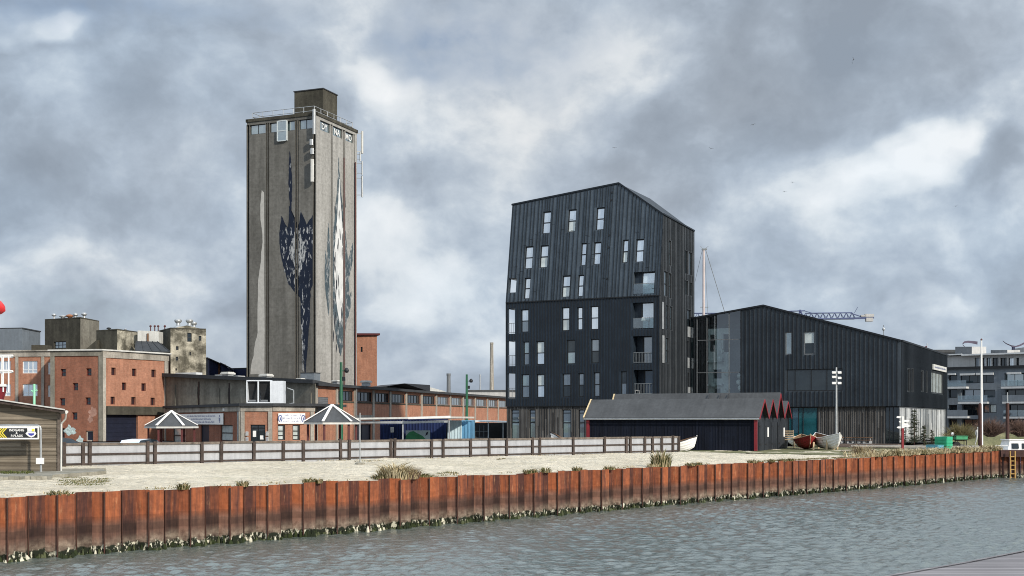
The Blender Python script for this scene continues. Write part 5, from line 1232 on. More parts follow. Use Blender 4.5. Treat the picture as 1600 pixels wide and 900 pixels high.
def long_brick():
    q0 = G(491.5, 129); dirv = Vector((19.9, 77, 0)).normalized(); Lq = 96; q1 = q0+dirv*Lq; H = 6.1
    t = thing('long_brick_building', 'long two storey brick building with upper window band and concrete posts', 'building', q0)
    pl = Plane(q0, dirv)
    px = [pl.px(x, 640)[0] for x in (493.5, 525.5, 553.7, 582.6, 609, 634, 658, 681, 703, 723, 742, 761, 778, 794, 809, 824)]
    ops = []
    for a, b in zip(px[1:], px[2:]): ops.append((a+.25, 4.6, b-.25, 5.75))
    dr = [pl.box4(555, 663, 580, 690), pl.box4(595, 663, 628, 690)]; dr = [(a, 0, c, d) for a, b, c, d in dr]
    vent = pl.box4(497, 620.5, 513, 644)
    mb = MB(); facade(mb, pl, rectpoly(0, 0, Lq, H), ops+dr+[vent], .25); back_box(mb, q0, q1, Vector((-6, 8, 0)), H); mb.build('wall', 'brick_light', t)
    for i, r in enumerate(ops): window(t, pl, r, .2, 'frame_grey' if i > 5 else 'frame_dark', 'glass_dark' if i < 6 else 'glass_mid', .10, (), (.2, .4, .6, .8))
    for r in dr: window(t, pl, r, .2, 'frame_dark', 'navy_door', .12, (), (.5,), 'door')
    mb = MB(); mb.obox(pl.pt(vent[0], vent[1], -.1), pl.U*(vent[2]-vent[0]), pl.V*(vent[3]-vent[1]), pl.N*.05)
    n = 8
    for i in range(n): mb.obox(pl.pt(vent[0]+.05, vent[1]+(vent[3]-vent[1])*i/n, -.05), pl.U*(vent[2]-vent[0]-.1), pl.V*.07, pl.N*.05)
    mb.build('louvre', 'frame_grey', t)
    for i, u in enumerate(px): mb = MB(); mb.obox(pl.pt(u-.22, 0, .004), pl.U*.44, pl.V*(H-.12), pl.N*.14); mb.build('post', 'pale_concrete', t)
    mb = MB(); mb.obox(pl.pt(px[1]+.25, 4.42, .004), pl.U*(Lq-px[1]-.3), pl.V*.16, pl.N*.06); mb.build('sill', 'dark_concrete', t)
    mb = MB(); a, b, c, d = pl.box4(554.5, 648.5, 581.5, 653.5); mb.obox(pl.pt(a, b, .004), pl.U*(c-a), pl.V*(d-b), pl.N*.05); mb.build('lintel', 'pale_concrete', t)
    mb = MB(); mb.prism([pl.pt(-.2, H, .55), pl.pt(Lq+.3, H, .55), pl.pt(Lq+.3, H)+Vector((-6, 8, 0)), pl.pt(-.2, H)+Vector((-6, 8, 0))], (0, 0, .30)); mb.build('roof', 'roof_felt', t)
    mb = MB(); u = pl.px(553.7, 640)[0]; mb.tube(pl.pt(u, 0, .28), pl.pt(u, H, .28), .06); mb.build('downpipe', 'galvanised', t)
    # dark roof structure
    b = thing('roof_lantern', 'dark low pitched roof structure above the long brick building', 'rooflight', P(640, 606, 178))
    mb = MB(); d0 = 172; A_ = [P(604, 603.5, 165), P(632, 599, 165), P(672, 601.5, 180), P(672, 612, 180), P(604, 612, 165)]; mb.prism(A_, (-4, 8, 0)); mb.build('wall', 'black_paint', b)
    # far low building seen right of it
    b = thing('far_hall', 'long pale grey low hall far behind the brick building', 'hall', P(765, 615, 300)); q, r = G(728, 300), G(830, 300)
    mb = MB(); mb.prism([q, r, r+Vector((0, 20, 0)), q+Vector((0, 20, 0))], (0, 0, CAMZ+(HY-613)/F*300)); mb.build('wall', 'apartment_pale', b)
    mb = MB(); z = CAMZ+(HY-613)/F*300; q.z = r.z = z; mb.prism([q, r, r+Vector((0, 20, 0)), q+Vector((0, 20, 0))], (0, 0, .6)); mb.build('roof', 'roof_grey', b)
    b = thing('white_gable_hall', 'small white gabled hall far behind the dark roof structure', 'hall', P(680, 612, 290)); mb = MB(); mb.prism([P(668, 612, 290), P(694, 612, 290), P(694, 611, 290), P(676, 606, 290), P(668, 604, 290)], (0, 12, 0)); mb.build('wall', 'off_white', b)
    # chimneys and masts on the skyline
    for x, d, y0, r0, r1, m, lab in ((701, 280, 587, .55, .45, 'frame_grey', 'short dark grey steel chimney left of the green lamp mast'), (768.3, 330, 538, .75, .45, 'pale_concrete', 'tall pale concrete chimney on the far skyline'), (750, 320, 588, .22, .16, 'galvanised', 'thin grey mast between the two far chimneys')):
        c = G(x, d); th = thing('chimney' if r0 > .3 else 'mast', lab, 'chimney' if r0 > .3 else 'mast', c); zt = CAMZ+(HY-y0)/F*d
        mb = MB(); mb.tube(c, c+Vector((0, 0, zt)), r0, r1, 12); mb.build('shaft', m, th); mb = MB(); mb.tube(c+Vector((0, 0, zt)), c+Vector((0, 0, zt+.5)), r1*1.12, r1*1.12, 12)
        if r0 > .6: mb.beam(c+Vector((-2, 0, zt*.42)), c+Vector((2, 0, zt*.42)), .2, .2)
        mb.build('rim', m, th)
long_brick()
# ---------------------------------------------------------------- boat sheds
SH0 = Vector((18.65, 93, 0)); SHL = Vector((-.905, .425, 0)).normalized(); SHD = Vector((.425, .905, 0)).normalized(); SHN = 13.75; UW = 2.75
def boat_shed():
    t = thing('boat_shed', 'black wooden boat shed with grey roofs and four red edged gables', 'boat shed', SH0)
    ez = 2.62; ridge = [4.05, 4.08, 4.62, 3.98]
    wl = MB(); p0, p1 = SH0, SH0+SHL*SHN; D = SHD*UW*4; up = Vector((0, 0, ez))
    wl.face([p1, p0, p0+up, p1+up]); wl.face([p0+D, p1+D, p1+D+up, p0+D+up]); wl.face([p1+D, p1, p1+up, p1+D+up])
    for i in range(60): q = p0+SHL*(SHN*(i+.5)/60); wl.obox(q-SHL*.02+Vector((0, 0, .05))-SHD*.002, SHL*.05, -SHD*.018, (0, 0, ez-.1))
    wl.build('wall', 'boat_shed_wood', t)
    ge = MB(); ge.face([p0, p0+D, p0+D+up, p0+up]); ge.build('gable_wall', 'boat_shed_door', t)
    for k in range(4):
        a = p0+SHD*UW*k; b = a+SHD*UW; m = (a+b)/2; zr = ridge[k]
        oh = -SHL*.35; ll = SHN+.6
        ea, eb, rm = a+Vector((0, 0, ez)), b+Vector((0, 0, ez)), m+Vector((0, 0, zr))
        if k == 0: ea = ea-SHD*.3+Vector((0, 0, -.06))
        mb = MB()
        for e in (ea, eb): mb.prism([e+oh, rm+oh, rm+oh+SHL*ll, e+oh+SHL*ll], (0, 0, .07))
        mb.build('roof', 'roof_grey', t)
        mb = MB(); mb.face([a+up, b+up, rm]); mb.face([b+up+SHL*SHN, a+up+SHL*SHN, rm+SHL*SHN])
        for i in range(1, 12): f = i/12; h = (zr-ez)*(1-abs(f-.5)*2); mb.obox(a+SHD*UW*f+up-SHL*.003, SHD*.025, -SHL*.02, (0, 0, h))
        mb.build('gable', 'boat_shed_wood', t)
        for e in (ea, eb):
            mb = MB(); mb.beam(e+oh*1.05-Vector((0, 0, .06)), rm+oh*1.05-Vector((0, 0, .06)), .05, .14, up=(0, 0, 1)); mb.build('barge_board', 'red_paint', t)
            if k in (0, 2): mb = MB(); mb.beam(e+SHL*(SHN+.29)-Vector((0, 0, .0)), rm+SHL*(SHN+.29), .07, .30); mb.build('barge_board', 'roof_ochre', t)
    mb = MB(); e = SH0-SHD*.36+Vector((0, 0, ez-.12)); mb.tube(e-SHL*.35, e+SHL*(SHN+.25), .055); mb.build('gutter', 'galvanised', t)
    # ridge patches
    mb = MB()
    for f in (.28, .33, .40): q = SH0+SHD*(UW*2.42)+SHL*SHN*f+Vector((0, 0, 4.57)); mb.obox(q, SHL*.1, SHD*-.35+Vector((0, 0, -.36)), Vector((0, 0, .03)))
    mb.build('roof_patch', 'roof_felt', t)
    for q in (SH0, SH0+SHL*SHN): mb = MB(); mb.box(q-SHD*.05+Vector((0, 0, ez/2-.03)), (.22, .20, ez-.12), math.atan2(SHL.y, SHL.x)); mb.build('corner_post', 'red_paint', t)
    # doors in the gable end
    pl = Plane(SH0, SHD)
    for (u0, u1) in ((.8, 2.5), (2.6, 4.6), (4.8, 6.8), (7.1, 10.2)):
        mb = MB(); mb.obox(pl.pt(u0, .06, .004), pl.U*(u1-u0), pl.V*2.2, pl.N*.07); d = mb.build('door', 'boat_shed_door', t)
        mb = MB()
        for v in (.5, 1.9): mb.obox(pl.pt(u0+.05, v, .076), pl.U*.6, pl.V*.06, pl.N*.015)
        mb.build('hinge', 'black_paint', d)
    mb = MB(); mb.obox(pl.pt(3.4, 1.1, .08), pl.U*.45, pl.V*.75, pl.N*.02); mb.build('notice', 'sign_white', t); mb = MB(); mb.obox(pl.pt(9.1, 1.05, .08), pl.U*.4, pl.V*.75, pl.N*.02); mb.build('notice', 'sign_white', t)
boat_shed()
# ---------------------------------------------------------------- boats
def boat(c, rz, Ln, B, H, mats, label, name='rowing_boat', sheer=.45, inner='wood_brown', planks_=5, low=1.0):
    """clinker hull: stations from stern to bow, planks overlapping"""
    th = thing(name, label, 'rowing boat', c); n = 15
    T = Matrix.Translation(c) @ Matrix.Rotation(rz, 4, 'Z')
    def sec(f):
        w = B/2*(max(0.0, math.sin(math.pi*(.10+.90*f) if f < .5 else math.pi*(.10+.90*f)))**.62 if f < 1 else 0)
        w = B/2*(1-abs(2*f-1.0)**2.6)*.97+.015; sh = H*(1+sheer*(1 if f > .5 else low)*abs(2*f-1)**2.2)
        kz = H*.55*abs(2*f-1)**5
        return w, sh, kz
    rows = []; wale = [[], []]
    for i in range(n):
        f = i/(n-1); x = (f-.5)*Ln; w, sh, kz = sec(f); r = []
        for k in range(2*planks_*2+1):
            g = k/(planks_*2)-1; a = abs(g); s = -1 if g < 0 else 1
            y = s*w*(a**.62); z = kz+(sh-kz)*a**1.7
            if int(a*planks_*2) % 2 and a < .99: y += s*.018
            r.append(T @ Vector((x+(.10*Ln*a*.5 if f > .98 else (-.05*Ln*a if f < .02 else 0)), y, z)))
        rows.append(r); wale[0].append(r[0]); wale[1].append(r[-1])
    mb = MB(); mb.grid(rows, 0, False); mb.build('hull', mats[0], th)
    mb = MB(); mb.grid([[p+(Vector((c.x, c.y, p.z))-p)*.04+Vector((0, 0, .012)) for p in r] for r in rows], 0, True, flip=True); mb.build('inside', inner, th)
    for wv in wale: mb = MB(); mb.path(wv, .035, 5); mb.build('gunwale', mats[1], th)
    mb = MB(); cl = [r[len(r)//2] for r in rows]; mb.path([p+Vector((0, 0, -.02)) for p in cl], .03, 5); mb.path([cl[-1], (rows[-1][0]+rows[-1][-1])/2+Vector((0, 0, .08))], .045, 6); mb.path([cl[0], (rows[0][0]+rows[0][-1])/2], .045, 6); mb.build('keel_and_stem', mats[2], th)
    for f in (.3, .5, .68):
        w, sh, kz = sec(f); a = T @ Vector(((f-.5)*Ln, -w*.92, sh*.72)); b = T @ Vector(((f-.5)*Ln, w*.92, sh*.72)); mb = MB(); mb.beam(a, b, .22, .035); mb.build('thwart', inner, th)
    return th
def boats():
    # bow towards the camera
    th = boat(G(1259, 99, .12), math.atan2(-1, -.10), 5.0, 1.95, .78, ('hull_red', 'wood_pale', 'wood_pale'), 'dark red rowing boat with pale gunwale, bow on, left of the white boat')
    th = boat(G(1292.5, 97, .18), math.atan2(-1, .08), 5.2, 1.75, .84, ('hull_white', 'hull_white', 'hull_white'), 'white clinker rowing boat propped up, bow on, on the grass')
    boat(G(1271, 105.5, .1), math.atan2(-.4, 1), 4.2, 1.5, .72, ('hull_white', 'white_paint', 'hull_white'), 'white boat mostly hidden between the red boat and the white clinker boat')
    boat(G(1034, 92.6, .02), math.atan2(.12, 1), 5.0, 1.3, .66, ('hull_white', 'black_paint', 'hull_white'), 'white clinker boat with black gunwale poking out behind the plank fence end', sheer=.75)
    th = boat(G(897, 98.5, .30), math.atan2(.22, -1), 3.6, 1.1, .50, ('hull_white', 'black_paint', 'black_paint'), 'black and white boat whose high curved stem shows over the plank fence', sheer=1.3, low=-.1)
    # props
    for x, d, h, lab in ((1271, 96, .62, 'short pale wooden post in front of the red boat'), (1291.5, 95.5, 1.05, 'thin pale prop leaning under the bow of the white boat'), (1308.5, 98, 1.05, 'pale wooden post right of the white boat'), (1279, 101, .8, 'pale prop between the red and the white boat'), (1303, 97.5, .6, 'short dark trestle leg under the white boat')):
        c = G(x, d, .05); mb = MB(); mb.prism([c+Vector((a, b, 0)) for a, b in ((-.06, -.06), (.06, -.06), (.06, .06), (-.06, .06))], (.03, 0, h)); mb.prism([c+Vector((a, b, h)) for a, b in ((-.045, -.045), (.07, -.045), (.07, .045), (-.045, .045))], (0, 0, .03)); tag(mb.build('boat_prop', 'wood_pale', None, c), lab, 'post', 'posts and props round the boats')
    garden_chair(G(1233, 102, .03), R(160), 'pale wooden high chair at the right corner of the black boat shed', 1.75, 'wood_pale')
boats()
# ---------------------------------------------------------------- plank fence along the sand
def fence():
    A, B = Vector((-24.6, 61.3, 0)), Vector((12.53, 91.2, 0)); d = (B-A).normalized(); Lq = (B-A).length; pl = Plane(A, d)
    t = thing('plank_fence', 'long fence of dark wooden posts and rails with pale panels above the sand', 'fence', (A+B)/2)
    xs = [92, 101, 130.3, 140.4, 231, 242.5, 316, 346, 397, 443, 474.5, 533, 546, 611.7, 617, 675, 693, 736, 765, 792, 832.6, 844, 896.5, 945, 979, 985.5, 1008, 1020.3, 1034.6, 1052, 1061]
    us = [pl.px(x, 700)[0] for x in xs]; rnd = random.Random(12)
    hgt = lambda u: 1.22+.03*math.sin(u*.4)
    for u, x in zip(us, xs):
        mb = MB(); w = .17 if u < 40 else .20; h = hgt(u)+rnd.uniform(.0, .07); tl = rnd.uniform(-.03, .03)
        mb.hexa([pl.pt(u-w/2, -.2, .02), pl.pt(u+w/2, -.2, .02), pl.pt(u+w/2, -.2, -.16)+Vector((0, 0, 0)), pl.pt(u-w/2, -.2, -.16), pl.pt(u-w/2+tl, h, .02), pl.pt(u+w/2+tl, h, .02), pl.pt(u+w/2+tl, h, -.16), pl.pt(u-w/2+tl, h, -.16)][0:4]+[pl.pt(u-w/2+tl, h, .02), pl.pt(u+w/2+tl, h, .02), pl.pt(u+w/2+tl, h, -.16), pl.pt(u-w/2+tl, h, -.16)])
        mb.build('post', 'fence_wood', t)
    for a, b in zip(us, us[1:]):
        mb = MB(); mb.obox(pl.pt(a+.085, -.12, -.12), d*(b-a-.17), pl.V*1.28, pl.N*.025); mb.build('panel', 'fence_panel', t)
        for v, h in ((.10, .09), (.60, .10), (1.10, .12)):
            mb = MB(); j = rnd.uniform(-.015, .015); mb.obox(pl.pt(a+.085, v+j, -.093), d*(b-a-.17), pl.V*h, pl.N*.07); mb.build('rail', 'fence_wood_pale' if v > 1 else 'fence_wood', t)
fence()
# ---------------------------------------------------------------- wooden shed, sign and ledge on the left
def left_shed():
    d = 53.6; x1 = 94; t = thing('wooden_shed', 'weathered horizontal plank shed with flat sloping roof at the left edge', 'shed', G(50, d))
    q0, q1 = G(-260, d+.6), G(x1, d); pl = Plane(q0, q1-q0); Lq = (q1-q0).length
    zr = CAMZ+(HY-645)/F*d; zl = CAMZ+(HY-590)/F*d
    mb = MB(); mb.face([pl.pt(0, -.1), pl.pt(Lq, -.1), pl.pt(Lq, zr), pl.pt(0, zl)]); bv = Vector((-2.2, 5, 0)); mb.face([q1, q1+bv, q1+bv+Vector((0, 0, zr)), q1+Vector((0, 0, zr))]); mb.face([q0+bv, q0, q0+Vector((0, 0, zl)), q0+bv+Vector((0, 0, zl))]); mb.face([q1+bv, q0+bv, q0+bv+Vector((0, 0, zl)), q1+bv+Vector((0, 0, zr))])
    k = 0; v = 0.02; rnd = random.Random(3)
    while v < zl:   # lapped boards
        u1 = Lq-.02; u0 = 0 if v < zr else 0
        if v > zr-.16: u1 = Lq*(zl-v-.16)/(zl-zr)
        if u1 > .5: mb.hexa([pl.pt(0, v, .002), pl.pt(u1, v, .002), pl.pt(u1, v, .03), pl.pt(0, v, .03)][::-1]+[pl.pt(0, v+.165, .002), pl.pt(u1, v+.165, .002), pl.pt(u1, v+.165, .008), pl.pt(0, v+.165, .008)][::-1])
        v += .17
    mb.build('wall', 'shed_wood', t)
    mb = MB(); mb.box(pl.pt(Lq-.02, zr/2-.05, .03), (.13, .13, zr), 0); mb.build('corner_board', 'fence_wood_pale', t)
    mb = MB(); s = (zr-zl)/Lq; e = .42; mb.prism([pl.pt(-.2, zl+.04, .5), pl.pt(Lq+e, zr+s*e+.04, .5), pl.pt(Lq+e, zr+s*e+.04, .5)+bv, pl.pt(-.2, zl+.04, .5)+bv], (0, 0, .14)); mb.build('roof', 'fence_wood', t)
    mb = MB(); mb.beam(pl.pt(-.2, zl+.20, .52), pl.pt(Lq+e, zr+s*e+.20, .52), .10, .05); mb.build('roof_edge', 'off_white', t)
    mb = MB(); g = pl.pt(Lq+e+.05, zr+s*e+.10, .4); mb.tube(g, g+bv, .07); mb.build('gutter', 'off_white', t)
    mb = MB(); mb.path([g+Vector((-.02, .0, -.05)), pl.pt(Lq+.30, zr-.28, .16), pl.pt(Lq+.10, zr-.48, .10), pl.pt(Lq+.09, .05, .10)], .045, 6); mb.build('downpipe', 'off_white', t)
    # entrance sign on a bent tube frame in front of it
    ds = 52.6; sp = Plane(G(-110, ds), (1, 0, 0)); th = thing('entrance_sign', 'black entrance sign with yellow chevrons and white letters on a pale tube frame', 'sign', G(62, ds))
    bx = lambda x0, y0, x1, y1: sp.box4(x0, y0, x1, y1)
    r = bx(-90, 666.2, 60.4, 686.4); mb = MB(); mb.obox(sp.pt(r[0], r[1], -.03), sp.U*(r[2]-r[0]), sp.V*(r[3]-r[1]), sp.N*.05); bd = mb.build('board', 'sign_white', th)
    q = bx(-89, 669, 59, 684); mb = MB(); mb.obox(sp.pt(q[0], q[1], .022), sp.U*(q[2]-q[0]), sp.V*(q[3]-q[1]), sp.N*.004); mb.build('panel', 'sign_black', bd)
    mb = MB()
    for k in range(5):   # chevrons pointing left
        x = 9.2-k*3.8
        p_ = [sp.px(x+2.3, 669.2), sp.px(x+.2, 669.2), sp.px(x-6.6, 676.4), sp.px(x+.2, 683.8), sp.px(x+2.3, 683.8), sp.px(x-4.5, 676.4)]
        if k in (0, 1, 2): mb.face([sp.pt(*p_[0], .029), sp.pt(*p_[1], .029), sp.pt(*p_[2], .029), sp.pt(*p_[5], .029)]); mb.face([sp.pt(*p_[5], .029), sp.pt(*p_[2], .029), sp.pt(*p_[3], .029), sp.pt(*p_[4], .029)])
    mb.build('chevron', 'sign_yellow', bd)
    m = ds/F
    for s_, x, y, sz in (('INDGANG', 26.4, 672.3, 4.6), ('&', 26.4, 676.6, 4.2), ('P-PLADS', 26.6, 681.2, 4.6)): u, v = sp.px(x, y); text_(s_, sp, u, v, sz*m*1.15, 'sign_white', bd, 'lettering', .030, 'CENTER', .002, .95)
    # crest: white shield, yellow quarter, blue panel
    def poly(pts, w, mt, nm):
        mb = MB(); mb.face([sp.pt(*sp.px(x, y), w) for x, y in pts][::-1]); mb.build(nm, mt, bd)
    poly([(43, 669), (55, 669), (55, 674), (57.3, 677.5), (54, 681.5), (49.3, 683.6), (44.4, 681.5), (40.2, 677.5), (43.4, 674)], .029, 'sign_white', 'crest'); poly([(50, 670.2), (54.6, 670.2), (54.2, 674), (50, 674)], .034, 'sign_yellow', 'crest_field'); poly([(44.3, 677), (54.3, 677), (53, 679.8), (49.3, 681), (45.6, 679.8)], .034, 'sign_blue', 'crest_field'); poly([(43.8, 674.4), (54.8, 674.4), (54.8, 675), (43.8, 675)], .034, 'sign_text', 'crest_field')
    text_('1883', sp, *sp.px(49.3, 679), 2.0*m*1.2, 'sign_white', bd, 'lettering', .036) if False else None
    mb = MB(); c = lambda x, y: sp.pt(*sp.px(x, y), -.06); mb.path([c(-90, 665), c(58.5, 665), c(61, 666), c(62.4, 668.4), c(62.8, 672), G(63.2, ds, -.2)+Vector((0, .06, 0))], .05, 8); mb.path([c(-88, 665), G(-88, ds, -.2)+Vector((0, .06, 0))], .05, 8); mb.build('frame', 'galvanised', th)
    b = bx(57, 715.4, 69, 725); mb = MB(); mb.obox(sp.pt(b[0], b[1], .0), sp.U*(b[2]-b[0]), sp.V*(b[3]-b[1]), sp.N*.06); mb.build('notice_box', 'white_paint', th)
    # concrete ledge and slab
    le = thing('concrete_ledge', 'low broken concrete ledge along the foot of the plank shed', 'ledge', G(60, 50))
    mb = MB(); a, b, cc, e = G(-200, 44.2), G(70, 46.4), G(150, 52.8), G(-200, 54); rr = []
    mb.prism([G(-200, 47.2, -.2), G(60, 48.6, -.2), G(92, 50.2, -.2), G(166, 53.6, -.2), G(160, 56.4, -.2), G(-200, 55, -.2)], (0, 0, .38)); mb.build('slab', 'ledge_concrete', le)
    mb = MB(); rnd = random.Random(4)
    for i in range(27):
        x0 = -150+i*8.6; x1_ = x0+8.3; dd = 46.7+i*.055; h = rnd.uniform(.0, .05); mb.hexa([G(x0, dd, -.25), G(x1_, dd+.05, -.25), G(x1_, dd+.55, -.25), G(x0, dd+.5, -.25), G(x0, dd+rnd.uniform(0, .15), .22-h), G(x1_, dd+.05+rnd.uniform(0, .15), .22-h), G(x1_, dd+.55, .23), G(x0, dd+.5, .23)])
    mb.build('kerb_blocks', 'ledge_concrete', le)
    cb = MB(); cb.beam(G(92, 55.4, .10), G(165, 56.2, .10), .25, .18); tag(cb.build('kerb', 'ledge_concrete', None, G(128, 55.8)), 'pale narrow concrete kerb lying in the sand beside the shed', 'kerb')
left_shed()
# ---------------------------------------------------------------- lookout tower with red roof behind the shed
def lookout():
    d = 68; t = thing('lookout_tower', 'white railed lookout platform with red canopy cut off at the left edge', 'lookout tower', G(-12, d)); k = d/F
    mb = MB()
    for x in (-26, -3.5):
        for dy in (0, 1.6): c = G(x, d+dy); mb.tube(c, Vector((c.x, c.y, CAMZ+(HY-486)*k)), .05)
    mb.build('pillar', 'white_paint', t)
    rf = MB(); rows = []; z0 = CAMZ+(HY-490)*k
    prof = [(-34, 0, 0), (-34, 14, .5), (-30, 20, .8), (6, 21, .8), (11, 15, .7), (11.5, 6, .4), (6, 0, 0)]
    for dy in (-.35, -.2, .45, .6): 
        s = .7 if dy in (-.35, .6) else 1
        rows.append([Vector(((x-CX)*k*1.0-.35, d+dy, z0+h*k*s+(1-s)*.15)) for x, h, _ in prof])
    rf.grid(rows, 0, True, True); rf.face(rows[0]); rf.face(rows[-1][::-1]); rf.build('canopy', 'gullred', t)
    mb = MB(); zt = CAMZ+(HY-555.5)*k; zm = CAMZ+(HY-580)*k; zb = CAMZ+(HY-604)*k
    for z in (zt, zm):
        mb.tube(G(-40, d, z), G(19.5, d, z), .05); mb.tube(G(19.5, d, z), G(19.5, d+1.7, z), .05); mb.tube(G(-40, d+1.7, z), G(19.5, d+1.7, z), .04)
    for x in (5, 13.5, -8, -22): mb.tube(G(x, d, zb-.3), G(x, d, zt), .045)
    for x in (3, 13.5): mb.tube(G(x, d+1.7, zb), G(x, d+1.7, zt), .04)
    mb.build('railing', 'white_paint', t)
    mb = MB(); mb.prism([G(-40, d-.1, zb), G(10, d-.1, zb), G(10, d+1.8, zb), G(-40, d+1.8, zb)], (0, 0, .14)); mb.build('platform', 'white_paint', t)
    mb = MB(); mb.prism([G(-4, d, zb-.9), G(2, d, zb-.75), G(6, d, zb-.3), G(7, d, zb-.02), G(-4, d, zb-.02)], (0, .3, 0)); mb.build('hull_panel', 'red_paint', t)
    c = G(53.5, 66); th = thing('climbing_post', 'pale green post with short arms behind the shed roof', 'post', c); k = 66/F; mb = MB(); mb.tube(c, Vector((c.x, c.y, CAMZ+(HY-600)*k)), .07); mb.build('shaft', 'pale_green', th)
    mb = MB(); zz = CAMZ+(HY-611)*k; mb.tube(Vector((c.x-.08, c.y, zz-.05)), Vector((c.x+.16, c.y, zz+.05)), .05); mb.tube(Vector((c.x-.16, c.y, zz+.02)), Vector((c.x+.05, c.y, zz-.08)), .04); mb.build('arm', 'pale_green', th)
lookout()
# ---------------------------------------------------------------- gazebos
def gazebo(c, rad, ez, az, rz, label):
    t = thing('gazebo', label, 'gazebo', c, 'gazebos behind the fence'); n = 6
    ring = [c+Vector((rad*math.cos(rz+k*math.pi/3), rad*math.sin(rz+k*math.pi/3), ez)) for k in range(n)]; apex = c+Vector((0, 0, az))
    mb = MB()
    for k in range(n): mb.prism([ring[k], ring[(k+1) % n], apex], (0, 0, .05))
    mb.build('roof', 'roof_grey', t)
    for k in range(n): mb = MB(); mb.beam(ring[k]+Vector((0, 0, .10)), apex+Vector((0, 0, .10)), .17, .05); mb.build('roof_strip', 'white_paint', t)
    mb = MB()
    for k in range(n): mb.beam(ring[k]-Vector((0, 0, .05)), ring[(k+1) % n]-Vector((0, 0, .05)), .06, .12)
    mb.build('fascia', 'off_white', t)
    for k in range(n): q = c+(ring[k]-c)*.86; q.z = 0; mb = MB(); mb.box(q+Vector((0, 0, ez/2)), (.13, .13, ez), rz); mb.build('post', 'dark_red', t)
    for k in range(n):
        if k == 4: continue
        a, b = c+(ring[k]-c)*.8, c+(ring[(k+1) % n]-c)*.8; mb = MB(); mb.beam(Vector((a.x, a.y, .45)), Vector((b.x, b.y, .45)), .35, .06); mb.build('bench', 'wood_brown', t)
gazebo(G(268, 84), 1.78, 1.98, 2.98, R(12), 'grey hexagonal gazebo with white roof ribs, nearer the warehouse')
gazebo(G(519, 80), 1.86, 2.26, 3.36, R(20), 'grey hexagonal gazebo with white roof ribs, below the silo mural')
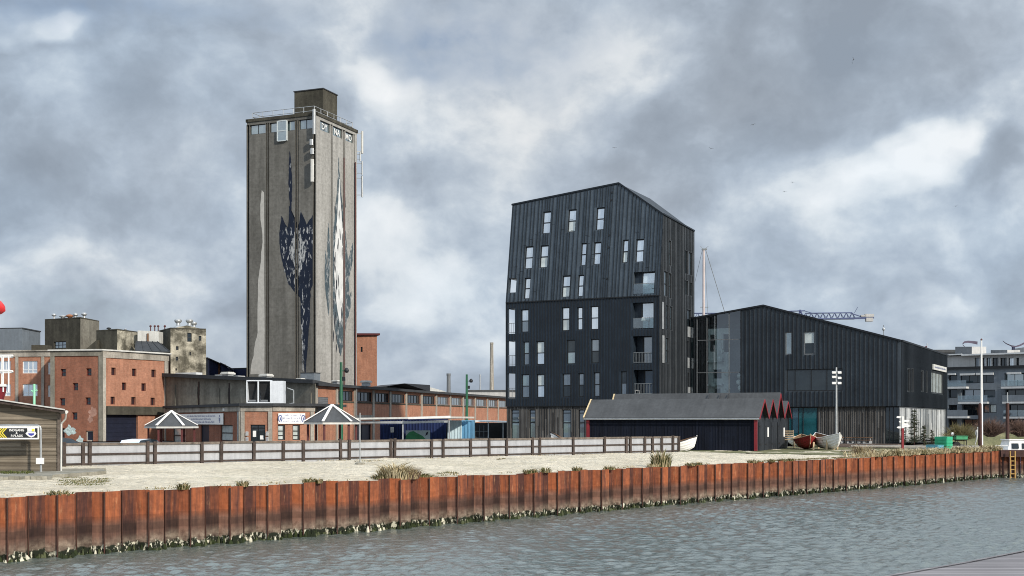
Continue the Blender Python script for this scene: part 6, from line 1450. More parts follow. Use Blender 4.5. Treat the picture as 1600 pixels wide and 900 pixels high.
# ---------------------------------------------------------------- canopies and containers
def canopies():
    t = thing('flat_canopy', 'long flat white edged canopy on slim posts in front of the brick building', 'canopy', G(640, 112))
    a, b, m = P(560, 655.5, 111), P(704, 656.5, 113), P(640, 656, 112)
    mb = MB(); mb.prism([P(556, 655.6, 110), P(703.5, 653.5, 110.5), P(703.5, 653.5, 110.5)+Vector((2, 6, 0)), P(556, 655.6, 110)+Vector((2, 6, 0))], (0, 0, .16)); mb.build('roof', 'off_white', t)
    mb = MB(); mb.prism([P(638, 655, 109.8), P(704, 653, 109.8), P(704, 653, 109.8)+Vector((0, .1, 0)), P(638, 655, 109.8)+Vector((0, .1, 0))], (0, 0, .20)); mb.build('fascia', 'white_paint', t)
    mb = MB(); mb.beam(P(640, 660, 110.5), P(700, 658.5, 110.7), .12, .2); mb.beam(P(560, 659.5, 110.5), P(640, 660, 110.5), .1, .22); mb.build('beam', 'galvanised', t)
    for x in (562, 629.5, 702): c = G(x, 110.6); mb = MB(); mb.box(c+Vector((0, 0, 1.2)), (.13, .13, 2.4)); mb.build('post', 'galvanised', t)
    t = thing('flat_canopy', 'short white roofed canopy between the blue container and the dark tower', 'canopy', G(755, 124))
    mb = MB(); q, r = P(726, 658.3, 123), P(800, 661, 123); mb.prism([q, r, r+Vector((2, 5, 0)), q+Vector((2, 5, 0))], (0, 0, .12)); mb.build('roof', 'white_paint', t)
    for x in (727, 763, 786): c = G(x, 123.4); mb = MB(); mb.box(c+Vector((0, 0, 1.1)), (.1, .1, 2.2)); mb.build('post', 'galvanised', t)
    mb = MB(); c0, c1 = G(738, 129), G(800, 129); mb.prism([c0, c1, c1+Vector((0, .2, 0)), c0+Vector((0, .2, 0))], (0, 0, 2.15)); mb.build('back_wall', 'frame_dark', t)
    mb = MB()
    for x in (742, 749, 756): mb.tube(G(x, 123.6), G(x, 123.6, 1.9), .03)
    for z in (.7, 1.3): mb.tube(G(738, 123.6, z), G(762, 123.6, z), .03)
    mb.build('rack', 'frame_grey', t)
    def container(x0, x1, d, h, dep, m, label, rz=0):
        q, r = G(x0, d), G(x1, d); c = (q+r)/2; t = thing('shipping_container', label, 'container', c, 'shipping containers by the canopies'); w = (r-q).length
        mb = MB(); n = max(6, int(w/.14)); rows = [[], []]
        for i in range(n*2+1):
            x = q.x+w*i/(n*2); y = d+(.045 if (i//2) % 2 else 0)
            for z, rr in ((.1, rows[0]), (h-.1, rows[1])): rr.append(Vector((x, y, z)))
        mb.grid(rows, 0, False); mb.face([r+Vector((0, .05, .1)), r+Vector((0, dep, .1)), r+Vector((0, dep, h-.1)), r+Vector((0, .05, h-.1))]); mb.face([q+Vector((0, dep, .1)), q+Vector((0, .05, .1)), q+Vector((0, .05, h-.1)), q+Vector((0, dep, h-.1))]); mb.face([r+Vector((0, dep, .1)), q+Vector((0, dep, .1)), q+Vector((0, dep, h-.1)), r+Vector((0, dep, h-.1))]); mb.build('wall', m, t)
        mb = MB()
        for z in (.05, h-.05): mb.box((c.x, d+dep/2, z), (w+.06, dep+.06, .1))
        for x in (q.x, r.x): mb.box((x, d+.02, h/2), (.12, .14, h-.2))
        mb.build('frame', m, t); return t
    container(595, 629, 117, 2.55, 5, 'container_navy', 'dark navy container with a small poster under the white canopy, left one')
    c2 = container(631, 696, 118.5, 2.55, 5, 'container_navy', 'dark navy container behind the mural board under the white canopy')
    container(700.5, 720.5, 116.5, 2.42, 6, 'container_pale', 'pale blue ribbed container at the right end of the canopy'); container(721.3, 739, 117.2, 2.42, 6, 'container_blue', 'brighter blue container right beside the pale blue one')
    c = G(612.5, 116.6); th = thing('poster', 'small pale poster hanging on the dark navy container', 'poster', c+Vector((0, 0, 1))); mb = MB(); mb.prism([P(610.2, 675.6, 116.7), P(615.4, 675.6, 116.7), P(615.4, 667.5, 116.7), P(610.2, 667.5, 116.7)], (0, .05, 0)); mb.build('sheet', 'off_white', th); illegible(Plane(G(600, 116.69), (1, 0, 0)), Plane(G(600, 116.69), (1, 0, 0)).box4(610.4, 668.5, 615.2, 675), .004, th, 4, .5, 5)
    th = thing('picture_board', 'pale board with a painted dark green mound under the canopy', 'board', G(652, 116)); mb = MB(); mb.prism([P(634, 692, 116), P(672, 692, 116), P(672, 672.5, 116), P(634, 672.5, 116)], (0, .08, 0)); mb.build('board', 'cyan_pale', th)
    mb = MB(); mb.face([P(x, y, 115.98) for x, y in ((633.5, 691), (634, 681), (640, 675), (646, 673.5), (652, 677), (660, 681), (664, 685), (668, 691))][::-1]); mb.build('painted_hill', 'green_paint', th)
    mb = MB(); mb.face([P(x, y, 115.97) for x, y in ((664.5, 681), (666, 676), (669, 674.5), (668, 679))][::-1]); mb.build('painted_mark', 'blue_dark', th)
canopies()
# ---------------------------------------------------------------- cars behind the fence
def car(c, rz, paint, label):
    t = thing('parked_car', label, 'car', c); T = Matrix.Translation(c) @ Matrix.Rotation(rz, 4, 'Z'); A = lambda x, y, z: T @ Vector((x, y, z))
    side = [(-2.05, .35), (-2.1, .7), (-1.95, .92), (-1.2, 1.02), (1.35, .98), (2.0, .80), (2.12, .55), (2.1, .32)]
    mb = MB(); rows = []
    for y, s in ((-.86, .97), (-.80, 1.0), (.80, 1.0), (.86, .97)): rows.append([A(x*s, y, .62+(z-.62)*(1 if abs(y) < .85 else .92)) for x, z in side])
    mb.grid(rows, 0, True, True); mb.face(rows[0]); mb.face(rows[-1][::-1])
    top = [(-1.75, .98), (-1.30, 1.42), (-.2, 1.50), (.45, 1.42), (1.25, .98)]; rows = []
    for y, s in ((-.78, 0), (-.62, 1), (.62, 1), (.78, 0)): rows.append([A(x, y if i not in (0, 4) else y, z if s else .98+(z-.98)*.0) for i, (x, z) in enumerate(top)])
    mb.grid([rows[1], rows[2]], 0, True); mb.build('body', paint, t)
    gl = MB(); gl.grid([rows[0], rows[1]], 0, False); gl.grid([rows[2], rows[3]], 0, False); e = .012
    for i in (0, 3): gl.face([rows[1][i]+Vector((0, 0, e)), rows[2][i]+Vector((0, 0, e)), rows[2][i+1]+Vector((0, 0, e)), rows[1][i+1]+Vector((0, 0, e))])
    gl.build('window', 'glass_dark', t)
    for x in (-1.3, 1.35):
        for y in (-.80, .80):
            mb = MB(); mb.tube(A(x, y-.1, .32), A(x, y+.1, .32), .32, n=16); w = mb.build('wheel', 'rubber', t); mb = MB(); s = 1 if y > 0 else -1; mb.tube(A(x, y+.1*s, .32), A(x, y+.115*s, .32), .2, n=12); mb.build('rim', 'galvanised', w)
    for y in (-.6, .6): mb = MB(); mb.obox(A(2.03, y-.15, .6), T.to_3x3() @ Vector((.06, 0, 0)), T.to_3x3() @ Vector((0, .3, 0)), (0, 0, .14)); mb.build('headlight', 'sign_white', t)
    return t
car(G(224, 72.5, -.10), R(75), 'car_white', 'white parked car whose roof shows above the fence beside the gazebo').scale = (1, 1, .94)
car(G(99, 72, -.10), R(20), 'car_dark', 'dark parked car half hidden behind the plank shed corner')
# ---------------------------------------------------------------- masts, lamps, crane
def masts():
    def pole(x, d, ytop, r0, r1, m, name, label, cat, z0=0):
        c = G(x, d, z0); th = thing(name, label, cat, c); zt = CAMZ+(HY-ytop)/F*d; mb = MB(); mb.tube(c, Vector((c.x, c.y, zt)), r0, r1, 10); mb.build('shaft', m, th); return th, c, zt
    for x, d, yt, lab in ((533, 92, 566, 'green lamp mast rising in front of the silo foot'), (729.3, 118, 585, 'green lamp mast in front of the long brick building near the tower')):
        th, c, zt = pole(x, d, yt, .17, .10, 'pole_green', 'lamp_mast', lab, 'lamp mast'); mb = MB(); h = Vector((c.x, c.y, zt-.25)); mb.beam(h-Vector((.12, 0, .4)), h+Vector((.5, 0, -.4)), .06, .06); mb.build('arm', 'pole_green', th)
        mb = MB(); q = h+Vector((.42, -.05, -.4)); mb.lathe(q, [(.01, -.16), (.15, -.12), (.18, .05), (.10, .2), (.01, .24)], 10); mb.build('camera_dome', 'frame_dark', th)
        mb = MB(); mb.box(h+Vector((.2, 0, -1.0)), (.22, .16, .3)); mb.build('junction_box', 'frame_dark', th)
    # floodlight pole
    th, c, zt = pole(1306.8, 104, 574, .11, .07, 'galvanised', 'floodlight_pole', 'grey steel pole with white floodlights in front of the low dark building', 'light pole', .1)
    for y, sd_ in ((582, (-1, 1)), (590.5, (1,)), (589, (-1,)), (598.5, (-1, 1))):
        z = CAMZ+(HY-y)/F*104
        for s in sd_:
            mb = MB(); q = Vector((c.x+s*.24, c.y-.1, z)); mb.hexa([q+Vector((a*.15, b, e)) for a, b, e in ((-1, -.08, -.10), (1, -.08, -.10), (1, .1, -.05), (-1, .1, -.05), (-1, -.08, .07), (1, -.08, .07), (1, .1, .10), (-1, .1, .10))]); mb.build('floodlight', 'white_paint', th)
            mb = MB(); mb.beam(Vector((c.x, c.y, z)), Vector((c.x+s*.24, c.y, z)), .04, .04); mb.build('bracket', 'galvanised', th)
    # flagpoles with narrow pennants
    def pennant(th, pts, h0, h1, dirx):
        n = len(pts); up = MB(); rows = [[], [], []]
        for i, p in enumerate(pts):
            f = i/(n-1); h = h0+(h1-h0)*f; rows[0].append(p+Vector((0, .06*math.sin(i*1.2), h/2))); rows[1].append(p+Vector((0, .02, 0))); rows[2].append(p+Vector((0, .06*math.sin(i*1.2+1), -h/2)))
        up.grid(rows); up.build('pennant', 'cloth_flag', th)
    th, c, zt = pole(1533.5, 118, 532, .16, .07, 'white_paint', 'flagpole', 'white flagpole with dark narrow pennant in front of the grey flats', 'flagpole')
    pennant(th, [P(x, y, 118) for x, y in ((1527.5, 536), (1521, 534.8), (1513, 534), (1507, 534.6), (1504, 536.8), (1504.5, 539), (1507.5, 541.5))], .30, .06, -1)
    mb = MB(); mb.lathe(Vector((c.x, c.y, zt)), [(.08, 0), (.11, .06), (.08, .16), (.01, .2)], 8); mb.build('finial', 'reddish_pipe', th); mb = MB(); mb.box(Vector((c.x, c.y-.02, .9)), (.05, .2, .12)); mb.build('cleat', 'galvanised', th)
    th, c, zt = pole(1612, 118, 528, .16, .07, 'white_paint', 'flagpole', 'flagpole just beyond the right edge whose thin pennant sags into view', 'flagpole')
    pennant(th, [P(x, y, 118) for x, y in ((1610, 534), (1600, 536.5), (1594, 539.5), (1587, 541.6), (1580, 540.5), (1572, 536.8), (1567, 532.5))], .22, .06, -1)
    # timber mooring piles
    for x, d, y0, y1, lab in ((1531.3, 112, 632, 696, 'dark timber mooring pile just left of the white flagpole'), (1574.2, 112, 630, 700, 'tall dark timber mooring pile with steel top beside the small boat')):
        c = G(x, d, -3); th = thing('mooring_pile', lab, 'pile', c, 'timber mooring piles'); zt = CAMZ+(HY-y0)/F*d; mb = MB(); mb.tube(c, Vector((c.x, c.y, zt)), .20, .15, 9); mb.build('shaft', 'timber_pole', th)
        mb = MB(); mb.tube(Vector((c.x, c.y, zt)), Vector((c.x, c.y, zt+(1.0 if x > 1550 else .15))), .07 if x > 1550 else .16, .05, 8); mb.build('top', 'galvanised' if x > 1550 else 'timber_pole', th)
    # tall white ship mast behind the tower
    d = 185; th, c, zt = pole(1099.5, d, 390, .26, .18, 'mast_pink', 'ship_mast', 'tall pale pinkish mast with stays rising behind the dark tower', 'mast')
    mb = MB(); q = Vector((c.x, c.y, zt)); mb.box(q+Vector((.1, 0, .05)), (.75, .5, .2)); mb.tube(q, q+Vector((-.5, 0, .55)), .03, n=5); mb.tube(q, q+Vector((.7, 0, .5)), .03, n=5); mb.build('masthead', 'rail_grey', th)
    mb = MB(); zs = CAMZ+(HY-480)/F*d; mb.beam(Vector((c.x-.5, c.y, zs)), Vector((c.x+.7, c.y, zs)), .1, .1); mb.build('spreader', 'rail_grey', th)
    mb = MB(); mb.tube(q+Vector((.3, 0, 0)), P(1133, 490, d+2), .045, n=5); mb.tube(q+Vector((-.2, 0, 0)), P(1086, 440, d+2), .03, n=4); mb.tube(q+Vector((.2, 0, -1)), P(1106, 492, d+1), .03, n=4); mb.build('stay', 'rail_grey', th)
    # thin aerial and small flag above the low building
    th, c, zt = pole(1380.5, 150, 508, .05, .04, 'rail_grey', 'radio_mast', 'thin radio mast with round head behind the low dark roof', 'mast'); mb = MB(); mb.lathe(Vector((c.x, c.y, zt-.5)), [(.01, -.3), (.16, -.1), (.16, .1), (.01, .3)], 8); mb.build('head', 'galvanised', th)
    th, c, zt = pole(1448.5, 175, 536, .06, .05, 'galvanised', 'flagpole', 'small distant flagpole with red flag over the low dark roof', 'flagpole'); mb = MB(); mb.grid([[P(1448, 540.5, 175), P(1445, 541.5, 175.2), P(1441, 543, 175)], [P(1448, 544, 175), P(1445, 545.5, 175.2), P(1441, 546, 175)]]); mb.build('flag', 'red_paint', th)
plain('mast_pink', (.50, .44, .43), .6, .12, 1, .1)
masts()
def crane():
    d = 420; th = thing('tower_crane', 'distant blue lattice crane jib with pale counterweight above the low roof', 'crane', G(1238, d)); k = d/F
    Z = lambda y: CAMZ+(HY-y)*k; X = lambda x: (x-CX)*k
    def lattice(x0, x1, yb0, yb1, yt0, yt1, n):
        mb = MB(); w = .9
        for i in range(n+1):
            f = i/n; xb = X(x0+(x1-x0)*f); zb = Z(yb0+(yb1-yb0)*f); zt = Z(yt0+(yt1-yt0)*f); g = (i+.5)/n; xm = X(x0+(x1-x0)*min(g, 1)); ztm = Z(yt0+(yt1-yt0)*min(g, 1))
            if i < n:
                xb2 = X(x0+(x1-x0)*(i+1)/n); zb2 = Z(yb0+(yb1-yb0)*(i+1)/n)
                for s in (-w, w):
                    mb.tube((xb, d+s, zb), (xb2, d+s, zb2), .20, n=5); mb.tube((xb, d+s, zb), (xm, d, ztm), .12, n=4); mb.tube((xm, d, ztm), (xb2, d+s, zb2), .12, n=4)
                if i < n-1: mb.tube((xm, d, ztm), (X(x0+(x1-x0)*(i+1.5)/n), d, Z(yt0+(yt1-yt0)*(i+1.5)/n)), .2, n=5)
        return mb
    lattice(1040, 1240, 497.5, 497.5, 489.5, 489.5, 22).build('jib', 'crane_blue', th)
    lattice(1254, 1336, 498.5, 498, 489.5, 488.5, 9).build('counter_jib', 'crane_blue', th)
    mb = MB(); mb.beam((X(1312), d, Z(498)), (X(1365), d, Z(496.5)), 1.2, .55); mb.beam((X(1327), d, Z(488.5)), (X(1349), d, Z(496)), .3, .3); mb.build('platform', 'crane_blue', th)
    mb = MB(); mb.box((X(1358), d, Z(499.5)), (2.4, 1.6, 1.3)); mb.box((X(1358), d, Z(493)), (3.0, 1.5, 1.0)); mb.box((X(1348), d, Z(493.5)), (1.4, 1.2, .6)); mb.build('counterweight', 'apartment_pale', th)
    mb = MB()
    for x in (1247, 1255):
        mb.tube((X(x), d, Z(498)), (X(1250.5), d, Z(484)), .3, n=5)
    mb.tube((X(1228), d, Z(486.5)), (X(1258), d, Z(485.5)), .2, n=5); mb.tube((X(1254), d, Z(485)), (X(1276), d, Z(491)), .14, n=4); mb.tube((X(1250), d, Z(485)), (X(1200), d, Z(490)), .12, n=4); mb.tube((X(1335), d, Z(489)), (X(1340), d, Z(480)), .1, n=4); mb.build('apex', 'crane_blue', th)
    mb = MB(); x0, x1 = X(1246), X(1255); n = 16; zz = [Z(498)*i/n for i in range(n+1)]
    for x in (x0, x1):
        for s in (-1, 1): mb.tube((x, d+s, 0), (x, d+s, Z(498)), .2, n=5)
    for i in range(n):
        for s in (-1, 1): mb.tube((x0 if i % 2 else x1, d+s, zz[i]), (x1 if i % 2 else x0, d+s, zz[i+1]), .1, n=4)
    mb.build('tower', 'crane_blue', th)
crane()
# ---------------------------------------------------------------- grey flats across the inlet
def flats():
    d = 196; q0, q1 = G(1470, d), G(1700, d-14); pl = Plane(q0, q1-q0); Lq = (q1-q0).length
    t = thing('grey_flats', 'grey clad apartment block with balconies and setback penthouse across the inlet', 'apartment block', (q0+q1)/2)
    H = pl.px(1550, 575.5)[1]
    ops = []; pane = []
    def add(x0, y0, x1, y1, p, dep=.25): ops.append((*pl.box4(x0, y0, x1, y1), dep)); pane.append(p)
    for y0, y1, p in ((586, 597.5, 'glass_dark'), (608.5, 621.5, 'glass_dark'), (632.5, 650, 'glass_dark'), (655, 668, 'glass_dark')): add(1482, y0, 1495.5, y1, p, .6)
    add(1501, 586, 1553, 598.5, 'glass_dark', .4); add(1502, 608.5, 1534, 624.5, 'glass_mid', 1.0); add(1537, 609, 1555, 621, 'glass_dark'); add(1503, 632.5, 1530, 649, 'glass_dark', 1.0); add(1537, 632, 1546, 645, 'glass_mid'); add(1546.5, 632, 1557, 645, 'glass_blind'); add(1503, 655, 1531, 668, 'glass_dark', .8)
    add(1569.5, 582.5, 1640, 603, 'glass_green', .8); add(1571, 608.5, 1640, 622.5, 'glass_dark', .8); add(1575, 632, 1640, 650, 'glass_dark', .8); add(1576, 655, 1640, 668, 'glass_dark', .8)
    mb = MB(); facade(mb, pl, rectpoly(0, 0, Lq, H), ops); bv = Vector((8, 14, 0)); up = Vector((0, 0, H)); mb.face([q1, q1+bv, q1+bv+up, q1+up]); mb.face([q0+bv, q0, q0+up, q0+bv+up]); mb.face([q1+bv, q0+bv, q0+bv+up, q1+bv+up]); mb.face([q0+up, q1+up, q1+bv+up, q0+bv+up])
    for i in range(1, 38): v = i*.28; mb.obox(pl.pt(pl.px(1557.5, 600)[0], v, .002), pl.U*1.1, pl.V*.02, pl.N*.012)
    mb.build('wall', 'apartment_grey', t)
    for o, p in zip(ops, pane): w_ = o[2]-o[0]; nm = max(1, round(w_/1.3)); window(t, pl, o, o[4]-.05, 'frame_dark', p, .09, (), [k/nm for k in range(1, nm)])
    for x0, x1, y, gl in ((1480, 1514, 606, 1), (1501, 1547, 629.5, 1), (1480, 1516, 652, 0), (1568, 1640, 605.5, 1), (1570, 1640, 629, 0), (1572, 1640, 652.5, 1)):
        a, b, c, e = pl.box4(x0, y-1.5, x1, y+1.5); mb = MB(); mb.obox(pl.pt(a, b, .004), pl.U*(c-a), pl.V*(e-b), pl.N*1.3); s = mb.build('balcony_slab', 'slab_pale', t)
        mb = MB(); mb.obox(pl.pt(a, e+.05, 1.25), pl.U*(c-a), pl.V*.95, pl.N*.03); mb.build('balustrade', 'balustrade_glass' if gl else 'apartment_grey', s)
    for x0, x1, y0, y1 in ((1482, 1494, 583.5, 586), (1501, 1524, 583.5, 586.5), (1526, 1553, 582.5, 586), (1574, 1596, 581.5, 584.5)): a, b, c, e = pl.box4(x0, y0, x1, y1); mb = MB(); mb.obox(pl.pt(a, b, .004), pl.U*(c-a), pl.V*(e-b), pl.N*.4); mb.build('awning', 'slab_pale', t)
    mb = MB(); mb.prism([pl.pt(-.3, H, .4), pl.pt(Lq, H, .4), pl.pt(Lq, H, .4)+bv, pl.pt(-.3, H, .4)+bv], (0, 0, .35)); mb.build('roof', 'frame_dark', t)
    # penthouse
    pp = Plane(pl.pt(0, 0, -1.6), pl.U); z = lambda y: pp.px(1540, y)[1]; u = lambda x: pp.px(x, 560)[0]
    bays = [(*pp.box4(x0, 559, x1, 574), .6) for x0, x1 in ((1523, 1530), (1535, 1539.5), (1541.5, 1548), (1550.5, 1560), (1563, 1573), (1576, 1583.5), (1588, 1592))]
    mb = MB(); zt = z(555); ut = u(1690); facade(mb, pp, rectpoly(u(1480), H, ut, zt), bays, .5); e = bv*.5
    mb.face([pp.pt(u(1480), H), pp.pt(u(1480), zt), pp.pt(u(1480), zt)+e, pp.pt(u(1480), H)+e]); mb.face([pp.pt(ut, H), pp.pt(ut, zt), pp.pt(ut, zt)+e, pp.pt(ut, H)+e]); mb.build('penthouse_wall', 'apartment_pale', t)
    for i, b in enumerate(bays): window(t, pp, b, .45, 'frame_dark', ['glass_mid', 'glass_sky', 'glass_green', 'glass_dark', 'glass_dark', 'glass_sky', 'glass_dark'][i], .08, (), (.5,))
    mb = MB(); a0 = u(1504); mb.prism([pp.pt(a0, zt, .6), pp.pt(ut, zt, .6), pp.pt(ut, zt, .6)+e, pp.pt(a0, zt, .6)+e], (0, 0, .25)); mb.prism([pp.pt(u(1465), z(553.5), .5), pp.pt(u(1503.8), z(553.5), .5), pp.pt(u(1503.8), z(553.5), .5)+e, pp.pt(u(1465), z(553.5), .5)+e], (0, 0, .2)); mb.build('penthouse_roof', 'roof_strip', t)
    for x0, xm, x1, y0, y1, nm in ((1492.5, 1518.5, 1541, 541.8, 552, 0), (1548, 1574, 1594, 547, 555, 0)):
        d2 = d+4; K = P(xm, y1+3, d2-3); A0 = P(x0, y1+3, d2); A1 = P(x1, y1+3, d2-2); h = (y1-y0+3)*d2/F
        mb = MB(); vz = Vector((0, 0, h)); mb.face([K, A1, A1+vz, K+vz]); mb.build('stair_house', 'apartment_pale', t); B = A0+A1-K+Vector((0, 3, 0)); mb = MB(); mb.face([A0, K, K+vz, A0+vz]); mb.face([A1, B, B+vz, A1+vz]); mb.face([B, A0, A0+vz, B+vz]); mb.face([A0+vz, K+vz, A1+vz, B+vz]); mb.build('stair_house', 'frame_grey', t)
    c = P(1583.5, 547, d+3); mb = MB(); mb.box(c+Vector((0, 0, .2)), (.4, .4, .6)); mb.box(c+Vector((0, 0, .55)), (.5, .5, .1)); mb.build('flue', 'blue_dark', t)
    c = P(1600, 553, d+5); mb = MB(); mb.prism([c, c+Vector((16, -1, 0)), c+Vector((16, 4, 0)), c+Vector((0, 5, 0))], (0, 0, 1.1)); mb.prism([c+Vector((0, 0, -3)), c+Vector((16, -1, -3)), c+Vector((16, 4, -3)), c+Vector((0, 5, -3))], (0, 0, 2.95)); mb.build('penthouse_wall', 'apartment_pale', t)
    # left back block
    t2 = thing('pale_flats', 'pale rendered upper block of flats just right of the low dark building', 'apartment block', G(1485, 215)); q, r = G(1455, 215), G(1504, 215); mb = MB(); mb.prism([q, r, r+Vector((0, 8, 0)), q+Vector((0, 8, 0))], (0, 0, CAMZ+(HY-551)/F*215)); mb.build('wall', 'apartment_pale', t2); q.z = r.z = CAMZ+(HY-551)/F*215; mb = MB(); mb.prism([q+Vector((-.5, -.4, 0)), r+Vector((.5, -.4, 0)), r+Vector((0, 8, 0)), q+Vector((0, 8, 0))], (0, 0, .5)); mb.build('roof', 'roof_grey', t2)
flats()
# ---------------------------------------------------------------- right end of the quay
def quay_end():
    k = lambda x, d, z=0: G(x, d, z)
    t = thing('timber_jetty', 'dark timber jetty with heavy edge beam at the right end of the quay', 'jetty', G(1590, 93))
    a, b = k(1564, 94.2, -.42), k(1720, 93, -.42); mb = MB(); mb.obox(a, b-a, (0, .35, 0), (0, 0, .52)); mb.build('edge_beam', 'timber_pole', t)
    mb = MB(); mb.obox(a+Vector((0, .36, .40)), b-a, (0, 3.2, 0), (0, 0, .09)); mb.build('deck', 'deck_wood', t)
    mb = MB()
    for i in range(8):
        p_ = a+(b-a)*((i+.3)/8); mb.tube((p_.x, p_.y+.5, -4), (p_.x, p_.y+.5, -.1), .16, n=8); mb.tube((p_.x, p_.y+2.8, -4), (p_.x, p_.y+2.8, -.1), .16, n=8)
    mb.build('piles', 'timber_pole', t)
    mb = MB()
    for i in range(36): p_ = a+(b-a)*(i/36); mb.obox((p_.x, p_.y+.42+(.1 if i % 2 else 0), -4), (.21, 0, 0), (0, .04, 0), (0, 0, 3.8))
    mb.build('sheet_piles', 'sheet_rust', t)
    th = thing('quay_ladder', 'yellowish steel ladder hanging from the timber jetty into the water', 'ladder', k(1582, 93.6, -.3)); mb = MB()
    for x in (1578.5, 1586): mb.tube(k(x, 93.8, -3), k(x, 93.8, .05), .055, n=6)
    mb.build('rail', 'ladder_yellow', th)
    for i in range(7): mb = MB(); z = -.4-i*.33; mb.tube(k(1578.5, 93.8, z), k(1586, 93.8, z), .04, n=6); mb.build('rung', 'ladder_yellow', th)
    # crates and boxes near the quay end
    def crate(x0, xm, x1, d, h, m, label, name, slats, z0=.05, cat='crate'):
        A0, K, A1 = G(x0, d+.9, z0), G(xm, d, z0), G(x1, d+.5, z0); B = A0+A1-K; th = thing(name, label, cat, K); mb = MB(); mb.prism([A0, K, A1, B], (0, 0, h*.97)); n = slats
        for p, q in ((A0, K), (K, A1)):
            dd = (q-p); nn = Vector((dd.y, -dd.x, 0)).normalized()
            for i in range(n): mb.obox(p+nn*.004+Vector((0, 0, h*(i+.08)/n)), dd, nn*.05, (0, 0, h*.80/n))
        mb.build('body', m, th); mb = MB(); cc = (A0+K+A1+B)/4
        mb.prism([q+(q-cc).normalized()*.06+Vector((0, 0, h*.97)) for q in (A0, K, A1, B)], (0, 0, .05)); mb.build('rim', m, th); return th
    crate(1461, 1479, 1487.5, 98, 1.02, 'green_crate', 'bright green ribbed crate standing near the quay end', 'green_crate', 4); crate(1447.5, 1465, 1473.5, 95.5, .38, 'teal_box', 'low blue green fish box beside the green crate', 'fish_box', 2)
    th = thing('green_cart', 'small green topped cart just behind the bright green crate', 'cart', G(1499, 103, .05)); c = G(1499, 103, .05); mb = MB(); mb.box(c+Vector((.1, 0, .88)), (.95, .7, .26)); mb.box(c+Vector((.1, 0, 1.03)), (1.02, .76, .05)); mb.build('tray', 'green_paint', th)
    for s in (-1, 1): mb = MB(); mb.tube(c+Vector((-.3, s*.3-.05, .28)), c+Vector((-.3, s*.3+.05, .28)), .28, n=14); mb.build('wheel', 'rubber', th)
    mb = MB()
    for s in (-.28, .28): mb.tube(c+Vector((.5, s, 0)), c+Vector((.5, s, .78)), .03, n=6); mb.tube(c+Vector((-.3, s, .28)), c+Vector((-.2, s, .78)), .03, n=6); mb.tube(c+Vector((-.3, s, .85)), c+Vector((-.62, s, 1.25)), .03, n=6)
    mb.build('frame', 'frame_dark', th); mb = MB(); mb.lathe(c+Vector((-.62, -.1, 1.2)), [(.01, -.14), (.12, -.08), (.14, .02), (.09, .12), (.01, .15)], 8); mb.build('bundle', 'white_paint', th)
    # finger post
    c = G(1410.3, 97, .05); th = thing('finger_post', 'dark red post with six white finger boards on the quay grass', 'signpost', c); z = lambda y: CAMZ+(HY-y)/F*97; mb = MB(); mb.box(c+Vector((0, 0, (z(669)-.05)/2)), (.17, .17, z(669)-.05)); mb.build('post', 'red_paint', th); mb = MB(); mb.box(Vector((c.x, c.y, (z(669)+z(651))/2)), (.16, .16, z(650)-z(669))); mb.build('head', 'white_paint', th)
    for y, s, w in ((651.8, -1, .42), (659, -1, .22), (667.8, -1, .38), (657.5, 1, .48), (663, 1, .40), (665.5, 1, .52)):
        mb = MB(); zc = z(y); h = .075; tp = .10; x0 = c.x+s*.082; pts = [Vector((x0, c.y, zc-h)), Vector((x0+s*(w-tp), c.y, zc-h)), Vector((x0+s*w, c.y, zc)), Vector((x0+s*(w-tp), c.y, zc+h)), Vector((x0, c.y, zc+h))]; mb.prism(pts, (0, .04, 0)); mb.build('finger_board', 'sign_white', th)
    # pale quay coping strip
    mb = MB(); a, b, c_, e = G(1330, 101.5, .16), G(1530, 100, .16), G(1530, 104, .16), G(1330, 105.5, .16); mb.prism([a, b, c_, e], (0, 0, .10)); kind(mb.build('footpath', 'pale_concrete'), 'structure')
    # small cabin boat beyond the jetty
    cb = G(1588, 103, WATER); th = thing('cabin_boat', 'small white cabin boat with dark blue hull moored beyond the jetty', 'boat', cb); T = Matrix.Translation(cb) @ Matrix.Rotation(R(8), 4, 'Z'); A = lambda x, y, zz: T @ Vector((x, y, zz))
    rows = []
    for i in range(11):
        f = i/10; x = -3.1+f*6.0; w = 1.05*(1-(1-f)**5) if f < .3 else 1.05*(1-max(0, (.45-f))**2); w = 1.05*min(1, (f/.42)**.6+.02); sh = 1.75+.35*(1-f)**2
        rows.append([A(x, -w, sh), A(x, -w*.95, sh*.6), A(x, -w*.6, -.1), A(x, 0, -.3), A(x, w*.6, -.1), A(x, w*.95, sh*.6), A(x, w, sh)])
    mb = MB(); mb.grid(rows); mb.face(rows[-1]); mb.build('hull', 'hull_blue', th); mb = MB(); mb.grid([[r[0]-Vector((0, 0, .05)), r[-1]-Vector((0, 0, .05))] for r in rows], 0, False, flip=True); mb.build('deck', 'hull_white', th)
    mb = MB(); mb.hexa([A(-1.25, -.75, 1.7), A(.85, -.75, 1.7), A(.85, .75, 1.7), A(-1.25, .75, 1.7), A(-.95, -.62, 2.75), A(.72, -.62, 2.75), A(.72, .62, 2.75), A(-.95, .62, 2.75)]); mb.prism([A(-1.05, -.7, 2.75), A(.8, -.7, 2.75), A(.8, .7, 2.75), A(-1.05, .7, 2.75)], (0, 0, .08)); mb.build('cabin', 'hull_white', th)
    for x0, x1 in ((-.82, -.22), (.1, .55)): mb = MB(); mb.hexa([A(x0, -.80, 2.05), A(x1, -.80, 2.05), A(x1, -.7, 2.05), A(x0, -.7, 2.05), A(x0, -.705, 2.5), A(x1, -.705, 2.5), A(x1, -.62, 2.5), A(x0, -.62, 2.5)]); mb.build('window', 'glass_dark', th)
    mb = MB()
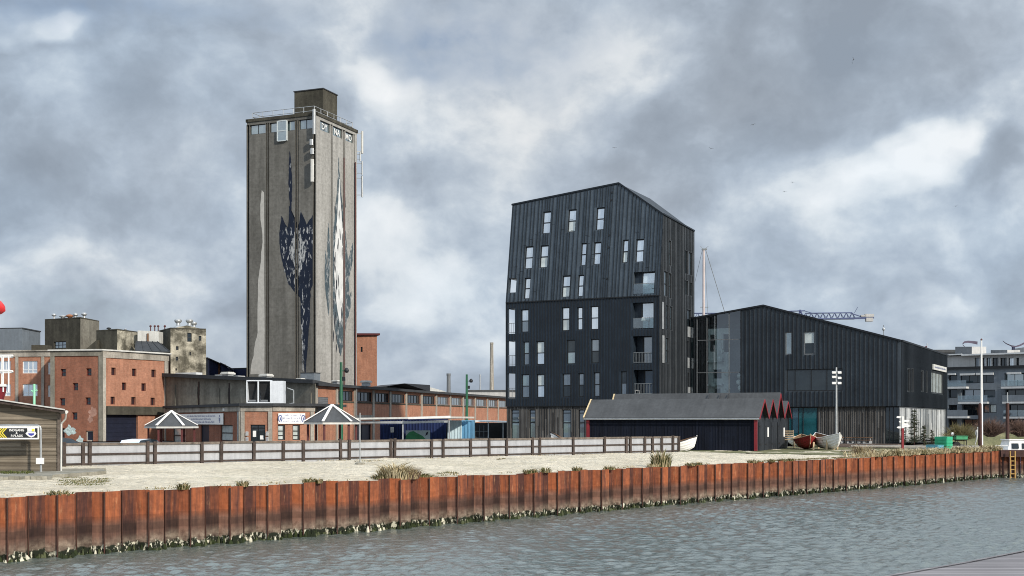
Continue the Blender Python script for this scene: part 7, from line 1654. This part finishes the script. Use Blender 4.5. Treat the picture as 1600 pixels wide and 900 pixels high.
    for i in range(5): x = .95+i*.45; mb.tube(A(x, -1.0, 1.7), A(x, -1.0, 2.25), .025, n=5)
    mb.tube(A(.95, -1.0, 2.25), A(2.75, -1.0, 2.25), .03, n=5); mb.tube(A(-2.3, -.75, 1.8), A(-2.3, -.75, 2.3), .03, n=5); mb.tube(A(-2.3, -.75, 2.3), A(-1.3, -.95, 2.3), .03, n=5); mb.build('guard_rail', 'white_paint', th)
    # person in pale clothes
    walker()
plain('ladder_yellow', (.42, .26, .08), .6, .3, 3)
def walker():
    c = G(1528, 119, .0); th = thing('person', 'person in pale grey clothes and hood walking near the flagpole', 'person', c)
    V = [(0, 0, .95), (0, 0, 1.15), (0, .02, 1.40), (0, .02, 1.52), (.0, .02, 1.64), (.01, .0, 1.74),          # 0-5 pelvis..head
         (-.09, 0, .90), (-.15, -.04, .50), (-.26, .05, .10), (-.20, -.06, .05),                               # left leg 6-9
         (.09, 0, .90), (.20, -.06, .52), (.27, .02, .10), (.34, -.06, .05),                                   # right leg 10-13
         (-.17, .03, 1.38), (-.22, .08, 1.12), (-.15, .02, .90), (.17, .03, 1.38), (.24, -.02, 1.12), (.22, -.14, .92)]
    E = [(0, 1), (1, 2), (2, 3), (3, 4), (4, 5), (0, 6), (6, 7), (7, 8), (8, 9), (0, 10), (10, 11), (11, 12), (12, 13), (2, 14), (14, 15), (15, 16), (2, 17), (17, 18), (18, 19)]
    rad = [.15, .14, .16, .07, .10, .08, .10, .07, .05, .04, .10, .07, .05, .04, .07, .05, .04, .07, .05, .04]
    me = bpy.data.meshes.new('body'); me.from_pydata(V, E, []); o = bpy.data.objects.new('body', me); COL.objects.link(o); o.parent = th; ORG[o.name] = c
    m = o.modifiers.new('Skin', 'SKIN'); 
    for i, r in enumerate(rad): me.skin_vertices[0].data[i].radius = (r, r*.85)
    me.skin_vertices[0].data[0].use_root = True
    s = o.modifiers.new('Sub', 'SUBSURF'); s.levels = 2; s.render_levels = 2; me.materials.append(MATS['cloth_pale']); m.use_smooth_shade = True
    mb = MB(); mb.lathe(c+Vector((0, .0, 1.63)), [(.01, -.10), (.08, -.06), (.095, .03), (.085, .10), (.01, .15)], 10); mb.build('hood', 'white_paint', th)
quay_end()
# ---------------------------------------------------------------- grass, shrubs, poles on the sand
def blades(mb, c, n, rad, h, lean, rnd, mi=0, w=.018, base=0.0):
    for _ in range(n):
        a = rnd.uniform(0, 6.283); r = rad*math.sqrt(rnd.random()); b = c+Vector((r*math.cos(a), r*math.sin(a), base)); hh = h*rnd.uniform(.45, 1.1)*(1-.4*(r/max(rad, .01))**2)
        d = Vector((math.cos(a), math.sin(a), 0))*lean*hh*rnd.uniform(.3, 1.2)+Vector((rnd.gauss(0, .12), rnd.gauss(0, .12), 0))*hh; s = Vector((-math.sin(a+rnd.uniform(-1, 1)), math.cos(a), 0))*w
        m = b+d*.35+Vector((0, 0, hh*.62)); e = b+d+Vector((0, 0, hh*(.98 if lean < .8 else .8)))
        mb.face([b-s, b+s, m+s*.7, m-s*.7], mi); mb.face([m-s*.7, m+s*.7, e], mi)
def tuft(c, label, rad, h, n, mats, lean=.7, seed=1, name='grass_tuft', cat='grass tuft', group='grass tufts on the sand', w=.02):
    rnd = random.Random(seed); mb = MB()
    for i, m in enumerate(mats): blades(mb, c-Vector((0, 0, .05)), n//len(mats), rad, h, lean, rnd, i, w)
    return tag(mb.build(name, list(mats), None, c), label, cat, group)
def greenery():
    dry = ('blade_dry', 'blade_straw', 'blade_olive'); grn = ('blade_green', 'blade_olive', 'blade_dry')
    gz = .0
    c = quay(0, 0)
    def at(px, t_): # point t metres behind the quay edge on the given bearing
        k = (px-CX)/F; # Q0+QD s+QN t lies on the bearing
        # solve (Q0+QD s+QN t).x = k*(..).y
        b = Q0+QN*t_; s = (k*b.y-b.x)/(QD.x-k*QD.y); p = b+QD*s; return Vector((p.x, p.y, .02))
    tuft(at(617, .75), 'large straw coloured marram clump spilling over the quay edge', .62, .95, 520, ('blade_straw', 'blade_dry', 'blade_straw'), .9, 3, w=.022)
    tuft(at(634, .55), 'brown marram clump beside the large straw clump, hanging over the piles', .55, .75, 480, ('blade_dry', 'twig_brown', 'blade_dry'), .9, 4)
    tuft(at(598, .9), 'dark green low tuft left of the large straw clump', .45, .35, 260, grn, .8, 5); tuft(at(655, .8), 'dark green low tuft right of the brown marram clump', .55, .30, 300, grn, .8, 6)
    tuft(at(1033, .7), 'upright olive grass tuft on the quay edge below the white boat', .50, 1.0, 300, ('blade_olive', 'blade_green', 'blade_dry'), .45, 7, w=.028); tuft(at(1021, .8), 'pale low grass beside the upright olive tuft', .35, .35, 120, dry, .8, 8)
    smalls = [(482, .35, .22, 'dark green tuft on the quay edge left of the marram clump'), (497, .3, .16, 'tiny tuft next to the dark green tuft on the quay edge'), (93, .26, .4, 'tuft hanging over the quay edge below the sign post'), (286, .4, .2, 'small brown tuft on the quay edge below the first gazebo'), (379, .35, .2, 'small brown tuft on the quay edge below the shopfront corner'),
              (704, .22, .35, 'small green tuft above the quay right of the marram clumps'), (688, .16, .4, 'flat pale tuft near the marram clumps'), (824, .3, .18, 'first tiny dark tuft on the quay edge below the fence middle'), (834, .3, .2, 'second tiny dark tuft on the quay edge below the fence middle'), (852, .35, .26, 'brown tuft on the quay edge under the dark tower'), (902, .35, .24, 'green tuft on the quay edge right of the brown tuft'), (952, .3, .3, 'dark bulging tuft on a pile top below the fence end'), (1079, .3, .3, 'brown pointed tuft on the quay edge under the boat shed'), (1092, .3, .16, 'tiny tuft right of the brown pointed tuft'), (1175, .3, .3, 'dark tuft on the quay edge below the shed corner'),
              (1222, .3, .25, 'olive tuft on the quay edge below the red boat'), (1236, .3, .25, 'second olive tuft on the quay edge below the red boat'), (1205, .3, .22, 'low olive tuft on the quay edge below the gable doors')]
    for i, (x, h, r, lab) in enumerate(smalls): tuft(at(x, .35 if i not in (5, 6) else 2.2), lab, r, h, 110, grn if i % 2 else ('blade_olive', 'blade_green', 'blade_dry'), .8, 20+i)
    for i, (x, d, lab) in enumerate(((568, 70, 'flat green patch of grass near the volleyball pole foot'), (588, 71, 'flat grass patch right of the volleyball pole'), (704, 79, 'small dark tuft at the fence foot right of the dry bush'), (742, 82, 'second dark tuft at the fence foot'), (784, 74, 'small olive tuft alone on the open sand'), (826, 86, 'olive tuft at the fence foot below the dark tower'), (962, 91, 'green straggly tuft at the fence foot near its right end'), (998, 92.5, 'pale straw tuft at the fence foot near its end'), (948, 90, 'low green tuft beside the straggly tuft at the fence foot'))):
        tuft(G(x, d, .02), lab, .32 if i not in (0, 1, 6) else .6, .22 if i not in (6, 7) else .42, 120, grn if i != 7 else dry, .8, 60+i)
    # patches of turf beside the shed
    mb = MB(); rnd = random.Random(8)
    for _ in range(260):
        p_ = G(rnd.uniform(92, 170), rnd.uniform(44.5, 51.5), .02)
        if (p_-Q0).dot(QN) > .6: blades(mb, p_, 7, .30, .055, 1.2, rnd, 0 if rnd.random() < .4 else 1, .016)
    for _ in range(90): blades(mb, G(rnd.uniform(-30, 50), rnd.uniform(50.6, 52.3), .18), 8, .2, .12, .6, rnd, 0, .015)
    kind(mb.build('grass', ['blade_green', 'blade_olive']), 'stuff')
    # dry bush against the fence
    def bush(c, label, rad, h, n, mat, seed, group=None, name='bare_bush', up=.5, twig=.008):
        rnd = random.Random(seed); mb = MB()
        for _ in range(n):
            a = rnd.uniform(0, 6.28); e = rnd.uniform(up, 1.45); L_ = h*rnd.uniform(.6, 1.05); d = Vector((math.cos(a)*math.cos(e), math.sin(a)*math.cos(e), math.sin(e))); b = c+Vector((math.cos(a), math.sin(a), 0))*rad*.25*rnd.random()-Vector((0, 0, .05)); m = b+d*L_*.6; mb.tube(b, m, twig*1.6, twig, 3, 0, False)
            for _ in range(4): q = m+(d+Vector((rnd.gauss(0, .5), rnd.gauss(0, .5), rnd.gauss(0, .35)))).normalized()*L_*rnd.uniform(.25, .5); mb.tube(b+d*L_*rnd.uniform(.35, .6), q, twig, twig*.5, 3, 0, False)
        return tag(mb.build(name, mat, None, c), label, 'bush', group)
    bush(G(645, 77.3, .03), 'brown dry bush standing against the pale fence', .7, .95, 260, 'twig_brown', 3, None, up=.55)
    bush(G(1548, 138, .6), 'reddish bare bush below the grey flats behind the flagpole', 1.6, 2.3, 260, 'twig_brown', 5, 'bare bushes on the far bank', up=.4, twig=.02); bush(G(1595, 139, .6), 'reddish bare bush at the right edge below the flats', 1.6, 2.2, 240, 'twig_brown', 6, 'bare bushes on the far bank', up=.4, twig=.02)
    bush(G(1500, 128, .3), 'olive brown scrub below the flats left of the flagpole', 2.2, 2.0, 260, 'blade_olive', 7, 'bare bushes on the far bank', up=.3, twig=.018)
    # sparse dark conifer and shrubs before the side windows
    def conifer(c, h, label, seed, sparse=1.0, m='needle_dark'):
        rnd = random.Random(seed); th = thing('small_conifer', label, 'tree', c); mb = MB(); mb.tube(c, c+Vector((0, 0, h)), .06, .015, 6); mb.build('trunk', 'timber_pole', th); mb = MB()
        for i in range(int(70*sparse)):
            f = rnd.uniform(.1, 1); a = rnd.uniform(0, 6.28); L_ = h*.27*(1-f*.85)*rnd.uniform(.5, 1.1)+.08; b = c+Vector((0, 0, h*f)); d = Vector((math.cos(a), math.sin(a), rnd.uniform(-.25, .3)))
            for k in range(9):
                q = b+d*L_*(k+1)/9; 
                for s in (-1, 1): v = Vector((-d.y*s+rnd.gauss(0, .3), d.x*s+rnd.gauss(0, .3), rnd.gauss(.1, .35)))*L_*.32; mb.face([q, q+v*.5+Vector((0, 0, .035)), q+v], 0)
        mb.build('crown', m, th)
    conifer(G(1428.5, 105, .1), 3.25, 'thin dark conifer standing before the reflecting side windows', 2, 1.3); conifer(G(1412, 106.5, .1), 1.9, 'small straggly conifer beside the finger post', 4, .8); conifer(G(1444, 104, .1), 1.9, 'low bushy conifer right of the thin dark conifer', 5, 1.0); conifer(G(1456, 104.5, .1), 1.5, 'lowest bushy conifer behind the green crate', 6, .9)
    # rough grass along the right end of the quay
    rnd = random.Random(14); mb = MB()
    for _ in range(620):
        x = rnd.choice((rnd.uniform(1335, 1560), rnd.uniform(1360, 1550), rnd.gauss(1450, 60))); t_ = rnd.uniform(.15, 2.6)**1.1; p_ = at(min(max(x, 1325), 1562), t_); blades(mb, p_, 12, .34, rnd.uniform(.25, .62), .8, rnd, rnd.choice((0, 0, 1, 2)), .026)
    for _ in range(130): p_ = at(rnd.uniform(1180, 1345), .25+rnd.random()*.4); blades(mb, p_, 7, .18, .14, .8, rnd, 2, .018)
    # thin straggling grass along the pile tops and the fence foot
    for _ in range(520):
        x = rnd.uniform(10, 1330); cl = noise.noise(Vector((x*.018, 2, 0)))
        if cl < rnd.uniform(-.15, .5): continue
        blades(mb, at(x, .30+rnd.random()**2*.9), 5, .16, rnd.uniform(.06, .16), 1.0, rnd, rnd.choice((0, 2, 2)), .014)
    FA, FB = Vector((-24.6, 61.3, 0)), Vector((12.53, 91.2, 0)); fn = Vector((FB.y-FA.y, FA.x-FB.x, 0)).normalized()
    for _ in range(420):
        f = rnd.random(); cl = noise.noise(Vector((f*26, 5, 0)))
        if cl < rnd.uniform(-.2, .5): continue
        blades(mb, FA+(FB-FA)*f+fn*(.12+rnd.random()**2*1.2), 5, .2, rnd.uniform(.06, .22), .9, rnd, rnd.choice((0, 1, 2)), .016)
    g = mb.build('rough_grass', ['blade_dry', 'blade_straw', 'blade_olive']); kind(g, 'stuff')
    tuft(at(1347, 1.6), 'tall brownish straw clump at the left end of the rough grass', .65, .95, 420, ('blade_dry', 'twig_brown', 'blade_straw'), .7, 91, w=.026); tuft(at(1408, .5), 'straw clump hanging over the piles under the finger post', .6, .7, 320, ('blade_straw', 'blade_dry', 'blade_dry'), 1.0, 92, w=.026); tuft(at(1502, .8), 'straw clump right of the green crate', .6, .8, 300, ('blade_straw', 'blade_dry', 'blade_olive'), .8, 93, w=.026); tuft(at(1550, .8), 'straw clump at the very end of the quay', .6, .75, 300, ('blade_dry', 'blade_olive', 'blade_straw'), .8, 94, w=.026)
    # volleyball pole
    c = G(562.5, 65.5, .02); th = thing('volleyball_pole', 'thin grey pole in a round base standing alone on the sand', 'pole', c); zt = CAMZ+(HY-645)/F*65.5; mb = MB(); mb.tube(c, Vector((c.x, c.y, zt)), .032, .028, 8); mb.build('shaft', 'galvanised', th); mb = MB(); mb.lathe(c, [(.26, .0), (.27, .08), (.22, .12), (.05, .13), (.01, .13)], 14); mb.build('base', 'ledge_concrete', th)
    c = G(1314, 91, .03); mb = MB(); mb.obox(c, (1.25, -.25, 0), (.1, .5, 0), (0, 0, .10)); mb.obox(c+Vector((0, 0, .104)), (1.25, -.25, 0), (.03, .15, 0), (0, 0, .02)); tag(mb.build('driftwood_board', 'fence_wood', None, c), 'short dark board lying on the pale sand below the boats', 'board')
greenery()
# ---------------------------------------------------------------- quay deck under the viewer
def deck():
    t = thing('wooden_quay_deck', 'grey plank quay deck cutting into the bottom right corner', 'deck', (6, 11, .75)); z = .75
    edge = [(-7, 1.2), (0, 8.85), (4.05, 12.95), (5.3, 14.15), (6.46, 15.35), (9, 18.2), (14, 23.5)]; poly = [Vector((x, y, z)) for x, y in edge]+[Vector((24, 15, z)), Vector((12, -8, z)), Vector((-9, -8, z))]
    mb = MB(); mb.prism([p-Vector((0, 0, .05)) for p in poly], (0, 0, .05)); mb.build('planks', 'deck_wood', t)
    mb = MB()
    for (a, b) in zip(edge, edge[1:]): mb.beam((a[0], a[1], z-.10), (b[0], b[1], z-.10), .10, .20)
    mb.build('edge_beam', 'deck_wood', t)
    mb = MB()
    for (a, b) in zip(edge, edge[1:]):
        for f in (.25, .75): x, y = a[0]+(b[0]-a[0])*f+.3, a[1]+(b[1]-a[1])*f-.4; mb.tube((x, y, -4), (x, y, z-.06), .14, n=8)
    mb.build('piles', 'timber_pole', t)
deck()
# ---------------------------------------------------------------- gulls
def gulls():
    spec = [(1334, 93, 170, R(80), 'gull seen edge on, highest of the birds in the sky'), (1177, 195, 260, R(15), 'gull gliding above the peak of the dark tower, second highest bird'), (1111, 232, 270, R(-10), 'gull gliding just right of the dark tower peak'), (960, 231, 300, R(4), 'faint gull right above the dark tower'), (1238.5, 285, 330, R(0), 'upper gull of a close pair right of the tower'), (1226, 299.5, 330, R(6), 'lower gull of a close pair right of the tower'), (1494, 322, 280, R(20), 'lowest gull, below the bright cloud gap')]
    proto = None
    for x, y, d, tl, lab in spec:
        c = P(x, y, d); th = thing('gull', lab, 'gull', c, 'gulls in the sky'); mb = MB(); A = lambda u, v, w: c+Vector((u*math.cos(tl)-w*math.sin(tl), v, u*math.sin(tl)+w*math.cos(tl)))
        rows = [[A(-.62, .10, .02), A(-.62, .14, .02)], [A(-.35, -.02, .16), A(-.33, .20, .15)], [A(-.06, -.08, .05), A(-.06, .14, .04)], [A(.06, -.08, .05), A(.06, .14, .04)], [A(.35, -.02, .16), A(.33, .20, .15)], [A(.62, .10, .02), A(.62, .14, .02)]]
        mb.grid(rows); 
        body = [[A(r*math.cos(6.283*k/7), yy, r*.9*math.sin(6.283*k/7)+.02) for k in range(7)] for yy, r in ((-.34, .005), (-.30, .03), (-.22, .055), (-.14, .05), (0, .085), (.16, .07), (.28, .03), (.36, .05), (.40, .004))]
        mb.grid(body, 0, True, True); mb.build('body', 'gull', th)
gulls()
